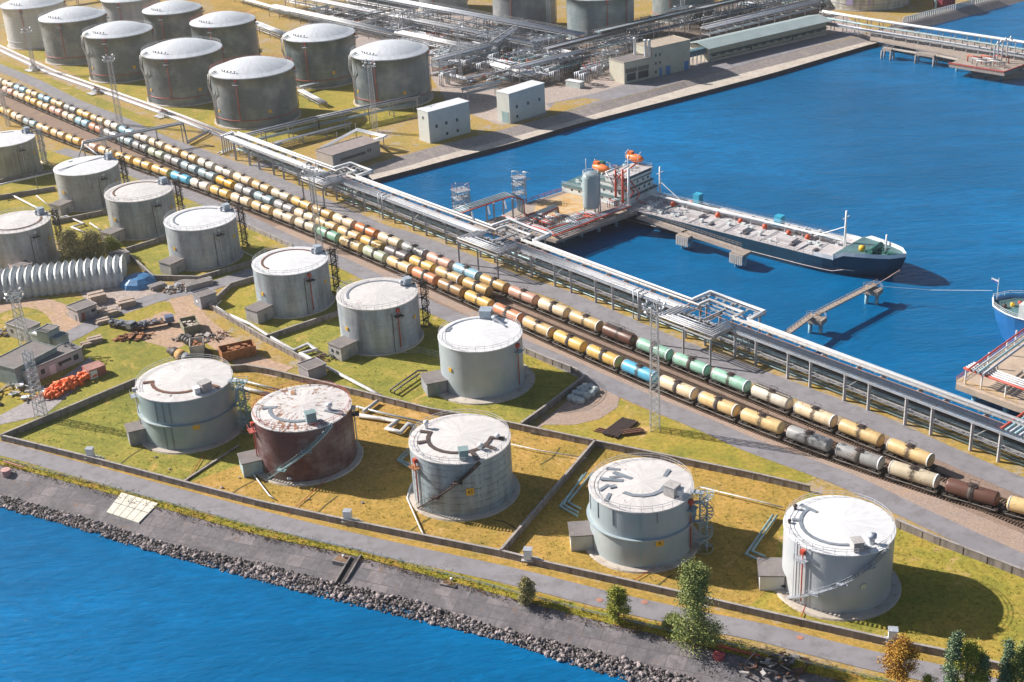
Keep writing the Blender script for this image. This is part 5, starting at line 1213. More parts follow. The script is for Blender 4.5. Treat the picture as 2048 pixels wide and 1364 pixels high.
def drums(px0, px1, n, r_, lab, mats, nm='rubber_roller', grp=None):
    a, b = G(*px0), G(*px1)
    for i in range(n):
        q = a.lerp(b, i/(n-1)); d = (b-a).normalized(); m_ = mats[i % len(mats)]
        o = MB(); o.path([q-d*((b-a).length/n*0.44)+Vector((0, 0, r_)), q+d*((b-a).length/n*0.44)+Vector((0, 0, r_))], r_, 16)
        o = o.build(nm, m_); tag(o, lab[i] if isinstance(lab, list) else lab, 'hose drum', grp)
drums((366, 682), (418, 714), 11, 0.95, ['black cable drum, %s from the far end of the long row' % w_ for w_ in 'first second third fourth fifth sixth seventh eighth ninth tenth eleventh'.split()], [BLACK], 'cable_drum', 'black drums in a long row')
tag(MB().path([G(338, 700, 1), G(345, 704, 1)], 0.8, 16).build('cable_drum', DARKST), 'smallest dark drum at the far end of the short drum row', 'cable drum')
tag(MB().path([G(347, 703, 1.3), G(357, 709, 1.3)], 1.25, 16).build('cable_drum', BLACK), 'black drum next to the orange-brown one', 'cable drum')
tag(MB().path([G(358, 708, 1.4), G(368, 715, 1.4)], 1.4, 16).build('cable_drum', M('ochre_drum', (0.42, 0.22, 0.06), 0.7)), 'orange-brown drum in the short drum row', 'cable drum')
tag(MB().path([G(370, 714, 1.4), G(379, 720, 1.4)], 1.3, 16).build('cable_drum', M('grey_drum', (0.18, 0.19, 0.22), 0.6)), 'grey drum nearest to the pale green tank', 'cable drum')
# blue tarp mound
mb = MB(); mb.lathe([(5.2, 0), (4.6, 1.3), (3.0, 2.3), (0.05, 2.9)], G(278, 568), 9, smooth=False)
o = mb.build('tarp_mound', M('blue_tarp', (0.06, 0.22, 0.45), 0.5, 0, 0.35, 0.8)); tag(o, 'blue tarpaulin mound at the right end of the folded hangar', 'tarpaulin')
# white round bales on the gravel pad
n_ = 0
for i, (u, v) in enumerate([(1171, 777), (1180, 779), (1190, 784), (1161, 783), (1151, 791), (1162, 793), (1173, 796), (1142, 800), (1152, 803), (1161, 806), (1183, 791), (1171, 787)]):
    g = G(u, v); mb = MB(); mb.lathe([(0.85, 0), (0.95, 0.25), (0.95, 0.9), (0.75, 1.15), (0.05, 1.2)], g, 10, smooth=True)
    o = mb.build('wrapped_bale', M('pale_wrap', (0.46, 0.50, 0.50), 0.6)); tag(o, 'pale wrapped bale, '+['third from the right in the back row','second from the right in the back row','rightmost of the back row','leftmost of the back row','leftmost of the middle row','second from the left in the middle row','third from the left in the middle row','leftmost of the front row','second from the left in the front row','rightmost of the front row','rightmost of the middle row','behind the middle row'][i]+' on the gravel pad', 'bale', 'wrapped bales on the gravel pad')
# kiosks along the road wall
for (u, v), lab in (((183, 922), 'small white cabinet on the road wall, leftmost'), ((697, 1049), 'small white cabinet on the road wall between the brown and numbered tanks'), ((1057, 1127), 'white cabinet with steps on the wall left of the ring girder tank'), ((1785, 1290), 'white cabinet on the wall below the bright white tank')):
    g = G(u, v); t = thing('control_cabinet', g, lab, 'cabinet')
    MB().box(g+Vector((0, 0.3, 1.9)), (1.4, 1.2, 2.0), R(-12)).build('cabinet_box', WHITE, t); MB().box(g+Vector((0, 0.3, 2.95)), (1.6, 1.4, 0.12), R(-12)).build('cabinet_lid', PIPE, t)
    mb = MB().box(g+Vector((0, 0.3, 0.8)), (2.4, 1.6, 0.12), R(-12))
    for dx in (-1.1, 1.1):
        for dy in (-.4, 1.0): mb.beam(g+Vector((dx, dy, 0)), g+Vector((dx, dy, 1.7)), 0.07)
    for k in range(4): mb.box(g+Vector((1.5+k*0.3, 0.5, 0.7-k*0.2)), (0.32, 1.0, 0.06), R(-12))
    mb.build('steps', RAILING, t)
# things on the revetment
t = thing('mooring_drum', G(14, 950, -0.6), 'pink concrete drum with a red pipe on the near shore slope at the left edge', 'drum')
MB().lathe([(0.9, 0), (1.0, 1.6), (0.05, 1.65)], G(14, 952, -0.9), 16, smooth=False).build('drum_body', M('pink_paint', (0.55, 0.32, 0.30), 0.7), t)
MB().beam(G(6, 922, 0.7), G(46, 934, 0.7), 0.25).build('red_beam', M('faded_red', (0.50, 0.22, 0.17), 0.6), t)
t = thing('mooring_drum', G(1438, 1318, -0.9), 'red-topped concrete drum with a long red pipe in tree shade on the near slope', 'drum')
MB().lathe([(1.0, 0), (1.0, 1.4), (0.05, 1.45)], G(1438, 1322, -1.3), 16, smooth=False).build('drum_body', M('red_top_paint', (0.40, 0.07, 0.08), 0.7), t)
MB().beam(G(1432, 1290, 0.5), G(1520, 1312, 0.5), 0.28).build('red_beam', PIPER, t)
t = thing('concrete_panels', G(262, 1015, -1), 'bright white concrete panels laid on the near shore slope', 'concrete panels')
GT = [G(243, 984, 0.35), G(317, 1006, 0.35)]; GB = [G(212, 1024, -0.9), G(277, 1046, -1.0)]
for i in range(5):
    for j in range(2):
        def Q(a, b): return GT[0].lerp(GT[1], a).lerp(GB[0].lerp(GB[1], a), b)
        a0, a1, b0, b1 = i/5+0.008, (i+1)/5-0.008, j/2+0.012, (j+1)/2-0.012
        MB().add([Q(a0, b0), Q(a1, b0), Q(a1, b1), Q(a0, b1)]+[q+Vector((0, 0, -0.3)) for q in (Q(a0, b0), Q(a1, b0), Q(a1, b1), Q(a0, b1))], [(3, 2, 1, 0), (0, 1, 5, 4), (1, 2, 6, 5), (2, 3, 7, 6), (3, 0, 4, 7)]).build('panel', M('white_concrete', (0.66, 0.63, 0.55), 0.8, 0, 0.1, .5, (.45, .38, .28), .15), t)
for (a, b, lab) in (((712, 1113), (681, 1166), 'dark stepped gully running down the near shore slope'),):
    A_, B_ = G(*a, 0.1), G(*b, -1.75); t = thing('drain_gully', A_, lab, 'gully'); mb = MB(); mb.beam(A_, B_, 1.6, 0.25); mb.build('channel', BLACK, t)
    for s_ in (-0.95, 0.95): MB().beam(A_+Vector((s_, 0.2*s_, 0.15)), B_+Vector((s_, .2*s_, 0.15)), 0.25, 0.5).build('side_curb', CONCD, t)
for (u, v), lab in (((686, 1122), 'square concrete outfall box left of the gully'), ((902, 1168), 'square concrete outfall box on the slope below the cross wall')):
    g = G(u, v, -0.6); t = thing('outfall_box', g, lab, 'outfall'); MB().box(g+Vector((0, 0, 0.05)), (3.0, 2.6, 1.1), R(-25)).build('box_body', CONCD, t)
    MB().box(g+Vector((0, 0, 0.62)), (2.4, 2.0, 0.06), R(-25)).build('grate', M('brown_leaf_litter', (0.22, 0.13, 0.08), 0.9), t)
    MB().lathe([(0.22, 0), (0.22, 0.4), (0.35, 0.45), (0.05, 0.55)], g+Vector((0.2, 0.2, 0.65)), 10).build('valve', WHITE, t)
# guard rail between road and slope
P = GL([(-200, 874), (0, 921), (231, 981), (520, 1061), (718, 1105), (1020, 1186), (1204, 1234), (1374, 1273), (1500, 1303), (1811, 1376)])
t = thing('guard_rail', P[1], 'low blue-grey guard rail between the shore road and the slope', 'guard rail'); mb = MB()
for a, b in zip(P, P[1:]):
    for z in (0.45, 0.75): mb.beam(a+Vector((0, 0, z)), b+Vector((0, 0, z)), 0.06, 0.08)
mb.build('rail', M('blue_grey_rail', (0.28, 0.40, 0.48), 0.5, 0.2), t)
mb = MB()
for a, b in zip(P, P[1:]):
    n = int((b-a).length/3)
    for i in range(n): q = a.lerp(b, i/n); mb.beam(q, q+Vector((0, 0, 0.8)), 0.1)
tag(mb.build('post', M('blue_grey_rail', (0.28, 0.40, 0.48), 0.5, 0.2), t), kind='stuff')

# ---------------------------------------------------------------- north side: pipe racks and the process area
QD = Vector((math.cos(R(35.2)), math.sin(R(35.2)), 0)); QN = Vector((-QD.y, QD.x, 0))
def prack(a, b, width, h, pipes, lab, step=9.0, low=(), mat=None, group='pipe racks north of the harbour', truss=False, rail=False, legw=0.35, side=1):
    """a, b world points on the ground; pipes = list of (offset, radius, dz, material)"""
    a = V2(a); b = V2(b); d = (b-a).normalized(); n_ = Vector((-d.y, d.x, 0))*side; L = (b-a).length
    root = thing('pipe_rack', a.lerp(b, 0.5), lab, 'pipe rack', group); k = 0.0; nn = max(2, int(L/step)+1)
    for i in range(nn):
        q = a+d*(L*i/(nn-1)); mb = MB()
        for o in (0, width): mb.beam(q+n_*o, q+n_*o+Vector((0, 0, h)), legw)
        mb.beam(q-n_*0.3+Vector((0, 0, h-0.1)), q+n_*(width+0.3)+Vector((0, 0, h-0.1)), 0.25, 0.3)
        if h > 5: mb.beam(q+Vector((0, 0, h*0.52)), q+n_*width+Vector((0, 0, h*0.52)), 0.2, 0.25)
        mb.build('support_frame', LEG, root)
    for o, r_, dz, m_ in pipes: MB().path([a+n_*o-d*1.5+Vector((0, 0, h+dz+r_)), b+n_*o+d*1.5+Vector((0, 0, h+dz+r_))], r_, 8).build('pipe', m_, root)
    for o, r_, z, m_ in low: MB().path([a+n_*o+Vector((0, 0, z)), b+n_*o+Vector((0, 0, z))], r_, 6).build('pipe', m_, root)
    for o in (0, width): MB().beam(a+n_*o+Vector((0, 0, h-0.35)), b+n_*o+Vector((0, 0, h-0.35)), 0.16, 0.3).build('girder', GALV, root)
    if rail:
        mb = MB()
        for o in (-0.3, width+0.3):
            for z in (0.6, 1.15): mb.beam(a+n_*o+Vector((0, 0, h+z)), b+n_*o+Vector((0, 0, h+z)), 0.06)
            k = 0
            while k < L: mb.beam(a+d*k+n_*o+Vector((0, 0, h)), a+d*k+n_*o+Vector((0, 0, h+1.15)), 0.06); k += 3
        mb.build('walkway_rail', RAILING, root)
    if truss:
        mb = MB(); k = 0
        while k < L-2:
            mb.beam(a+d*k+Vector((0, 0, h*0.52)), a+d*(k+3)+Vector((0, 0, h-0.3)), 0.12); mb.beam(a+d*(k+3)+Vector((0, 0, h-0.3)), a+d*(k+6)+Vector((0, 0, h*0.52)), 0.12); k += 6
        mb.build('bracing', GALV, root)
    return root
W3 = [(0.6, 0.3, 0, PIPE), (1.6, 0.3, 0, PIPE), (2.6, 0.25, 0, PIPE), (3.6, 0.4, 0, PIPEW)]
L3 = [(0.8, 0.2, 3.0, PIPE), (1.8, 0.2, 3.1, PIPET), (2.8, 0.25, 3.0, PIPE)]
# from the corner of the main rack north-east along the quay
prack(G(480, 308), G(640, 268), 3.4, 5.6, [(0.3, 0.25, 0, PIPE), (1.2, 0.35, 0, PIPED), (2.2, 0.25, 0, PIPE), (3.0, 0.2, 0, PIPE)], 'silver and dark pipe rack leaving the corner of the long rack', low=L3)
prack(G(640, 268), G(836, 224), 3.4, 5.6, [(0.3, 0.25, 0, PIPE), (1.2, 0.35, 0, PIPED), (2.2, 0.25, 0, PIPE), (3.0, 0.2, 0, PIPE)], 'silver and dark pipe rack between the low flat building and the blue-grey tank', low=L3)
prack(G(936, 205), G(1000, 190), 3.4, 4.8, [(0.3, 0.25, 0, PIPE), (1.2, 0.3, 0, PIPET), (2.2, 0.25, 0, PIPE)], 'short pipe rack between the two white buildings', low=L3)
prack(G(500, 318), G(560, 303), 2.4, 2.2, [(0.3, 0.2, 0, PIPE), (1.1, 0.25, 0, PIPE), (1.9, 0.2, 0, PIPED)], 'low pipe rack beside the start of the long rack')
prack(G(560, 300), G(700, 262), 2.6, 2.4, [(0.3, 0.2, 0, PIPE), (1.1, 0.25, 0, PIPE), (1.9, 0.2, 0, PIPED)], 'low dark pipe rack behind the low flat building')
t = thing('bent_pipes', G(725, 262), 'group of pale pipes bending at a right angle on posts above the low flat building', 'pipeline')
for i in range(5):
    o = i*0.75; MB().path([G(640, 300, 4.6)+Vector((0, o, 0)), G(713, 262, 5.2)+Vector((0, o, 0)), G(768, 274, 5.2)+Vector((0.3*o, o*.6, 0)), G(745, 281, 4.4)+Vector((0, o*.6, 0)), G(745, 281, .8)+Vector((0, o*.6, 0))], 0.2, 6).build('pipe', PIPE if i % 2 else WHITE, t)
for q in ((713, 274), (768, 290), (676, 292), (742, 288)):
    g = G(*q); MB().beam(g, g+Vector((0, 0, 5)), 0.3).build('post', LEG, t)
# long high racks running down from the top left
HI = [(0.5, 0.22, 0, PIPE), (1.3, 0.22, 0, PIPE), (2.1, 0.22, 0, PIPE), (2.9, 0.22, 0, PIPE), (3.9, 0.3, 0, PIPE), (4.9, 0.3, 0, PIPE), (5.8, 0.2, 0, PIPE)]
prack(Vector((-98, 726, 0)), Vector((34, 578, 0)), 6.4, 8.5, HI, 'highest of the long pipe racks crossing the pipe maze from the top edge', low=[(1.0, .3, 4.6, PIPEW), (2.2, .3, 4.6, PIPE), (3.4, .4, 4.7, PIPEW), (4.8, .3, 4.6, PIPE)], rail=True)
prack(Vector((-106, 712, 0)), Vector((16, 575, 0)), 5.0, 6.2, [(0.5, 0.3, 0, PIPEW), (1.5, 0.25, 0, PIPE), (2.4, 0.2, 0, PIPE), (3.2, .2, 0, PIPE), (4.2, 0.35, 0, PIPEW)], 'white pipe rack just below the highest rack in the pipe maze', low=[(1.0, .3, 3.2, PIPEW), (2.4, .3, 3.2, PIPE), (3.8, .3, 3.2, PIPEW)], rail=True)
prack(Vector((-112, 694, 0)), Vector((-46, 618, 0)), 5.5, 4.6, [(0.5, 0.4, 0, WHITE), (1.6, 0.25, 0, PIPE), (2.4, 0.25, 0, PIPEW), (3.4, 0.3, 0, PIPE), (4.6, 0.3, 0, PIPEW)], 'bright white pipe rack at the top, left part of the pipe maze', low=L3)
prack(Vector((-44, 616, 0)), Vector((-8, 575, 0)), 5.5, 5.2, [(0.5, 0.4, 0, WHITE), (1.6, 0.25, 0, PIPE), (2.4, 0.25, 0, PIPEW), (3.4, 0.3, 0, PIPE), (4.6, 0.3, 0, PIPEW)], 'bright white pipe rack in the centre of the pipe maze', low=L3, rail=True)
prack(G(880, 150), G(1000, 118), 5, 6.0, W3, 'silver pipe rack curving out behind the blue-grey dome tank', low=L3, truss=True)
prack(G(1000, 118), G(1080, 60), 4, 6.8, W3, 'diagonal pipe rack climbing to the highest rack', low=L3)
prack(G(1040, 170), G(1165, 138), 5, 6.5, W3, 'silver pipe rack left of the plant building', low=L3, truss=True)
prack(G(1108, 142), G(1250, 105), 7, 8.6, [(0.6, .5, 0, PIPED), (2.0, .35, 0, PIPE), (3.2, .3, 0, PIPE), (4.4, .3, 0, PIPE), (5.8, .4, 0, PIPED)], 'dark and silver pipe rack behind the plant building, left stretch', low=[(1.0, .35, 4.4, PIPE), (2.6, .3, 4.4, PIPED), (4.2, .3, 4.4, PIPE)], truss=True)
prack(G(1210, 112), G(1400, 66), 7, 9.5, [(0.6, .6, 0, PIPED), (2.2, .45, 0, PIPET), (3.6, .3, 0, PIPE), (4.8, .3, 0, PIPE), (6.2, .4, 0, PIPED)], 'large dark pipe rack behind the plant building, middle stretch', low=[(1.0, .35, 5, PIPE), (2.6, .3, 5, PIPED), (4.2, .3, 5, PIPE)], truss=True)
prack(G(1400, 66), G(1650, 5), 7, 9.5, [(0.6, .6, 0, PIPED), (2.2, .45, 0, PIPET), (3.6, .3, 0, PIPE), (4.8, .3, 0, PIPE), (6.2, .4, 0, PIPED)], 'large dark pipe rack running to the top edge behind the long warehouse', low=[(1.0, .35, 5, PIPE), (2.6, .3, 5, PIPED), (4.2, .3, 5, PIPE)], truss=True)
prack(G(1420, 84), G(1640, 30), 6, 5.5, W3, 'shaded pipe rack right behind the long warehouse', low=L3)
prack(G(1420, 72), G(1640, 18), 5, 4.0, W3, 'low shaded pipe rack between the warehouse rack and the large dark rack', low=[(1, .2, 1, PIPE), (2.6, .2, 1, PIPE)])
prack(G(985, 152), G(1055, 172), 4.5, 4.0, [(0.5, 0.45, 0, WHITE), (1.8, 0.45, 0, PIPEW), (3.0, 0.45, 0, WHITE), (4.0, .3, 0, PIPE)], 'white pipe bundle running down to the second white building', low=[(1, .25, 2, PIPE), (3, .25, 2, PIPE)])
prack(G(500, 60), G(562, 84), 4.0, 3.2, W3, 'pipe rack between the right grey-green tank and the green-grey tank', low=[(1, .25, 1.4, PIPE), (2.4, .25, 1.4, PIPEW)])
prack(G(505, 120), G(560, 150), 3.0, 2.0, W3[:3], 'low pipe rack left of the green-grey tank')
prack(G(598, 192), G(640, 215), 3.0, 1.6, [(0.5, .35, 0, PIPEW), (1.5, .35, 0, PIPE), (2.4, .3, 0, PIPE)], 'low white pipes right of the big grey tank')
prack(G(610, 185), G(705, 162), 3.0, 2.0, [(0.5, .35, 0, PIPE), (1.5, .35, 0, PIPE), (2.4, .3, 0, PIPED)], 'low pipe rack between the green-grey tank and the blue-grey tank', step=6)
prack(G(470, 5), G(620, 48), 3.0, 2.4, [(0.5, .5, 0, WHITE), (1.8, .5, 0, PIPEW)], 'pair of thick white pipes at the top edge right of the diagonal tanks')
prack(G(118, 15), G(196, 2), 3.0, 3.0, [(0.5, .8, 0, WHITE), (2.2, .8, 0, WHITE)], 'thick cream conduit between the two leftmost white tanks')
# the white pipeline strip running along the dome tanks
SP = GL([(-80, 60), (0, 98), (103, 146), (231, 191), (359, 237), (482, 286)])
t = thing('pipeline', SP[1], 'long low white pipeline strip in front of the dome-roofed tanks', 'pipeline')
for o, r_, m_ in ((-1.9, 0.35, WHITE), (-1.0, 0.18, PIPE), (1.2, 0.22, PIPEW), (2.0, 0.28, PIPEW)):
    MB().path([p+Vector((o*0.75, o*0.66, 0.6)) for p in SP], r_, 8).build('pipe', m_, t)
for i, (u, v) in enumerate([(70, 140), (195, 186), (330, 232)]):
    g = G(u, v); t = thing('valve_station', g, ['valve station with looped pipes by the railway road, leftmost', 'valve station with looped pipes by the railway road, middle one', 'valve station with looped pipes nearest to the gantry end'][i], 'valve station', 'valve stations')
    for k in range(6):
        p = g+RD*(-2+k*0.9); MB().path([p+RN*3+Vector((0, 0, .6)), p+Vector((0, 0, .6)), p+Vector((0, 0, 1.6)), p-RN*1.5+Vector((0, 0, 1.6)), p-RN*1.5+Vector((0, 0, .4)), p-RN*4+Vector((0, 0, .4))], 0.18, 6).build('pipe', PIPE if k % 2 else PIPEW, t)
        MB().lathe([(0.35, 0), (0.35, 0.12), (0.08, 0.2), (0.08, 0.7), (0.3, 0.72), (0.3, 0.8)], p+Vector((0, 0, 1.7)), 10).build('valve', PIPER if k % 3 == 0 else DARKST, t)
# seeded fill of the process area: many separate low bundles and risers
rnd = random.Random(11)
def inpoly(p, poly):
    c_ = False; n_ = len(poly)
    for i in range(n_):
        x1, y1 = poly[i]; x2, y2 = poly[i-1]
        if (y1 > p[1]) != (y2 > p[1]) and p[0] < (x2-x1)*(p[1]-y1)/(y2-y1)+x1: c_ = not c_
    return c_
AREA = [(620, 40), (700, 18), (900, 66), (1010, 72), (1130, 92), (1180, 120), (1215, 130), (1180, 160), (1040, 178), (930, 160), (872, 150), (860, 90), (760, 72)]
AREA2 = [(1210, 70), (1640, -20), (1640, 22), (1400, 82), (1340, 72), (1230, 108)]
BL = []
def clear(p, m_=3):
    for k, (x, y, r_) in TANK_XY.items():
        if (p.x-x)**2+(p.y-y)**2 < (r_+m_)**2: return False
    return True
while len(BL) < 130:
    u, v = rnd.uniform(600, 1640), rnd.uniform(-20, 180)
    if (inpoly((u, v), AREA) or (len(BL) > 84 and inpoly((u, v), AREA2))) and clear(G(u, v), 10): BL.append((u, v))
BL.sort()
ORDX = list(ORD)
for t_, tt in (('fifty', 'fiftieth'), ('sixty', 'sixtieth'), ('seventy', 'seventieth'), ('eighty', 'eightieth'), ('ninety', 'ninetieth')): ORDX += [tt]+[t_+'-'+o for o in ORD[:9]]
ORDX += ['hundredth']+['hundred-and-'+o for o in ORD]
for i, (u, v) in enumerate(BL):
    g = G(u, v); d = RD if rnd.random() < 0.6 else QD; n_ = Vector((-d.y, d.x, 0)); L = rnd.uniform(8, 20); h = rnd.choice((0.7, 0.9, 1.5, 2.5, 3.4, 4.4)); k = rnd.randint(2, 5)
    t = thing('pipe_bundle', g, '%s-pipe bundle in the pipe maze, %s from the left' % (['two', 'three', 'four', 'five'][k-2], ORDX[i]), 'pipe bundle', 'pipe bundles of the process area')
    m_ = rnd.choice((PIPE, PIPEW, PIPE, PIPE, PIPET, PIPED))
    for j in range(k):
        o = (j-(k-1)/2)*0.8; r_ = rnd.uniform(0.10, 0.24); a = g+n_*o-d*L*rnd.uniform(0.4, 0.6)+Vector((0, 0, h)); b = g+n_*o+d*L*rnd.uniform(0.4, 0.6)+Vector((0, 0, h))
        pts = [a, b]
        if rnd.random() < 0.5: pts = [a-Vector((0, 0, h-0.4)), a, b]
        if rnd.random() < 0.5: pts = pts+[b+n_*rnd.choice((-2, 2))*1.5]
        MB().path(pts, r_, 7).build('pipe', m_ if rnd.random() < .7 else PIPE, t)
    q = -L*0.4
    while q < L*0.45:
        mb = MB()
        for s_ in (-1, 1): mb.beam(g+d*q+n_*s_*k*0.4, g+d*q+n_*s_*k*0.4+Vector((0, 0, h-0.2)), 0.2)
        mb.beam(g+d*q-n_*k*0.45+Vector((0, 0, h-0.25)), g+d*q+n_*k*0.45+Vector((0, 0, h-0.25)), 0.2); q += 5; mb.build('support', LEG, t)
    if i % 2 == 0:
        mb = MB()
        for j in range(5):
            p = g+d*rnd.uniform(-4, 4)+n_*rnd.uniform(-2, 2); mb.tube(p, p+Vector((0, 0, h+1.0)), 0.12, 6); mb.lathe([(0.3, 0), (0.3, 0.3), (0.05, 0.35)], p+Vector((0, 0, h+1)), 8)
        tag(mb.build('valve_stem', rnd.choice((DARKST, PIPER, GALV)), t), kind='stuff')
FR = [(640, 40), (700, 52), (745, 62), (800, 70), (850, 66), (905, 80), (960, 78), (1005, 92), (1055, 100), (1090, 118), (980, 112), (930, 122), (890, 135), (1040, 130), (1120, 150), (1200, 150), (1225, 122), (1290, 76), (1360, 60), (1450, 48), (1520, 30), (1590, 12)]
for i, (u, v) in enumerate(FR):
    g = G(u, v); t = thing('pipe_structure', g, 'open steel pipe frame in the process area, %s from the left' % ORD[sorted(FR).index((u, v))], 'steel frame', 'steel frames of the process area')
    w1, w2, hh = rnd.uniform(6, 14), rnd.uniform(4, 8), rnd.choice((4.5, 6, 7.5, 9)); nx_ = int(w1/3)+1; mb = MB()
    for a in range(nx_+1):
        for b in (0, 1): q = g+QD*(w1*a/nx_)+QN*(w2*b); mb.beam(q, q+Vector((0, 0, hh)), .22)
        for z in (hh*.5, hh): mb.beam(g+QD*(w1*a/nx_)+Vector((0, 0, z)), g+QD*(w1*a/nx_)+QN*w2+Vector((0, 0, z)), .18)
    for b in (0, 1):
        for z in (hh*.5, hh): mb.beam(g+QN*w2*b+Vector((0, 0, z-.03)), g+QD*w1+QN*w2*b+Vector((0, 0, z-.03)), .18)
        for z in (hh+.6, hh+1.1): mb.beam(g+QN*w2*b+Vector((0, 0, z)), g+QD*w1+QN*w2*b+Vector((0, 0, z)), .07)
    mb.beam(g+Vector((0, 0, .2)), g+QD*(w1/nx_)+Vector((0, 0, hh*.5)), .14); mb.build('frame', GALV, t)
    for j in range(rnd.randint(4, 7)):
        o = rnd.uniform(.2, w2-.2); z = rnd.choice((hh*.5, hh))+.3; r_ = rnd.uniform(.1, .26); e_ = rnd.uniform(1, 7)
        MB().path([g-QD*e_+QN*o+Vector((0, 0, z)), g+QD*(w1+e_)+QN*o+Vector((0, 0, z)), g+QD*(w1+e_)+QN*o+Vector((0, 0, .4))], r_, 6).build('pipe', rnd.choice((PIPE, PIPE, PIPEW, PIPET, PIPED)), t)
    for j in range(3):
        q = g+QD*rnd.uniform(0, w1)+QN*rnd.uniform(-2, w2+2); MB().path([q, q+Vector((0, 0, hh+.8)), q+RD*2+Vector((0, 0, hh+.8)), q+RD*2+Vector((0, 0, 1))], rnd.uniform(.12, .25), 6).build('riser', rnd.choice((PIPE, PIPEW, GALV)), t)
for i, (u, v) in enumerate([(880, 172), (893, 168), (955, 150), (1012, 160), (1024, 158), (1090, 162), (1100, 168), (1150, 168), (1160, 172), (1185, 158), (925, 145), (980, 132)]):
    g = G(u, v); t = thing('riser_group', g, 'group of tall looped riser pipes in the pipe maze, %s from the left' % ORD[[0, 1, 4, 6, 7, 8, 9, 10, 11, 11, 2, 3][i]] if False else 'tall looped riser pipes at the front of the pipe maze, %s placed' % ORD[i], 'riser pipes', 'riser groups')
    for j in range(3):
        p = g+RD*j*1.1; MB().path([p+Vector((0, 0, .2)), p+Vector((0, 0, 4.5+j*.4)), p+QD*3+Vector((0, 0, 4.5+j*.4)), p+QD*3+Vector((0, 0, 1.0))], 0.28, 8).build('pipe', PIPE, t)

# ---------------------------------------------------------------- buildings on the north quay
wp = [('window', 'f', 0.18, -6.2, 0.9, 1.2, WIN), ('window', 'f', 0.42, -6.0, 0.9, 1.2, WIN), ('window', 'f', 0.42, 1.4, 0.9, 1.0, WIN), ('window', 'f', 0.68, -6.0, 0.9, 1.2, WIN), ('window', 'f', 0.68, 1.4, 0.9, 1.0, WIN), ('window', 'l', 0.5, -3.0, 0.8, 1.0, WIN)]
blk3((860.5, 287), (941.8, 264), (840, 279.6), 225, 'tall white panelled building with small square windows, left of two on the quay', wallm=WALLW, roofm=WHITE, parts=wp, parapet=False)
blk3((1020.5, 247.6), (1091, 224.5), (997, 241), 188.6, 'tall white panelled building with a blue gate, right of two on the quay', wallm=WALLW, roofm=WHITE, parts=[('window', 'f', 0.2, -6.0, 0.9, 1.2, WIN), ('window', 'f', 0.52, -6.0, 0.9, 1.2, WIN), ('window', 'f', 0.84, -6.0, 0.9, 1.2, WIN), ('window', 'f', 0.2, 1.4, 0.9, 1.0, WIN), ('door', 'l', 0.35, 0.1, 3.6, 4.0, PIPET)], parapet=False)
blk3((668, 341), (761.6, 311.6), (644, 327), 312, 'long low flat-roofed building with a narrow window strip beside the harbour corner', wallm=M('beige_block_wall', (0.44, 0.39, 0.35), 0.8, 0, .12, .4), parts=[('window', 'f', 0.42, 2.4, 10.5, 0.9, WIN), ('window', 'f', 0.74, 2.6, 0.6, 1.2, WIN), ('window', 'f', 0.79, 2.6, 0.6, 1.2, WIN)], roofm=M('brown_roof_felt', (0.30, 0.25, 0.24), 0.85))
mull = [('window', 'f', 0.13, 3.6, 4.8, 1.8, WIN), ('window', 'f', 0.13, 0.9, 4.2, 2.2, WIN), ('window', 'f', 0.66, 3.6, 4.8, 1.8, WIN), ('window', 'f', 0.66, 0.9, 4.8, 2.2, WIN)]
lowb = blk3((1249, 168.7), (1306, 155.7), (1224, 158), 127, 'lower wing of the beige plant building with large gridded windows', wallm=WALLB, parts=[('window', 'f', 0.24, 4.2, 5.4, 1.6, WIN), ('window', 'f', 0.24, 1.0, 4.2, 2.8, WIN), ('window', 'f', 0.66, 4.2, 5.4, 1.6, WIN), ('window', 'f', 0.66, 1.0, 5.0, 2.8, WIN)])
blk3((1306.5, 155.6), (1380, 138.3), (1270, 146), 97, 'taller wing of the beige plant building with blue doors', wallm=WALLB, roofm=M('sandy_roof', (0.42, 0.35, 0.28), 0.85), parts=[('window', 'f', 0.07, 8.2, 0.8, 1.1, WIN), ('window', 'f', 0.18, 8.2, 0.8, 1.1, WIN), ('window', 'f', 0.07, 5.0, 0.8, 1.1, WIN), ('window', 'f', 0.18, 5.0, 0.8, 1.1, WIN), ('window', 'f', 0.07, 1.6, 0.8, 1.1, WIN), ('door', 'f', 0.20, 0.1, 1.2, 3.2, DOORB), ('door', 'f', 0.40, 0.1, 2.4, 3.4, DOORB), ('door', 'f', 0.90, 0.1, 2.2, 3.6, DOORB)])
for i, (u, v) in enumerate(((1270, 112), (1291, 116), (1299, 116))):
    g = G(u, v, 7.8); tag(MB().lathe([(0.55, 0), (0.55, 6.8), (0.75, 6.9), (0.75, 7.3), (0.1, 7.5)], g, 14).build('chimney', WHITE), ['white chimney on the plant building roof, leftmost', 'white chimney on the plant building roof, middle one', 'thin white chimney against the taller wing'][i], 'chimney')
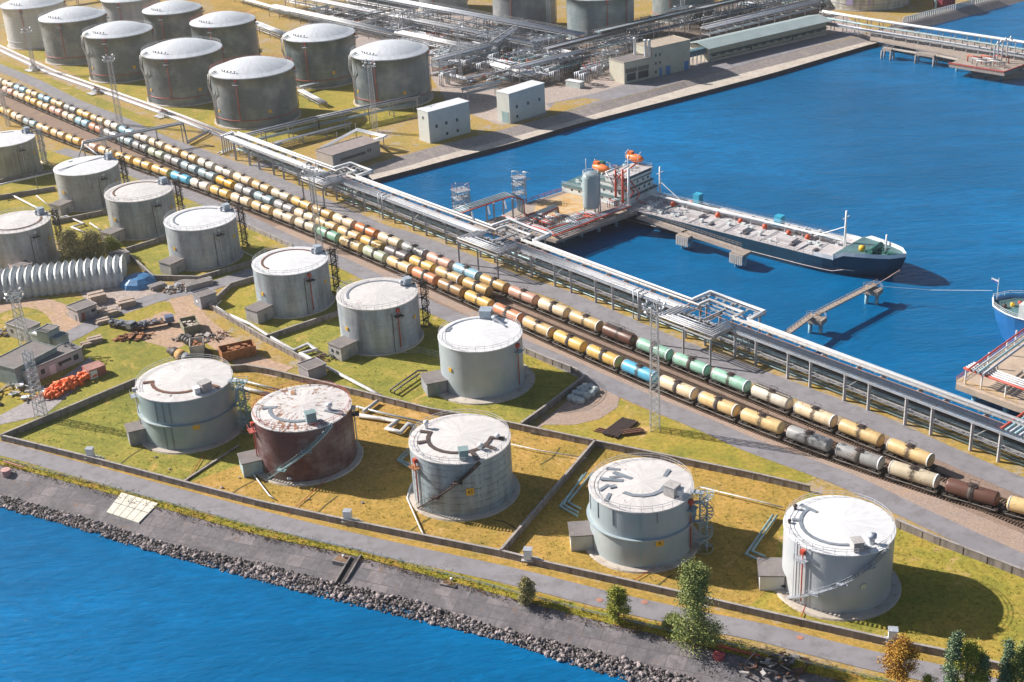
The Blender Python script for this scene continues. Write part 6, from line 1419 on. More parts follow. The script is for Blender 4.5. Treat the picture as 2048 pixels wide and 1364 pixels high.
# long warehouse with a shallow ridge roof
w0 = thing('warehouse', G(1530, 95), 'long beige warehouse with a pale green ridge roof and dark loading canopy on the quay', 'warehouse')
a_, b_, l_ = G(1416, 124), G(1652, 68), G(1392, 114); X = (b_-a_).normalized(); Y = Vector((-X.y, X.x, 0)); Lw = (b_-a_).length; Dw = 11; hw = 6.0; aw = math.atan2(X.y, X.x)
cc = a_+X*Lw/2+Y*Dw/2
MB().box(cc+Vector((0, 0, hw/2)), (Lw, Dw, hw), aw).build('wall', WALLB, w0)
mb = MB(); e = 1.4
P_ = [a_-X*e-Y*e*1.6+Vector((0, 0, hw)), b_+X*e-Y*e*1.6+Vector((0, 0, hw)), b_+X*e+Y*Dw*0.5+Vector((0, 0, hw+1.5)), a_-X*e+Y*Dw*0.5+Vector((0, 0, hw+1.5)), a_-X*e+Y*(Dw+e)+Vector((0, 0, hw)), b_+X*e+Y*(Dw+e)+Vector((0, 0, hw))]
mb.add(P_+[p-Vector((0, 0, .25)) for p in P_], [(0, 1, 2, 3), (3, 2, 5, 4), (0, 6, 7, 1), (4, 5, 11, 10), (6, 9, 8, 7), (9, 10, 11, 8), (0, 3, 9, 6), (1, 7, 8, 2), (3, 4, 10, 9), (2, 8, 11, 5)])
mb.build('roof', M('pale_green_roof', (0.34, 0.41, 0.42), 0.55, 0.1, 0.12, 0.2), w0)
MB().box(cc-Y*(Dw/2+0.9)+Vector((0, 0, 3.0)), (Lw*0.98, 1.8, 0.18), aw).build('loading_canopy', M('dark_teal_canopy', (0.07, 0.13, 0.16), 0.6), w0)
MB().box(cc-Y*(Dw/2+0.6)+Vector((0, 0, 0.5)), (Lw*0.98, 1.2, 1.0), aw).build('loading_dock', CONCL, w0)
for f in (0.35, 0.7): MB().box(a_+X*Lw*f-Y*0.1+Vector((0, 0, 1.5)), (0.6, .4, 3), aw).build('downpipe', WIN, w0)
for i in range(14): MB().box(a_+X*Lw*(0.05+i*0.068)-Y*0.05+Vector((0, 0, 2.3)), (2.6, 0.12, 0.8), aw).build('window', WIN, w0)
t = thing('covered_stair', G(1395, 125), 'dark covered stair between the plant building and the warehouse', 'stair'); g = G(1385, 132)
MB().box(g+X*4+Y*3+Vector((0, 0, 4.4)), (9, 3, 2.4), aw).build('covered_bridge', M('dark_teal_wall', (0.08, 0.17, 0.22), 0.6), t)
mb = MB()
for k in range(5):
    for s_ in (0, 2): q = g+X*(k*2.2)+Y*s_; mb.beam(q, q+Vector((0, 0, 4.4)), 0.2)
mb.build('stair_post', WHITE, t)
blk3((1160, 178), (1168, 175), (1140, 170), 166, 'small pale box container in front of the pipe maze', cat='container', name='container', wallm=M('pale_container', (0.50, 0.56, 0.55), 0.5), roofm=WHITE, parapet=False)
blk3((1400, 78), (1412, 75), (1392, 72), 60, 'x', wallm=WALLB) if False else None
t = thing('container', G(1890, 12), 'dark red container between blue posts by the far fence', 'container'); g = G(1888, 12)
MB().box(g+Vector((0, 0, 4)), (8, 6, 8), R(35)).build('body', M('dark_red_sheet', (0.22, 0.03, 0.06), 0.6), t)
for s_ in (-6, 6): MB().beam(g+X*s_, g+X*s_+Vector((0, 0, 8)), 0.9).build('post', PIPET, t)
fa, fb = G(1807, 45), G(1995, -3); t = thing('slatted_fence', fa, 'white slatted concrete fence on the far bank', 'fence'); n_ = 46
mb = MB()
for i in range(n_): q = fa.lerp(fb, i/n_); mb.box(q+Vector((0, 0, 1.1)), (0.9, 0.2, 2.2), R(35))
tag(mb.build('slat', WHITE, t), kind='stuff'); MB().beam(fa+Vector((0, 0, 2.3)), fb+Vector((0, 0, 2.3)), 0.3, 0.2).build('top_rail', WHITE, t)

# ---------------------------------------------------------------- jetties
DZ = 1.5
DECK = M('jetty_deck_concrete', (0.36, 0.30, 0.26), 0.85, 0, .15, .3, (.28, .2, .15), .2)
PILE = M('blue_painted_pile', (0.24, 0.42, 0.50), 0.6, 0.1, .3, 1.0)
def piles(root, line, step, r_=0.55, inset=1.2, z1=None):
    for a, b in zip(line, line[1:]):
        d = (b-a).normalized(); L = (b-a).length; k = step*0.4
        while k < L: q = a+d*k; MB().tube((q.x, q.y, WZ-3), (q.x, q.y, (DZ if z1 is None else z1)-0.9), r_, 10).build('pile', PILE, root); k += step
def deck(name, px, z, th, lab, mat=None, cat='jetty'):
    P = GL(px, z); c_ = sum(P, Vector())/len(P); t = thing(name, (c_.x, c_.y, z), lab, cat)
    MB().prism([(p.x, p.y) for p in P], z-th, z).build('deck', mat or DECK, t); return t, P, c_
def handrail(root, pts, mat=RAILING, h=1.1, step=2.2, name='handrail', rr=0.055):
    mb = MB()
    for a, b in zip(pts, pts[1:]):
        for z in (h, h*0.55): mb.beam(a+Vector((0, 0, z)), b+Vector((0, 0, z)), rr)
        n_ = max(1, int((b-a).length/step))
        for i in range(n_+1): q = a.lerp(b, i/n_); mb.beam(q, q+Vector((0, 0, h)), rr)
    return mb.build(name, mat, root)
t, P, c_ = deck('jetty', [(1112, 482), (1275, 424), (1291, 412), (1215, 388), (1160, 371), (1052, 406), (1045, 428), (1000, 448), (985, 460), (1030, 478), (1068, 470)], DZ, 0.7, 'concrete loading jetty on blue piles carrying the silver tower tank')
piles(t, [G(1112, 488, WZ), G(1275, 440, WZ)], 6.4, 0.6); piles(t, [G(1020, 486, WZ), G(1090, 500, WZ)], 6)
MB().poly([Vector((p.x, p.y, DZ+0.02)) for p in GL([(1072, 408), (1160, 378), (1186, 388), (1170, 420), (1110, 434), (1066, 430)], DZ)]).build('sandy_floor', M('sand_stained_floor', (0.55, 0.40, 0.24), 0.85, 0, .15, .15, (.50, .27, .06), .3), t)
handrail(t, GL([(1052, 406), (1160, 371), (1215, 388), (1291, 412)], DZ), RAILRED, 1.2, rr=0.12)
handrail(t, GL([(1112, 482), (1275, 424)], DZ)); handrail(t, GL([(1030, 478), (1068, 470), (1112, 482)], DZ), YELLOW, name='yellow_handrail')
# approach deck
t2, P, c_ = deck('jetty', [(940, 452), (1000, 432), (1052, 406), (1050, 424), (975, 460), (950, 462)], DZ-0.1, 0.5, 'narrow approach deck linking the shore to the loading jetty')
# overhead pipe bridge to the jetty
t = thing('pipe_bridge', G(980, 440), 'blue-grey and red pipe bridge stepping over to the loading jetty', 'pipe bridge')
for i in range(5):
    o = Vector((0.45*i, -0.95*i, 0)); zt = 9.0; m_ = (PIPE, PIPET, PIPE, PIPET, PIPER)[i]
    MB().path([G(905, 420, 7.2)+o, G(942, 407, zt)+o, G(1009, 385, zt)+o, G(1034, 392, zt)+o, G(1036, 420, 3.2)+o, G(1056, 430, 3.2)+o, G(1108, 410, 4.2)+o*0.6, G(1110, 424, 1.9)+o*.6, G(1165, 445, 1.9)+o*.6], 0.2, 8).build('pipe', m_, t)
for q in ((943, 462), (975, 452), (1008, 440), (990, 455), (1027, 446)):
    g = G(*q, DZ); MB().beam(Vector((g.x, g.y, 0.5)), Vector((g.x, g.y, 9)), 0.5).build('support_post', LEG, t)
for q in range(3): MB().beam(G(943+q*33, 424-q*11, 8.9), G(947+q*33, 441-q*11, 7.5), 0.4).build('cross_beam', GALV, t)
t = thing('pipe_run', G(1060, 470), 'red and silver pipes on low stands along the front of the jetty', 'pipeline')
for i in range(6):
    o = Vector((-0.5*i, 0.9*i, 0)); m_ = (PIPER, PIPE, PIPE, PIPET, PIPER, PIPE)[i]
    MB().path([G(1022, 440, 3.0)+o, G(1105, 464, 3.0)+o, G(1108, 472-i, 3.0)+o, G(1228, 425, 2.9)+o*.5, G(1262, 413, 2.9)+o*.5], 0.22, 7).build('pipe', m_, t)
for k in range(8):
    g = G(1120+k*18, 467-k*6.4, DZ); MB().beam(g, g+Vector((0, 0, 1.6)), 0.2).build('stand', GALV, t)
for k in range(4):
    g = G(1035+k*20, 452+k*5, DZ); MB().beam(g, g+Vector((0, 0, 1.6)), 0.3).build('stand', GALV, t)
# low frames and loops on the jetty, one by one
for i, (u, v, hh, lab) in enumerate([(1060, 452, 2.2, 'small pipe frame on the jetty, nearest the shore'), (1082, 458, 2.4, 'small pipe frame on the jetty, second from the shore'), (1100, 448, 2.6, 'small pipe frame on the jetty in front of the sandy floor'), (1150, 440, 2.0, 'small pipe frame on the jetty left of the tower tank foot'), (1215, 415, 2.2, 'small pipe frame on the jetty beside the loading arms')]):
    g = G(u, v, DZ); t = thing('pipe_portal', g, lab, 'pipe frame')
    for k in range(4): MB().path([g+QD*k*0.9, g+QD*k*0.9+Vector((0, 0, hh)), g+QD*k*0.9+RD*3+Vector((0, 0, hh)), g+QD*k*0.9+RD*3], 0.13, 6).build('pipe', (PIPE, PIPER, PIPET, PIPE)[k], t)
rq = random.Random(41); jl = 'small pipe frame on the jetty, %s of the many low ones'
for i in range(16):
    u, v = rq.choice(((rq.uniform(1030, 1100), rq.uniform(438, 468)), (rq.uniform(1110, 1240), 0))); v = v or 470-(u-1110)*.36-rq.uniform(4, 16)
    g = G(u, v, DZ); hh = rq.uniform(1.2, 2.6); t = thing('pipe_portal', g, jl % ORD[i], 'pipe frame', 'low pipe frames on the jetty'); d_ = rq.choice((RD, QD)); e_ = RN if d_ == RD else RD
    for k in range(3): MB().path([g+e_*k*.8, g+e_*k*.8+Vector((0, 0, hh)), g+e_*k*.8+d_*rq.uniform(2, 6)+Vector((0, 0, hh))], .14, 6).build('pipe', rq.choice((PIPE, PIPE, WHITE, PIPER, PIPET)), t)
# crowded lattice platform at the shore end and tall stair frame
for (u, v, w_, hh, lab) in ((925, 440, 5, 9.5, 'cluttered steel platform at the shore end of the pipe bridge'), (1040, 410, 4, 9.0, 'tall white stair frame at the bend of the pipe bridge')):
    g = G(u, v, 0); t = thing('steel_tower', g, lab, 'steel tower')
    mb = MB(); lattice(mb, g, hh, w_, w_, 4, 0.16, 0.07); mb.build('frame', GALV, t)
    for z in (hh*0.45, hh*0.75, hh): MB().box(g+Vector((0, 0, z)), (w_*0.9, w_*0.9, 0.12), R(30)).build('platform', GALV, t)
    mb = MB()
    for i in range(9):
        a = random.uniform(0, 6.28); q = g+Vector((math.cos(a)*1.6, math.sin(a)*1.6, hh*random.choice((.45, .75, 1)))); mb.path([q, q+Vector((0, 0, 1.3)), q+Vector((random.uniform(-2, 2), random.uniform(-2, 2), 1.3))], 0.14, 6)
    tag(mb.build('pipework', PIPE if u < 1000 else WHITE, t), kind='stuff')
    handrail(t, [g+Vector((sx*w_/2, sy*w_/2, hh)) for sx, sy in ((-1, -1), (1, -1), (1, 1), (-1, 1), (-1, -1))], RAILING if u > 1000 else RAILRED)
# tower tank
g = G(1183, 428, DZ); t = thing('tower_tank', g, 'tall slim grey-blue cylindrical tank on legs standing on the jetty', 'tank')
MB().lathe([(0.3, 1.6), (2.3, 2.2), (2.45, 3.0), (2.45, 11.5), (2.2, 12.3), (1.2, 12.9), (0.02, 13.1)], g, 32).build('shell', PAINT_CLEAN, t, color=(0.34, 0.44, 0.47))
for k in range(6): a = k*math.pi/3; MB().tube(g+Vector((2.1*math.cos(a), 2.1*math.sin(a), 0)), g+Vector((2.1*math.cos(a), 2.1*math.sin(a), 2.6)), 0.2, 8).build('leg', WHITE, t)
mb = MB(); railing(mb, (g.x, g.y), 2.3, g.z+12.2, 0, 2*math.pi, 1.1, 1.0, 0.05); mb.build('top_railing', WHITE, t)
MB().tube(g+Vector((-1.2, 0.3, 13)), g+Vector((-1.2, .3, 17)), 0.12, 6).build('vent_mast', WHITE, t)
MB().beam(g+Vector((2.6, -0.6, 0)), g+Vector((2.6, -.6, 12.5)), 0.35, 0.2).build('ladder', GALV, t)
# loading arms
for i, (u, v, lab) in enumerate(((1232, 402, 'red and white loading arm beside the ship, left one'), (1246, 408, 'tall red loading arm in the middle of the jetty tip'), (1258, 412, 'white loading arm nearest to the ship deck'))):
    g = G(u, v+8, DZ); t = thing('marine_loader', g, lab, 'loading arm', 'loading arms'); m_ = (PIPER, PIPER, WHITE)[i]
    MB().tube(g, g+Vector((0, 0, 11+i)), 0.38, 8).build('column', m_, t); MB().path([g+Vector((0, 0, 5)), g-RD*4+Vector((0, 0, 9.5)), g+RN*3+Vector((0, 0, 11.5+i))], 0.22, 6).build('arm', (WHITE, PIPE, PIPER)[i], t)
    MB().path([g+Vector((0, 0, 10)), g+RD*2.5+RN*2+Vector((0, 0, 5)), g+RD*1+RN*2+Vector((0, 0, 3))], 0.18, 6).build('drop_arm', PIPER, t)
    MB().box(g+Vector((0, 0, 0.8)), (1.5, 1.5, 1.6)).build('base', GALV, t)
# catwalk and dolphins beside the ship
t = thing('catwalk', G(1375, 455, DZ), 'long narrow concrete catwalk beside the moored tanker', 'catwalk'); A_ = [G(1279, 432, DZ), G(1372, 463, DZ), G(1478, 498, DZ)]
for i, (a, b) in enumerate(zip(A_, A_[1:])):
    MB().beam(a-Vector((0, 0, .25+i*.004)), b-Vector((0, 0, .25+i*.004)), 2.6, 0.5).build('deck', DECK, t)
    for s_ in (-1.25, 1.25): handrail(t, [a+Vector((s_*.7, s_*.7, 0)), b+Vector((s_*.7, s_*.7, 0))], M('brown_rail', (.42, .34, .28), .6), 1.2, 1.6)
for (u, v, lab) in ((1374, 467, 'square mooring dolphin with pale fender planks, nearer the jetty'), (1482, 503, 'square mooring dolphin with pale fender planks, farther along the ship')):
    g = G(u, v, DZ); d_ = thing('mooring_dolphin', g, lab, 'mooring dolphin')
    MB().box(g+Vector((0, 0, -0.4)), (4.2, 4.2, 0.8), R(-45)).build('cap', DECK, d_)
    for k in range(7):
        for f in (0, 1):
            o = -1.8+k*0.6; p = Vector((o, -2.2, -1.6)) if f == 0 else Vector((2.2, o, -1.6)); p = Matrix.Rotation(R(-45), 3, 'Z') @ p
            p2 = Matrix.Rotation(R(-45), 3, 'Z') @ (Vector((-2.2, o, -1.6)))
            MB().box(g+(p if f == 0 else p2), (0.42, 0.42, 2.6), R(-45)).build('fender_plank', M('grey_fender_plank', (.50, .47, .45), .8, 0, .2, 1), d_)
    for sx in (-1.3, 1.3): MB().tube(g+Vector((sx, 0, -6)), g+Vector((sx, 0, -.8)), 0.4, 8).build('pile', PILE, d_)
# footbridge with two pier heads
t = thing('footbridge', G(1650, 620, 1.8), 'slim railed footbridge reaching out over the water to a mooring head', 'footbridge'); F_ = [G(1562, 676, 1.8), G(1622, 632, 1.8), G(1634, 628, 1.8), G(1752, 568, 1.8)]
for i in (0, 2):
    a, b = F_[i], F_[i+1]; MB().beam(a, b, 1.5, 0.3).build('deck', DECK, t)
    for s_ in (-.7, .7): handrail(t, [a+Vector((s_*.6, s_*.6, .1)), b+Vector((s_*.6, s_*.6, .1))], M('brown_rail', (.42, .34, .28), .6), 1.1, 1.4)
for (u, v, lab) in ((1632, 634, 'middle pier head of the footbridge on two blue piles'), (1745, 576, 'outer pier head of the footbridge near the ship bow')):
    g = G(u, v, 1.5); d_ = thing('mooring_platform', g, lab, 'pier head'); MB().box(g+Vector((0, 0, -0.7)), (4.4, 3.0, 1.3), R(-40)).build('cap', DECK, d_)
    for sx in (-1.2, 1.2): MB().tube(g+Vector((sx, -0.3*sx, -7)), g+Vector((sx, -.3*sx, -1.3)), 0.5, 10).build('pile', PILE, d_)
    handrail(d_, [g+Vector((-2, 1.4, 0)), g+Vector((2, 1.4, 0)), g+Vector((2.2, -1.2, 0))], RAILING)
MB_ = MB().path([G(1750, 570, 2.6), G(1775, 556, 3.6), G(1800, 540, 6.4)], 0.12, 5); o = MB_.build('mooring_line', M('brown_rope', (.42, .30, .26), .8)); tag(o, 'thick mooring line from the outer pier head to the ship bow', 'mooring line')
MB_ = MB().path([G(1752, 572, 2.4), G(1860, 580, 0.4), G(1985, 581, 4.5)], 0.05, 4); o = MB_.build('mooring_line', WHITE); tag(o, 'thin pale line from the pier head to the blue ship', 'mooring line')
# right jetty
t, P, c_ = deck('jetty', [(1912, 768), (2033, 812), (2150, 850), (2200, 700), (2200, 560), (2048, 667), (1913, 761)], DZ, 1.3, 'pale concrete jetty corner with red and white pipes at the right edge', mat=M('warm_deck', (.46, .36, .28), .85, 0, .15, .3))
piles(t, [G(1925, 792, WZ), G(2070, 845, WZ)], 7.5, 0.7); handrail(t, GL([(1913, 764), (2033, 808)], DZ), YELLOW, name='yellow_handrail'); handrail(t, GL([(1913, 762), (2048, 668), (2150, 600)], DZ), RAILRED, rr=.09)
t = thing('pipe_portal', G(1985, 760, DZ), 'red and white overhead pipe frame on the right jetty', 'pipe frame'); zf = 5.2
for i in range(5):
    o = RN*(0.9*i); MB().path([G(1928, 736, zf)+o, G(2048, 779, zf)+o, G(2140, 812, zf)+o], 0.22 if i else 0.28, 8).build('pipe', (PIPER, PIPE, PIPEW, PIPE, PIPEW)[i], t)
for i in range(4):
    o = RD*(1.2*i+1); MB().path([G(1928, 736, zf+.5)+o, G(2048, 650, zf+.5)+o, G(2130, 592, zf+.5)+o], 0.3 if i > 1 else .2, 8).build('pipe', (PIPER, PIPE, PIPET, PIPE)[i], t)
for (u, v) in ((1930, 768), (1962, 778), (2010, 795), (1975, 735), (2012, 710), (1992, 762), (2030, 690), (2048, 745)):
    g = G(u, v, DZ); MB().beam(g, g+Vector((0, 0, zf-DZ)), 0.3).build('post', WHITE, t)
t = thing('pipe_bridge', G(2010, 850), 'blue and red pipe bridge joining the rack to the right jetty', 'pipe bridge')
for i in range(6):
    o = RD*(1.0*i); MB().path([G(2002, 858, 7.3)+o, G(2060, 818, 7.0)+o, G(2170, 740, 6.6)+o], 0.32, 8).build('pipe', (PIPER, PIPET, PIPE, PIPET, PIPE, PIPET)[i], t)
for q in ((2046, 868), (2090, 830)): g = G(*q); MB().beam(Vector((g.x, g.y, -3)), Vector((g.x, g.y, 7)), 0.5).build('post', LEG, t)
# far jetty at the top right
t, P, c_ = deck('jetty', [(1740, 78), (1853, 100), (1930, 116), (2060, 140), (2100, 120), (2060, 100), (1900, 74), (1790, 55), (1745, 62)], DZ, 0.6, 'long far trestle deck crossing the harbour mouth')
piles(t, [G(1762, 98, WZ), G(1850, 112, WZ), G(1930, 130, WZ)], 7, 0.45)
t, P, c_ = deck('jetty', [(1898, 128), (2009, 146), (2080, 120), (2060, 100), (1934, 110)], DZ+0.3, 1.2, 'far loading platform with a red edge and tall white pipes')
piles(t, [G(1902, 140, WZ), G(2009, 160, WZ)], 6.5, 0.5); handrail(t, GL([(1898, 128), (2009, 146), (2080, 120)], DZ+.3), RAILRED, .5, rr=.35, name='red_kerb')
for i, (u, v) in enumerate(((1986, 135), (1993, 131), (2002, 127), (2012, 124))):
    g = G(u, v, DZ); tag(MB().path([g, g+Vector((0, 0, 8)), g+RN*1.5+Vector((0, 0, 9.5)), g+RN*3+Vector((0, 0, 8))], 0.3, 8).build('white_riser', WHITE), 'tall white loading pipe on the far platform, %s from the left' % ORD[i], 'loading arm', 'loading pipes on the far platform')
t = thing('pipe_run', G(1960, 125), 'red and silver pipework on the far loading platform', 'pipeline')
for i in range(7): g = G(1935+i*9, 122+(i % 3)*5, DZ+.4); MB().path([g, g+Vector((0, 0, 2.2)), g+RD*6+Vector((0, 0, 2.2)), g+RD*6], 0.25, 6).build('pipe', (PIPER, PIPE, PIPEW)[i % 3], t)
t = thing('pipe_bridge', G(1890, 90), 'long white pipe bridge on slim posts above the far trestle', 'pipe bridge')
for i, (dz, r_) in enumerate(((0, .5), (0, .5), (-2.6, .3), (-2.6, .3), (-4.6, .35))):
    o = Vector((0.6*(i % 2), -1.5*(i % 2), dz)); MB().path([G(1645, 22, 9)+o, G(1740, 38, 9)+o, G(1839, 53, 9)+o, G(2048, 84, 9)+o, G(2120, 95, 9)+o], r_, 8).build('pipe', (WHITE, WHITE, PIPE, PIPET, PIPE)[i], t)
for k in range(18):
    a = G(1640+k*24, 21+k*3.7, 9); mb = MB()
    for o in (Vector((0, 0.6, 0)), Vector((0.8, -2.2, 0))): mb.beam(Vector((a.x, a.y, DZ))+o, Vector((a.x, a.y, 8.6))+o, 0.3)
    mb.beam(a+Vector((0, .6, -.6)), a+Vector((.8, -2.2, -.6)), .3); mb.beam(a+Vector((0, .6, -3.2)), a+Vector((.8, -2.2, -3.2)), .3); mb.build('support_frame', LEG, t)
for s_ in (Vector((0, 0.6, -5.4)), Vector((0.8, -2.2, -5.4))): MB().beam(G(1640, 21, 9)+s_, G(2060, 86, 9)+s_, 0.3, 0.6).build('girder', GALV, t)
for (px, lab) in (([(1764, 97), (1782, 100), (1788, 96), (1770, 93)], 'small square pier stage under the far trestle, left one'), ([(1832, 106), (1868, 112), (1874, 107), (1838, 102)], 'small square pier stage under the far trestle, right one')):
    t, P, c_ = deck('pier_stage', px, DZ, 0.8, lab, cat='pier'); 
    for p in P: MB().tube((p.x, p.y, WZ-2), (p.x, p.y, DZ-.8), .4, 8).build('pile', CONC, t)
    handrail(t, [p for p in P]+[P[0]], RAILING)
t = thing('catwalk', G(1800, 100, DZ), 'pale narrow catwalk between the small pier stages', 'catwalk')
MB().beam(G(1786, 98, DZ-.2), G(1834, 106, DZ-.2), 1.6, .4).build('deck', CONCL, t); MB().beam(G(1872, 110, DZ-.2), G(1930, 122, DZ-.2), 1.6, .4).build('deck', CONCL, t)

# ---------------------------------------------------------------- ships
def hull_mesh(L, B, profile, deckz, wz, flare=0.25, n=40):
    """profile(f) gives the half width share at f (0 bow .. 1 stern); x runs aft from the bow"""
    mb = MB(); rows = []
    for i in range(n+1):
        f = i/n; x = f*L; hw = B/2*profile(f); dz = deckz(x); fl = flare*max(0, 1-x/26)
        hwl = hw*(1-fl*1.6); xs = (1-min(1, x/12))*3.5
        hwl = max(0.05, hwl)
        rows.append([Vector((x, -hw, dz)), Vector((x+xs*0.3, -(hw*0.55+hwl*.45), wz+(dz-wz)*0.55)), Vector((x+xs, -hwl, wz)), Vector((x+xs*1.3, -hwl*.9, wz-2)), Vector((x+xs*1.3, hwl*.9, wz-2)), Vector((x+xs, hwl, wz)), Vector((x+xs*0.3, hw*0.55+hwl*.45, wz+(dz-wz)*0.55)), Vector((x, hw, dz))])
    return rows
def place(rows, o, d, n_): return [[o+(-d)*p.x+n_*p.y+Vector((0, 0, p.z)) for p in r] for r in rows]
def loft(mb, rows, idx):
    for a, b in zip(rows, rows[1:]):
        for i, j in zip(idx, idx[1:]): mb.add([a[i], a[j], b[j], b[i]], [(0, 1, 2, 3)], True)
SD = Vector((0.718, -0.696, 0)); SN = Vector((0.696, 0.718, 0)); SB = Vector((103.8, 330.3, 0)); ZS = -1.4
def prof1(f): return min(1.0, (f/0.16)**0.5 if f < 0.16 else 1.0)*(1.0 if f < 0.85 else 1.0-((f-0.85)/0.15)**2*0.35)
def dk1(x): return (4.4+(1-x/16)*0.7 if x < 16 else 3.0)+ZS
LSH = 114
rows = place(hull_mesh(LSH, 16.6, prof1, dk1, WZ), SB, SD, SN)
ship = thing('tanker_ship', SB-SD*57, 'long dark-hulled tanker with a grey deck and white aft castle moored at the jetty', 'ship')
HULLD = M('dark_teal_hull', (0.012, 0.055, 0.10), 0.4, 0, .2, .2, (.05, .05, .05), .1); BOOT = M('red_brown_boot', (0.13, 0.055, 0.06), .6)
mb = MB(); loft(mb, rows, [0, 1, 2]); loft(mb, rows, [5, 6, 7])
r_ = rows[-1]; mb.add([r_[0], r_[1], r_[2], r_[5], r_[6], r_[7]], [(5, 4, 3, 2, 1, 0)])
mb.build('hull', HULLD, ship)
mb = MB(); loft(mb, rows, [2, 3]); loft(mb, rows, [4, 5]); mb.build('boot_band', BOOT, ship)
DKG = M('pale_grey_ship_deck', (0.52, 0.49, 0.50), 0.7, 0, .12, .2, (.40, .35, .33), .2); DKT = M('teal_ship_deck', (0.08, 0.165, 0.18), 0.7, 0, .3, .6)
i0 = next(i for i, q in enumerate(rows) if i*LSH/40 >= 16)
mb = MB(); 
for a, b in zip(rows[i0:], rows[i0+1:]): mb.add([a[0], b[0], b[7], a[7]], [(0, 1, 2, 3)])
mb.build('main_deck', DKG, ship)
mb = MB()
for a, b in zip(rows[:i0], rows[1:i0+1]):
    za = dk1(16-0.01) if False else None; mb.add([a[0], Vector((b[0].x, b[0].y, max(b[0].z, 4.4+ZS))), Vector((b[7].x, b[7].y, max(b[7].z, 4.4+ZS))), a[7]], [(0, 1, 2, 3)])
mb.build('bow_deck', DKT, ship)
q = rows[i0]; MB().prism([(p.x, p.y) for p in (q[0], q[7], q[7]+SD*.3, q[0]+SD*.3)], 2.9+ZS, 4.4+ZS).build('bow_bulkhead', WHITE, ship)
mb = MB()
for s_ in (0, 7):
    for a, b in zip(rows[:i0+2], rows[1:i0+3]):
        za = max(a[s_].z, 3+ZS); zb = max(b[s_].z, 3+ZS); mb.add([Vector((a[s_].x, a[s_].y, za)), Vector((b[s_].x, b[s_].y, zb)), Vector((b[s_].x, b[s_].y, zb+1.1)), Vector((a[s_].x, a[s_].y, za+1.1))], [(0, 1, 2, 3)])
mb.build('bulwark', WHITE, ship)
for s_ in (0, 7): handrail(ship, [rows[i][s_] for i in range(i0+2, 31)], M('dark_handrail', (.20, .18, .18), .5), 1.1, 2.5, rr=.05)
MB().path([rows[i][1]+(rows[i][1]-rows[i][6]).normalized()*0.08-Vector((0, 0, 1.4)) for i in range(4, 38)], .13, 5).build('rubbing_strake', M('pinkish_strake', (.48, .40, .40), .6), ship)
def SP_(x, y, z): return SB-SD*x+SN*y+Vector((0, 0, z+ZS))
aS = math.atan2(SD.y, SD.x)
# deck gear
MB().beam(SP_(20, 1.5, 5.0), SP_(86, 1.5, 5.0), 1.2, 0.16).build('raised_gangway', WHITE, ship)
handrail(ship, [SP_(20, 2.1, 5.0), SP_(86, 2.1, 5.0)], WHITE, 1.0, 3, rr=.05)
for k in range(12): MB().beam(SP_(21+k*5.6, 1.5, 3), SP_(21+k*5.6, 1.5, 5), .2).build('gangway_post', WHITE, ship)
for k in range(16): MB().beam(SP_(24+k*3.9, -6.8, 3.25), SP_(24+k*3.9, 1.2, 3.25), .13).build('cross_pipe', PIPE, ship)
for k, y in enumerate((2.6, 3.3, 4.0, 4.6)): MB().path([SP_(24, y, 3.7), SP_(84, y, 3.7)], .2, 6).build('cargo_pipe', (WHITE, PIPE, M('ochre_pipe', (.55, .30, .05), .5), PIPE)[k], ship)
for k in range(26): MB().path([SP_(26+k*.8, 2.4, 3.6+(k % 2)*.5), SP_(26+k*.8, 4.8, 3.6+(k % 2)*.5)], .13, 5).build('manifold_pipe', M('yellow_pipe', (.70, .40, .04), .5) if k % 3 else PIPER, ship) if k % 2 == 0 else None
for x in (18.9, 82.4):
    y = 1.4 if x < 50 else 3.0; MB().tube(SP_(x, y, 3), SP_(x, y, 13.5), .38, 8, r2=.25).build('mast', WHITE, ship); MB().beam(SP_(x, y-1.6, 11.6), SP_(x, y+1.6, 11.6), .18).build('crosstree', WHITE, ship)
    MB().path([SP_(x, y, 9), SP_(x+9 if x < 50 else x-9, y-1, 4.6)], .12, 5).build('derrick', WHITE, ship)
for x, y in ((70.3, 5.5), (41, 3.6)): MB().box(SP_(x, y, 5.2), (2.2, 2.2, 3.2), aS).build('deck_cabin', M('sky_blue_cabin', (.04, .38, .58), .5), ship)
for x, y in ((76, -1), (72, 3), (60, -1), (52, -1.2), (44, -1.0), (36, -1.4), (30, -1.2)): MB().lathe([(.05, 0), (.7, .1), (.8, .8), (.5, 1.3), (.05, 1.4)], SP_(x, y+2, 3), 10).build('deck_winch', M('orange_red_gear', (.62, .10, .04), .5), ship)
for x, y, w2 in ((66, -2, 5), (34, -3.4, 5), (48, -4, 2)): MB().box(SP_(x, y, 3.5), (w2, 3.2, 1.0), aS).build('hatch', DKG, ship)
for x in (28, 40, 52, 64, 76): MB().beam(SP_(x, -7.6, 3.06), SP_(x, 7.6, 3.06), .22, .12).build('deck_rib', M('dark_deck_rib', (.2, .19, .2), .6), ship)
for x, y in ((58, -5), (46, -5.5), (31, -5.2), (24, -5)):
    MB().box(SP_(x, y, 3.25), (.8, 1.8, .5), aS).build('bollard', M('dark_bollard', (.12, .11, .12), .5), ship)
MB().path([SP_(9, -3, 5.6), SP_(9, 3, 5.6)], .8, 10).build('windlass', M('green_windlass', (.04, .16, .14), .5), ship)
MB().lathe([(.05, 0), (.9, .1), (.9, 1.2), (.05, 1.3)], SP_(12, -1.6, 4.7), 10).build('windlass_drum', YELLOW, ship)
MB().tube(SP_(6, 0, 5), SP_(6, 0, 10), .25, 6).build('bow_mast', WHITE, ship)
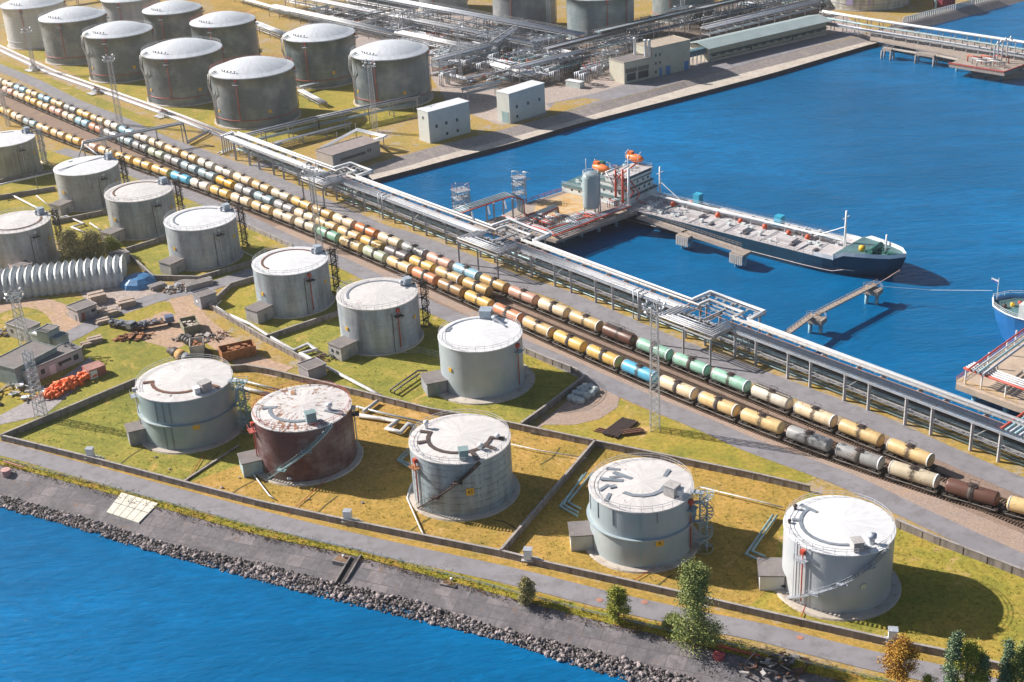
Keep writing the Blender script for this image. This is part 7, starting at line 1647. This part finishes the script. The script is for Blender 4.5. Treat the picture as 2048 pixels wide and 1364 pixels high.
for k in range(6): MB().box(SP_(80.5-k*0, -5+k*1.5, 3.6), (1.2, .3, 1.0), aS).build('locker', WHITE, ship)
# aft castle
SW = M('ship_white', (.66, .70, .70), .45, 0, .08, .4)
for x0, x1, w2, z0, z1, nm in ((87, 112, 15.4, 3.0, 5.3, 'castle_deck_house'), (88, 105, 13.6, 5.3, 7.5, 'castle_deck_house'), (88.5, 99, 12.8, 7.5, 9.5, 'castle_deck_house'), (88.5, 95, 14.4, 9.5, 11.3, 'bridge')):
    MB().box(SP_((x0+x1)/2, 0, (z0+z1)/2), (x1-x0, w2, z1-z0-.02), aS).build(nm, SW, ship); MB().box(SP_((x0+x1)/2, 0, z1), (x1-x0+.8, w2+.8, .14), aS).build('deck_plate', DKT if z1 < 10 else DKG, ship)
    handrail(ship, [SP_(x1, -w2/2, z1), SP_(x0, -w2/2, z1), SP_(x0, w2/2, z1), SP_(x1, w2/2, z1)], WHITE, 1.0, 2, rr=.06)
MB().box(SP_(88.42, 0, 10.7), (.1, 13.2, .7), aS).build('bridge_window', WIN, ship)
for y in (-5, -2.6, 0, 2.6, 5):
    MB().box(SP_(87.9, y, 6.5), (.1, .7, .7), aS).build('window', WIN, ship); MB().box(SP_(88.42, y, 8.6), (.1, .7, .7), aS).build('window', WIN, ship)
for x in range(90, 111, 3): MB().box(SP_(x, -7.72, 4.3), (.7, .08, .6), aS).build('window', WIN, ship)
for x in range(90, 104, 3): MB().box(SP_(x, -6.82, 6.5), (.7, .08, .6), aS).build('window', WIN, ship)
MB().lathe([(1.8, 0), (1.6, 4.6), (1.4, 4.7), (.1, 4.8)], SP_(104.5, 2, 6.6), 14).build('funnel', M('dark_green_funnel', (.03, .16, .13), .5), ship)
MB().tube(SP_(92, 0, 11.3), SP_(92, 0, 16), .2, 6).build('radar_mast', WHITE, ship); MB().beam(SP_(92, -1.5, 14.5), SP_(92, 1.5, 14.5), .2).build('radar', WHITE, ship)
MB().path([SP_(97, 2, 11), SP_(101, 4, 10)], .5, 6).build('gear', M('dark_gear', (.08, .06, .12), .5), ship)
LB = M('orange_lifeboat', (.85, .22, .06), .45, 0, .1, 1)
for x, y, z in ((100, -3.2, 11.6), (94.5, 6.4, 13.2)):
    mb = MB(); prf = []
    for i in range(13):
        f = i/12; prf.append((max(.03, 1.35*math.sin(math.pi*f)**.45), -3.4+6.8*f))
    vs_ = []; n_ = 12
    for r0, xx in prf:
        for j in range(n_): a = 2*math.pi*j/n_; vs_.append(SP_(x+xx, y+r0*math.cos(a), z+r0*math.sin(a)*(1 if math.sin(a) < 0 else .9)))
    mb.add(vs_, [(i*n_+j, i*n_+(j+1) % n_, (i+1)*n_+(j+1) % n_, (i+1)*n_+j) for i in range(12) for j in range(n_)], True)
    mb.box(SP_(x+1.6, y, z+1.3), (1.6, 1.4, .9), aS)
    lb = mb.build('lifeboat', LB); tag(lb, 'orange lifeboat hung on the port side of the aft castle' if y < 0 else 'orange lifeboat hung high behind the bridge', 'lifeboat', 'lifeboats of the tanker')
    for s_ in (-2.4, 2.4): MB().path([SP_(x+s_, y+1.2 if y < 0 else y-1.2, z-2.6), SP_(x+s_, y+1.6 if y < 0 else y-1.6, z+1.4), SP_(x+s_, y, z+2.2)], .14, 5).build('davit', WHITE, ship)
mb = MB(); rq = random.Random(77)
for k in range(90):
    x = rq.uniform(20, 85); y = rq.choice((rq.uniform(-6.5, 0), rq.uniform(2, 7.2))); h_ = rq.uniform(.2, 1.0); mb.box(SP_(x, y, 3.05+h_/2), (rq.uniform(.2, 1.2), rq.uniform(.2, 1.2), h_), aS)
    if k % 4 == 0: mb.beam(SP_(x, y, 3.4), SP_(x+rq.uniform(2, 7), y, 3.4), .14)
for k in range(30): x = rq.uniform(90, 110); y = rq.uniform(-5.5, 5.5); z = 5.4 if x > 105 else (7.6 if x > 99 else (9.6 if x > 95 else 11.4)); mb.box(SP_(x, y, z+.5), (rq.uniform(.3, 1), rq.uniform(.3, 1), rq.uniform(.4, 1.2)), aS)
tag(mb.build('deck_fitting', SW, ship), kind='stuff')
mb = MB()
for k in range(14): x = rq.uniform(3, 14); y = rq.uniform(-3.5, 3.5)*(x/14); mb.box(SP_(x, y, 5.1), (rq.uniform(.3, 1.2), rq.uniform(.3, 1), rq.uniform(.4, .9)), aS)
tag(mb.build('mooring_gear', M('green_windlass', (.04, .16, .14), .5), ship), kind='stuff')
# second ship: blue hull entering from the right edge, stern to the left
S2 = G(1984, 612, 3.0)*1.0; S2.z = 0; D2 = Vector((0.70, -0.714, 0)); N2 = Vector((0.714, 0.70, 0))
def prof2(f): return min(1.0, (f/0.09)**0.42 if f < 0.09 else 1.0)
def dk2(x): return 5.2 if x < 14 else 4.2
_r = hull_mesh(90, 14.5, prof2, dk2, WZ, flare=0.12)
rows2 = [[S2+D2*p.x+N2*p.y+Vector((0, 0, p.z)) for p in r] for r in _r]
s2 = thing('cargo_ship', S2+D2*40, 'bright blue ship with a white stern house cut off by the right edge', 'ship')
mb = MB(); loft(mb, rows2, [0, 1, 2]); loft(mb, rows2, [5, 6, 7]); mb.build('hull', M('bright_blue_hull', (0.02, 0.15, 0.40), 0.4, 0, .1, .3), s2)
mb = MB(); loft(mb, rows2, [2, 3]); mb.build('boot_band', M('orange_red_boot', (.45, .10, .05), .6), s2)
mb = MB()
for a, b in zip(rows2, rows2[1:]): mb.add([a[0]-Vector((0, 0, .8)), b[0]-Vector((0, 0, .8)), b[7]-Vector((0, 0, .8)), a[7]-Vector((0, 0, .8))], [(0, 1, 2, 3)])
mb.build('deck', DKT, s2)
handrail(s2, [rows2[i][0] for i in range(0, 8)], WHITE, 1.0, 1.5, rr=.07); handrail(s2, [rows2[i][7] for i in range(0, 8)], WHITE, 1.0, 1.5, rr=.07)
MB().path([r[0]+Vector((0, 0, 0)) for r in rows2[:10]], .2, 6).build('sheer_strake', WHITE, s2)
def S2P(x, y, z): return S2+D2*x+N2*y+Vector((0, 0, z))
a2 = math.atan2(D2.y, D2.x)
MB().box(S2P(17, 0, 6.2), (16, 11, 3.4), a2).build('deck_house', SW, s2); MB().box(S2P(18, 0, 9.2), (11, 9, 2.6), a2).build('deck_house', M('cream_house', (.66, .58, .44), .5), s2); MB().box(S2P(17, 0, 11.6), (4, 4, 2.6), a2).build('funnel', SW, s2); MB().box(S2P(17, 0, 13.1), (3.4, 3.4, .5), a2).build('funnel_top', BLACK, s2)
for x in (11, 14, 17): MB().box(S2P(x, -5.53, 6.6), (1.0, .08, .8), a2).build('window', WIN, s2)
MB().tube(S2P(1.0, 0, 5), S2P(1, 0, 10.5), .09, 5).build('flag_pole', WHITE, s2)
fm = MB(); fp = S2P(1, 0, 9.0)
fl = tag(MB().add([fp, fp-D2*1.8+Vector((0, 0, .5)), fp-D2*1.8+Vector((0, .1, 1.2)), fp+Vector((0, 0, .95))], [(0, 1, 2, 3)]).build('flag', WHITE, s2))
MB().add([fp+Vector((0.02, -0.03, 0)), fp-D2*1.8+Vector((0.02, -.03, .5)), fp-D2*1.8+Vector((.02, -.03, .85)), fp+Vector((.02, -.03, .45))], [(0, 1, 2, 3)]).build('flag_stripe', M('flag_blue', (.05, .1, .45), .6), s2)
for x, y in ((4, -2), (6, 2), (5, 0)): MB().lathe([(.5, 0), (.6, .7), (.1, .9)], S2P(x, y, 4.4), 8).build('deck_gear', (PIPER, DARKST, YELLOW)[int(x) % 3], s2)

# ---------------------------------------------------------------- light masts
def hgt(base, top):
    g = G(*base); lo, hi = 0.5, 60
    for _ in range(30):
        m_ = (lo+hi)/2; q = g+Vector((0, 0, m_-CAMH)); v = 682-FPX*q.dot(UP)/q.dot(FW)
        if v > top: lo = m_
        else: hi = m_
    return m_
for base, top, w_, lab, head in (((1310, 858), 622, 2.0, 'tall silver lattice light mast on the grass beside the rail stack', 1), ((751, 264), 131, 1.9, 'silver lattice light mast in front of the blue-grey dome tank', 1),
                           ((640, 500), 342, 1.8, 'lattice light mast rising between the trains and the gravelly tank row', 1), ((241, 250), 120, 1.9, 'lattice light mast by the railway road in front of the olive tanks', 1),
                           ((213, 314), 243, 1.3, 'slim lattice mast behind the gantry tank', 0), ((17, 252), 188, 1.3, 'slim lattice mast at the left edge beside the trains', 1), ((70, 146), 64, 1.5, 'pale lattice mast in front of the white dome tank at the left', 1),
                           ((1099, 74), -70, 2.0, 'lattice mast cut by the top edge left of the blue-green tank', 0), ((1365, 50), -80, 2.0, 'lattice mast cut by the top edge in front of the right blue-green tank', 0),
                           ((922, 163), 56, 1.5, 'thin lattice mast in the middle of the pipe maze', 1), ((52, 697), 594, 2.2, 'lattice light mast with a wide lamp head behind the yard buildings', 1), ((84, 836), 702, 2.2, 'lattice tower at the foot of the orange boom pile', 0)):
    g = G(*base); h = hgt(base, top); t = thing('light_mast', g, lab, 'light mast', 'lattice light masts')
    mb = MB(); lattice(mb, g, h, w_, w_*0.72, max(8, int(h/1.5)), 0.085, 0.04); mb.build('lattice_column', M('mast_steel', (0.55, 0.56, 0.60), 0.45, 0.4, .1, .5), t)
    if head:
        mb = MB()
        for z in (0, 1.5):
            for k in range(4):
                a = math.pi/4+k*math.pi/2; b = a+math.pi/2; r_ = 2.3; mb.beam(g+Vector((r_*math.cos(a), r_*math.sin(a), h+z-.4)), g+Vector((r_*math.cos(b), r_*math.sin(b), h+z-.4)), .1)
            mb.beam(g+Vector((-1.7, 0, h+z-.4)), g+Vector((1.7, 0, h+z-.4)), .1); mb.beam(g+Vector((0, -1.7, h+z-.4)), g+Vector((0, 1.7, h+z-.4)), .1)
        mb.build('lamp_frame', GALV, t)
        for k in range(12):
            a = k*math.pi/6; q = g+Vector((2.2*math.cos(a), 2.2*math.sin(a), h+(0.2 if k % 2 else 1.5)))
            MB().box(q, (0.35, 0.6, 0.5), M=Matrix.Rotation(a, 3, 'Z') @ Matrix.Rotation(R(35), 3, 'Y')).build('floodlight', GLASSL, t)

# ---------------------------------------------------------------- trees
def leafmat(name, c1, c2, c3):
    m, n, l, p = newmat(name); g = n.new('ShaderNodeNewGeometry')
    f = noise(n, l, g.outputs['Position'], 0.45, 4, 0.7)
    a = mth(n, l, 'ADD', mth(n, l, 'MULTIPLY', g.outputs['Random Per Island'], 0.5), mth(n, l, 'MULTIPLY', f, 0.6))
    l.new(ramp(n, l, a, [(0.3, c1), (0.55, c2), (0.8, c3)]), p.inputs['Base Color']); p.inputs['Roughness'].default_value = 0.7
    return m
LM = {'green': leafmat('olive_green_leaves', (0.09, 0.13, 0.03), (0.21, 0.25, 0.06), (0.36, 0.38, 0.12)), 'lime': leafmat('yellow_green_leaves', (0.11, 0.15, 0.015), (0.26, 0.28, 0.03), (0.44, 0.40, 0.05)),
      'autumn': leafmat('orange_autumn_leaves', (0.20, 0.09, 0.01), (0.46, 0.22, 0.02), (0.60, 0.36, 0.05)), 'dark': leafmat('blue_green_leaves', (0.06, 0.11, 0.05), (0.14, 0.21, 0.10), (0.27, 0.34, 0.19)), 'olive': leafmat('dusty_olive_leaves', (0.14, 0.13, 0.045), (0.28, 0.24, 0.09), (0.40, 0.34, 0.15))}
BARK = M('brown_bark', (0.16, 0.12, 0.09), 0.9, 0, 0.3, 2.0)
def tree(px, top, wpx, mat, lab, shape='round', n=5200, leaf=0.28, z=0.0, seed=1, trunk=0.18, cat='tree'):
    rnd = random.Random(seed); g = G(px[0], px[1], z); h = hgt(px, top); mpp = (g-Vector((0, 0, CAMH))).length/FPX; W_ = wpx*mpp/2
    t = thing('tree', g, lab, cat); tb = MB(); tr = 0.05+h*0.022
    lean = Vector((rnd.uniform(-.3, .3), rnd.uniform(-.3, .3), 0)); tp = [g+lean*(i/5)+Vector((0, 0, h*0.85*i/5-(0.8 if i == 0 else 0))) for i in range(6)]; tb.path(tp, tr, 8, r2=tr*0.25)
    clumps = []
    nc = 64 if h > 5 else 34
    for i in range(nc):
        f = rnd.random()
        if shape == 'cone': zf = trunk+(1-trunk)*f**1.35; rr = W_*(1-f**0.8*0.95)**0.8
        elif shape == 'birch': zf = trunk+(1-trunk)*f; rr = W_*(0.22+0.78*(1-f)**0.75)*(0.85+0.15*math.sin(f*17+seed))
        else: zf = trunk+(1-trunk)*f; rr = W_*math.sqrt(max(0.05, 1-(2*f-0.9)**2*0.95))
        rr = max(rr, 0.25); a = rnd.uniform(0, 6.283); q = rr*rnd.uniform(0.2, 0.82)
        c_ = g+lean*zf+Vector((q*math.cos(a), q*math.sin(a), h*zf*0.96)); cr = rnd.uniform(0.26, 0.46)*W_*(1.0 if shape != 'cone' else .85)
        clumps.append((c_, max(.25, cr)))
        if i % 2 == 0: b0 = tp[min(5, int(zf*5))]; tb.path([b0-Vector((0, 0, .3)), b0.lerp(c_, .5)+Vector((0, 0, .1)), c_], tr*0.28, 5, r2=tr*.1)
    tb.build('trunk', BARK, t)
    mb = MB()
    for i in range(int(n*1.6)):
        c_, cr = clumps[rnd.randrange(len(clumps))]
        d = Vector((rnd.gauss(0, 1), rnd.gauss(0, 1), rnd.gauss(0, 0.8)))
        if d.length < .01: continue
        p = c_+d.normalized()*cr*rnd.random()**0.4*rnd.uniform(.7, 1.25)
        if p.z < g.z+0.2: continue
        u_ = Vector((rnd.gauss(0, 1), rnd.gauss(0, 1), rnd.gauss(0, .6))).normalized(); v_ = u_.cross(Vector((rnd.gauss(0, 1), rnd.gauss(0, 1), rnd.gauss(0, 1)))).normalized(); s_ = leaf*1.1*rnd.uniform(.5, 1.2)
        mb.add([p-u_*s_*.5, p+v_*s_*.32, p+u_*s_*.5, p-v_*s_*.32], [(0, 1, 2, 3)])
    mb.build('crown', LM[mat], t); return t
tree((1050, 1208), 1158, 44, 'olive', 'small dusty olive bush at the edge of the shore slope', n=3600, trunk=.1, seed=2, leaf=.25)
tree((1237, 1246), 1174, 54, 'lime', 'bright yellow-green rounded tree beside the shore road', n=5200, trunk=.08, seed=3, leaf=.26)
tree((1388, 1290), 1130, 122, 'green', 'tall irregular birch-like green tree, largest on the shore slope', shape='birch', n=13000, trunk=.04, seed=4, leaf=.3)
tree((1345, 1262), 1228, 44, 'green', 'low green shoot clump left of the tall green tree', n=2600, trunk=.05, seed=15, leaf=.25)
tree((1795, 1372), 1277, 72, 'autumn', 'orange autumn tree beside the shore road', n=6800, trunk=.25, seed=5, leaf=.26)
tree((1895, 1425), 1262, 66, 'dark', 'slender blue-green conifer at the bottom edge, left one', shape='cone', n=8000, trunk=.03, seed=6)
tree((1925, 1418), 1282, 80, 'lime', 'pale yellow-green tree right behind the left conifer', n=7000, trunk=.1, seed=7)
tree((1958, 1425), 1312, 62, 'dark', 'short dark conifer in the middle of the bottom right trees', shape='cone', n=5500, trunk=.04, seed=8)
tree((2000, 1430), 1278, 62, 'dark', 'blue-green conifer near the bottom right corner', shape='cone', n=7000, trunk=.03, seed=9)
tree((2034, 1425), 1288, 70, 'green', 'leafy green tree in the bottom right corner', n=8000, trunk=.08, seed=10)
tree((1856, 1392), 1352, 34, 'lime', 'little yellow-green sapling between the orange tree and the conifers', n=1800, trunk=.2, seed=11, leaf=.22)
tree((150, 536), 462, 62, 'olive', 'large dusty olive willow left of the tree clump by the hangar', n=9000, trunk=.03, seed=12, leaf=.4)
tree((192, 528), 466, 66, 'olive', 'dusty olive willow in the middle of the clump by the hangar', n=9000, trunk=.03, seed=13, leaf=.4)
tree((226, 514), 478, 44, 'lime', 'smaller yellow-green bush at the right of the clump by the hangar', n=4500, trunk=.05, seed=14, leaf=.36)
# tufts of weeds along the shore verge and inside the compounds
def tufts(name, lab, pts, mat, n, size, seed):
    rnd = random.Random(seed); mb = MB()
    for i in range(n):
        p = pts(rnd)
        for k in range(4):
            a = rnd.uniform(0, 6.28); s_ = size*rnd.uniform(.5, 1.3); q = p+Vector((rnd.uniform(-.3, .3), rnd.uniform(-.3, .3), 0)); u_ = Vector((math.cos(a), math.sin(a), 0))*s_*.4
            mb.add([q-u_*.5, q+u_*.5, q+u_*.7+Vector((0, 0, s_*.7)), q-u_*.3+Vector((0, 0, s_))], [(0, 1, 2, 3)])
    o = mb.build(name, mat); tag(o, lab, 'weeds', kind='stuff')
VL = interp(GL([(0, 924), (231, 985), (520, 1066), (718, 1109), (1020, 1191), (1204, 1239), (1374, 1279), (1500, 1308), (1811, 1382), (2048, 1440)]), 200)
tufts('weeds', 'green and brown weeds along the top of the shore slope', lambda r: VL[int(r.random()*199)]+Vector((r.gauss(0, .3), r.gauss(0.3, .9), 0.02)), LM['lime'], 1500, 0.26, 21)
tufts('weeds', 'rusty brown dead growth hanging over the slope edge', lambda r: VL[int((r.random()**.7)*199)]+Vector((r.gauss(-.4, .3), r.gauss(-1.0, .5), -0.05)), M('dead_growth', (.22, .10, .045), .9, 0, .4, 1.5), 1100, 0.24, 22)
def ing(r):
    while True:
        u, v = r.uniform(10, 2040), r.uniform(600, 1340)
        for poly in (((12, 878), (274, 768), (464, 742), (602, 764), (859, 828), (1016, 855), (1190, 893), (1500, 957), (1618, 983), (1792, 1055), (2048, 1155), (2048, 1352), (1764, 1288), (1500, 1230), (1003, 1112), (520, 1012), (180, 923)), ((420, 617), (560, 600), (700, 560), (870, 625), (1049, 704), (1154, 748), (1044, 856), (859, 826), (628, 735))):
            if inpoly((u, v), poly):
                g = G(u, v)
                if clear(g, 0.8): return g+Vector((0, 0, .04))
tufts('grass_tufts', 'short tufts standing in the compound grass', ing, LM['lime'], 4500, 0.2, 23)

# ---------------------------------------------------------------- riprap
def rockmesh(seed):
    rnd = random.Random(seed); import bmesh
    bm = bmesh.new(); bmesh.ops.create_icosphere(bm, subdivisions=1, radius=0.5); sx, sy, sz = rnd.uniform(.8, 1.3), rnd.uniform(.6, 1), rnd.uniform(.5, .85)
    for v in bm.verts: k = rnd.uniform(.78, 1.15); v.co = Vector((v.co.x*sx*k, v.co.y*sy*k, v.co.z*sz*k))
    me = bpy.data.meshes.new('boulder'); bm.to_mesh(me); bm.free(); return me
def rockmat():
    m, n, l, p = newmat('riprap_stone'); oi = n.new('ShaderNodeObjectInfo'); g = n.new('ShaderNodeNewGeometry')
    a = mth(n, l, 'ADD', mth(n, l, 'MULTIPLY', g.outputs['Random Per Island'], 0.45), mth(n, l, 'ADD', mth(n, l, 'MULTIPLY', oi.outputs['Random'], 0.35), mth(n, l, 'MULTIPLY', noise(n, l, g.outputs['Position'], 2.0, 5, .7), 0.35)))
    l.new(ramp(n, l, a, [(0.25, (0.06, 0.055, 0.058)), (0.5, (0.17, 0.148, 0.15)), (0.8, (0.38, 0.32, 0.315))]), p.inputs['Base Color']); p.inputs['Roughness'].default_value = .9; return m
RM = rockmat(); RMS = [rockmesh(100+i) for i in range(8)]
for me in RMS: me.materials.append(RM)
rs = interp(GL(S_px, -1.9), 400); rw = interp(GL(W_px, WZ), 400); rnd = random.Random(31); cnt = 0
vis = [i for i in range(400) if -20 < gpx(rs[i])[0] < 2070 and rs[i].y < 400]
def rockpos(near=False):
    i = vis[int(rnd.random()*len(vis))]; f = rnd.uniform(0.02, 1.08); p = rs[i].lerp(rw[i], f)+Vector((rnd.uniform(-.3, .3), rnd.uniform(-.3, .3), 0)); return p
px_lim = lambda p: gpx(p)[1] < 1385 and gpx(p)[0] > -8
k = 0
while k < 300:
    p = rockpos()
    if not px_lim(p): continue
    o = bpy.data.objects.new('boulder', RMS[k % 8]); C.objects.link(o); s_ = rnd.uniform(0.6, 1.2); o.location = p+Vector((0, 0, 0.12+s_*.12)); o.scale = (s_,)*3
    o.rotation_euler = (rnd.uniform(-.5, .5), rnd.uniform(-.5, .5), rnd.uniform(0, 6.28)); tag(o, 'larger grey-brown boulder in the riprap at the near shore waterline', 'boulder', 'boulders of the near shore riprap'); k += 1
vv = [[v.co.copy() for v in me.vertices] for me in RMS]; ff = [[tuple(q.vertices) for q in me.polygons] for me in RMS]; mb = MB()
for k in range(7500):
    p = rockpos(); s_ = rnd.uniform(0.22, 0.68); j = k % 8; Mx = Matrix.Rotation(rnd.uniform(0, 6.28), 3, 'Z') @ Matrix.Rotation(rnd.uniform(-.6, .6), 3, 'X')
    mb.add([Mx @ v*s_+p+Vector((0, 0, .05+s_*.15)) for v in vv[j]], ff[j])
tag(mb.build('riprap', RM), 'smaller grey stones packed along the near shore waterline', 'stones', kind='stuff')
for i, (u, v) in enumerate(((1199, 1200), (1289, 1204), (1600, 1275))):
    tag(MB().lathe([(.6, 0), (.6, .03), (.02, .04)], G(u, v, .1), 14, smooth=False).build('manhole_cover', M('faded_red_cover', (.42, .20, .15), .8)), 'faded red round cover on the shore road, %s from the left' % ORD[i], 'manhole cover', 'covers on the shore road')
# loose stones and tiny things on the grass
for i, (u, v) in enumerate([(312, 914), (340, 938), (479, 955), (618, 998), (444, 975), (725, 1005), (935, 690)]):
    o = bpy.data.objects.new('stone', RMS[i]); C.objects.link(o); o.location = G(u, v, .2); o.scale = (.7,)*3
    tag(o, ['small stone on the grass below the pale green tank, left one', 'small stone on the grass below the pale green tank, right one', 'dark block on the gold grass left of the brown tank', 'dark block on the gold grass below the brown tank', 'dark block on the gold grass near the road wall, farthest left', 'dark block between the brown and numbered tanks', 'lone stone behind the white tank'][i], 'stone', 'loose stones on the grass')

# ---------------------------------------------------------------- air
hz = MB().box((0, 520, 97), (1500, 1300, 204)).build('haze', None); hz.location = hz.location
m = bpy.data.materials.new('pale_air'); m.use_nodes = True; n = m.node_tree.nodes; n.clear(); out = n.new('ShaderNodeOutputMaterial'); pv = n.new('ShaderNodeVolumePrincipled')
pv.inputs['Color'].default_value = (1.0, 0.96, 0.90, 1); pv.inputs['Density'].default_value = 0.0002; pv.inputs['Anisotropy'].default_value = 0.75
m.node_tree.links.new(pv.outputs[0], out.inputs['Volume']); hz.data.materials.append(m); tag(hz, 'thin pale air over the whole terminal', 'haze', kind='stuff')
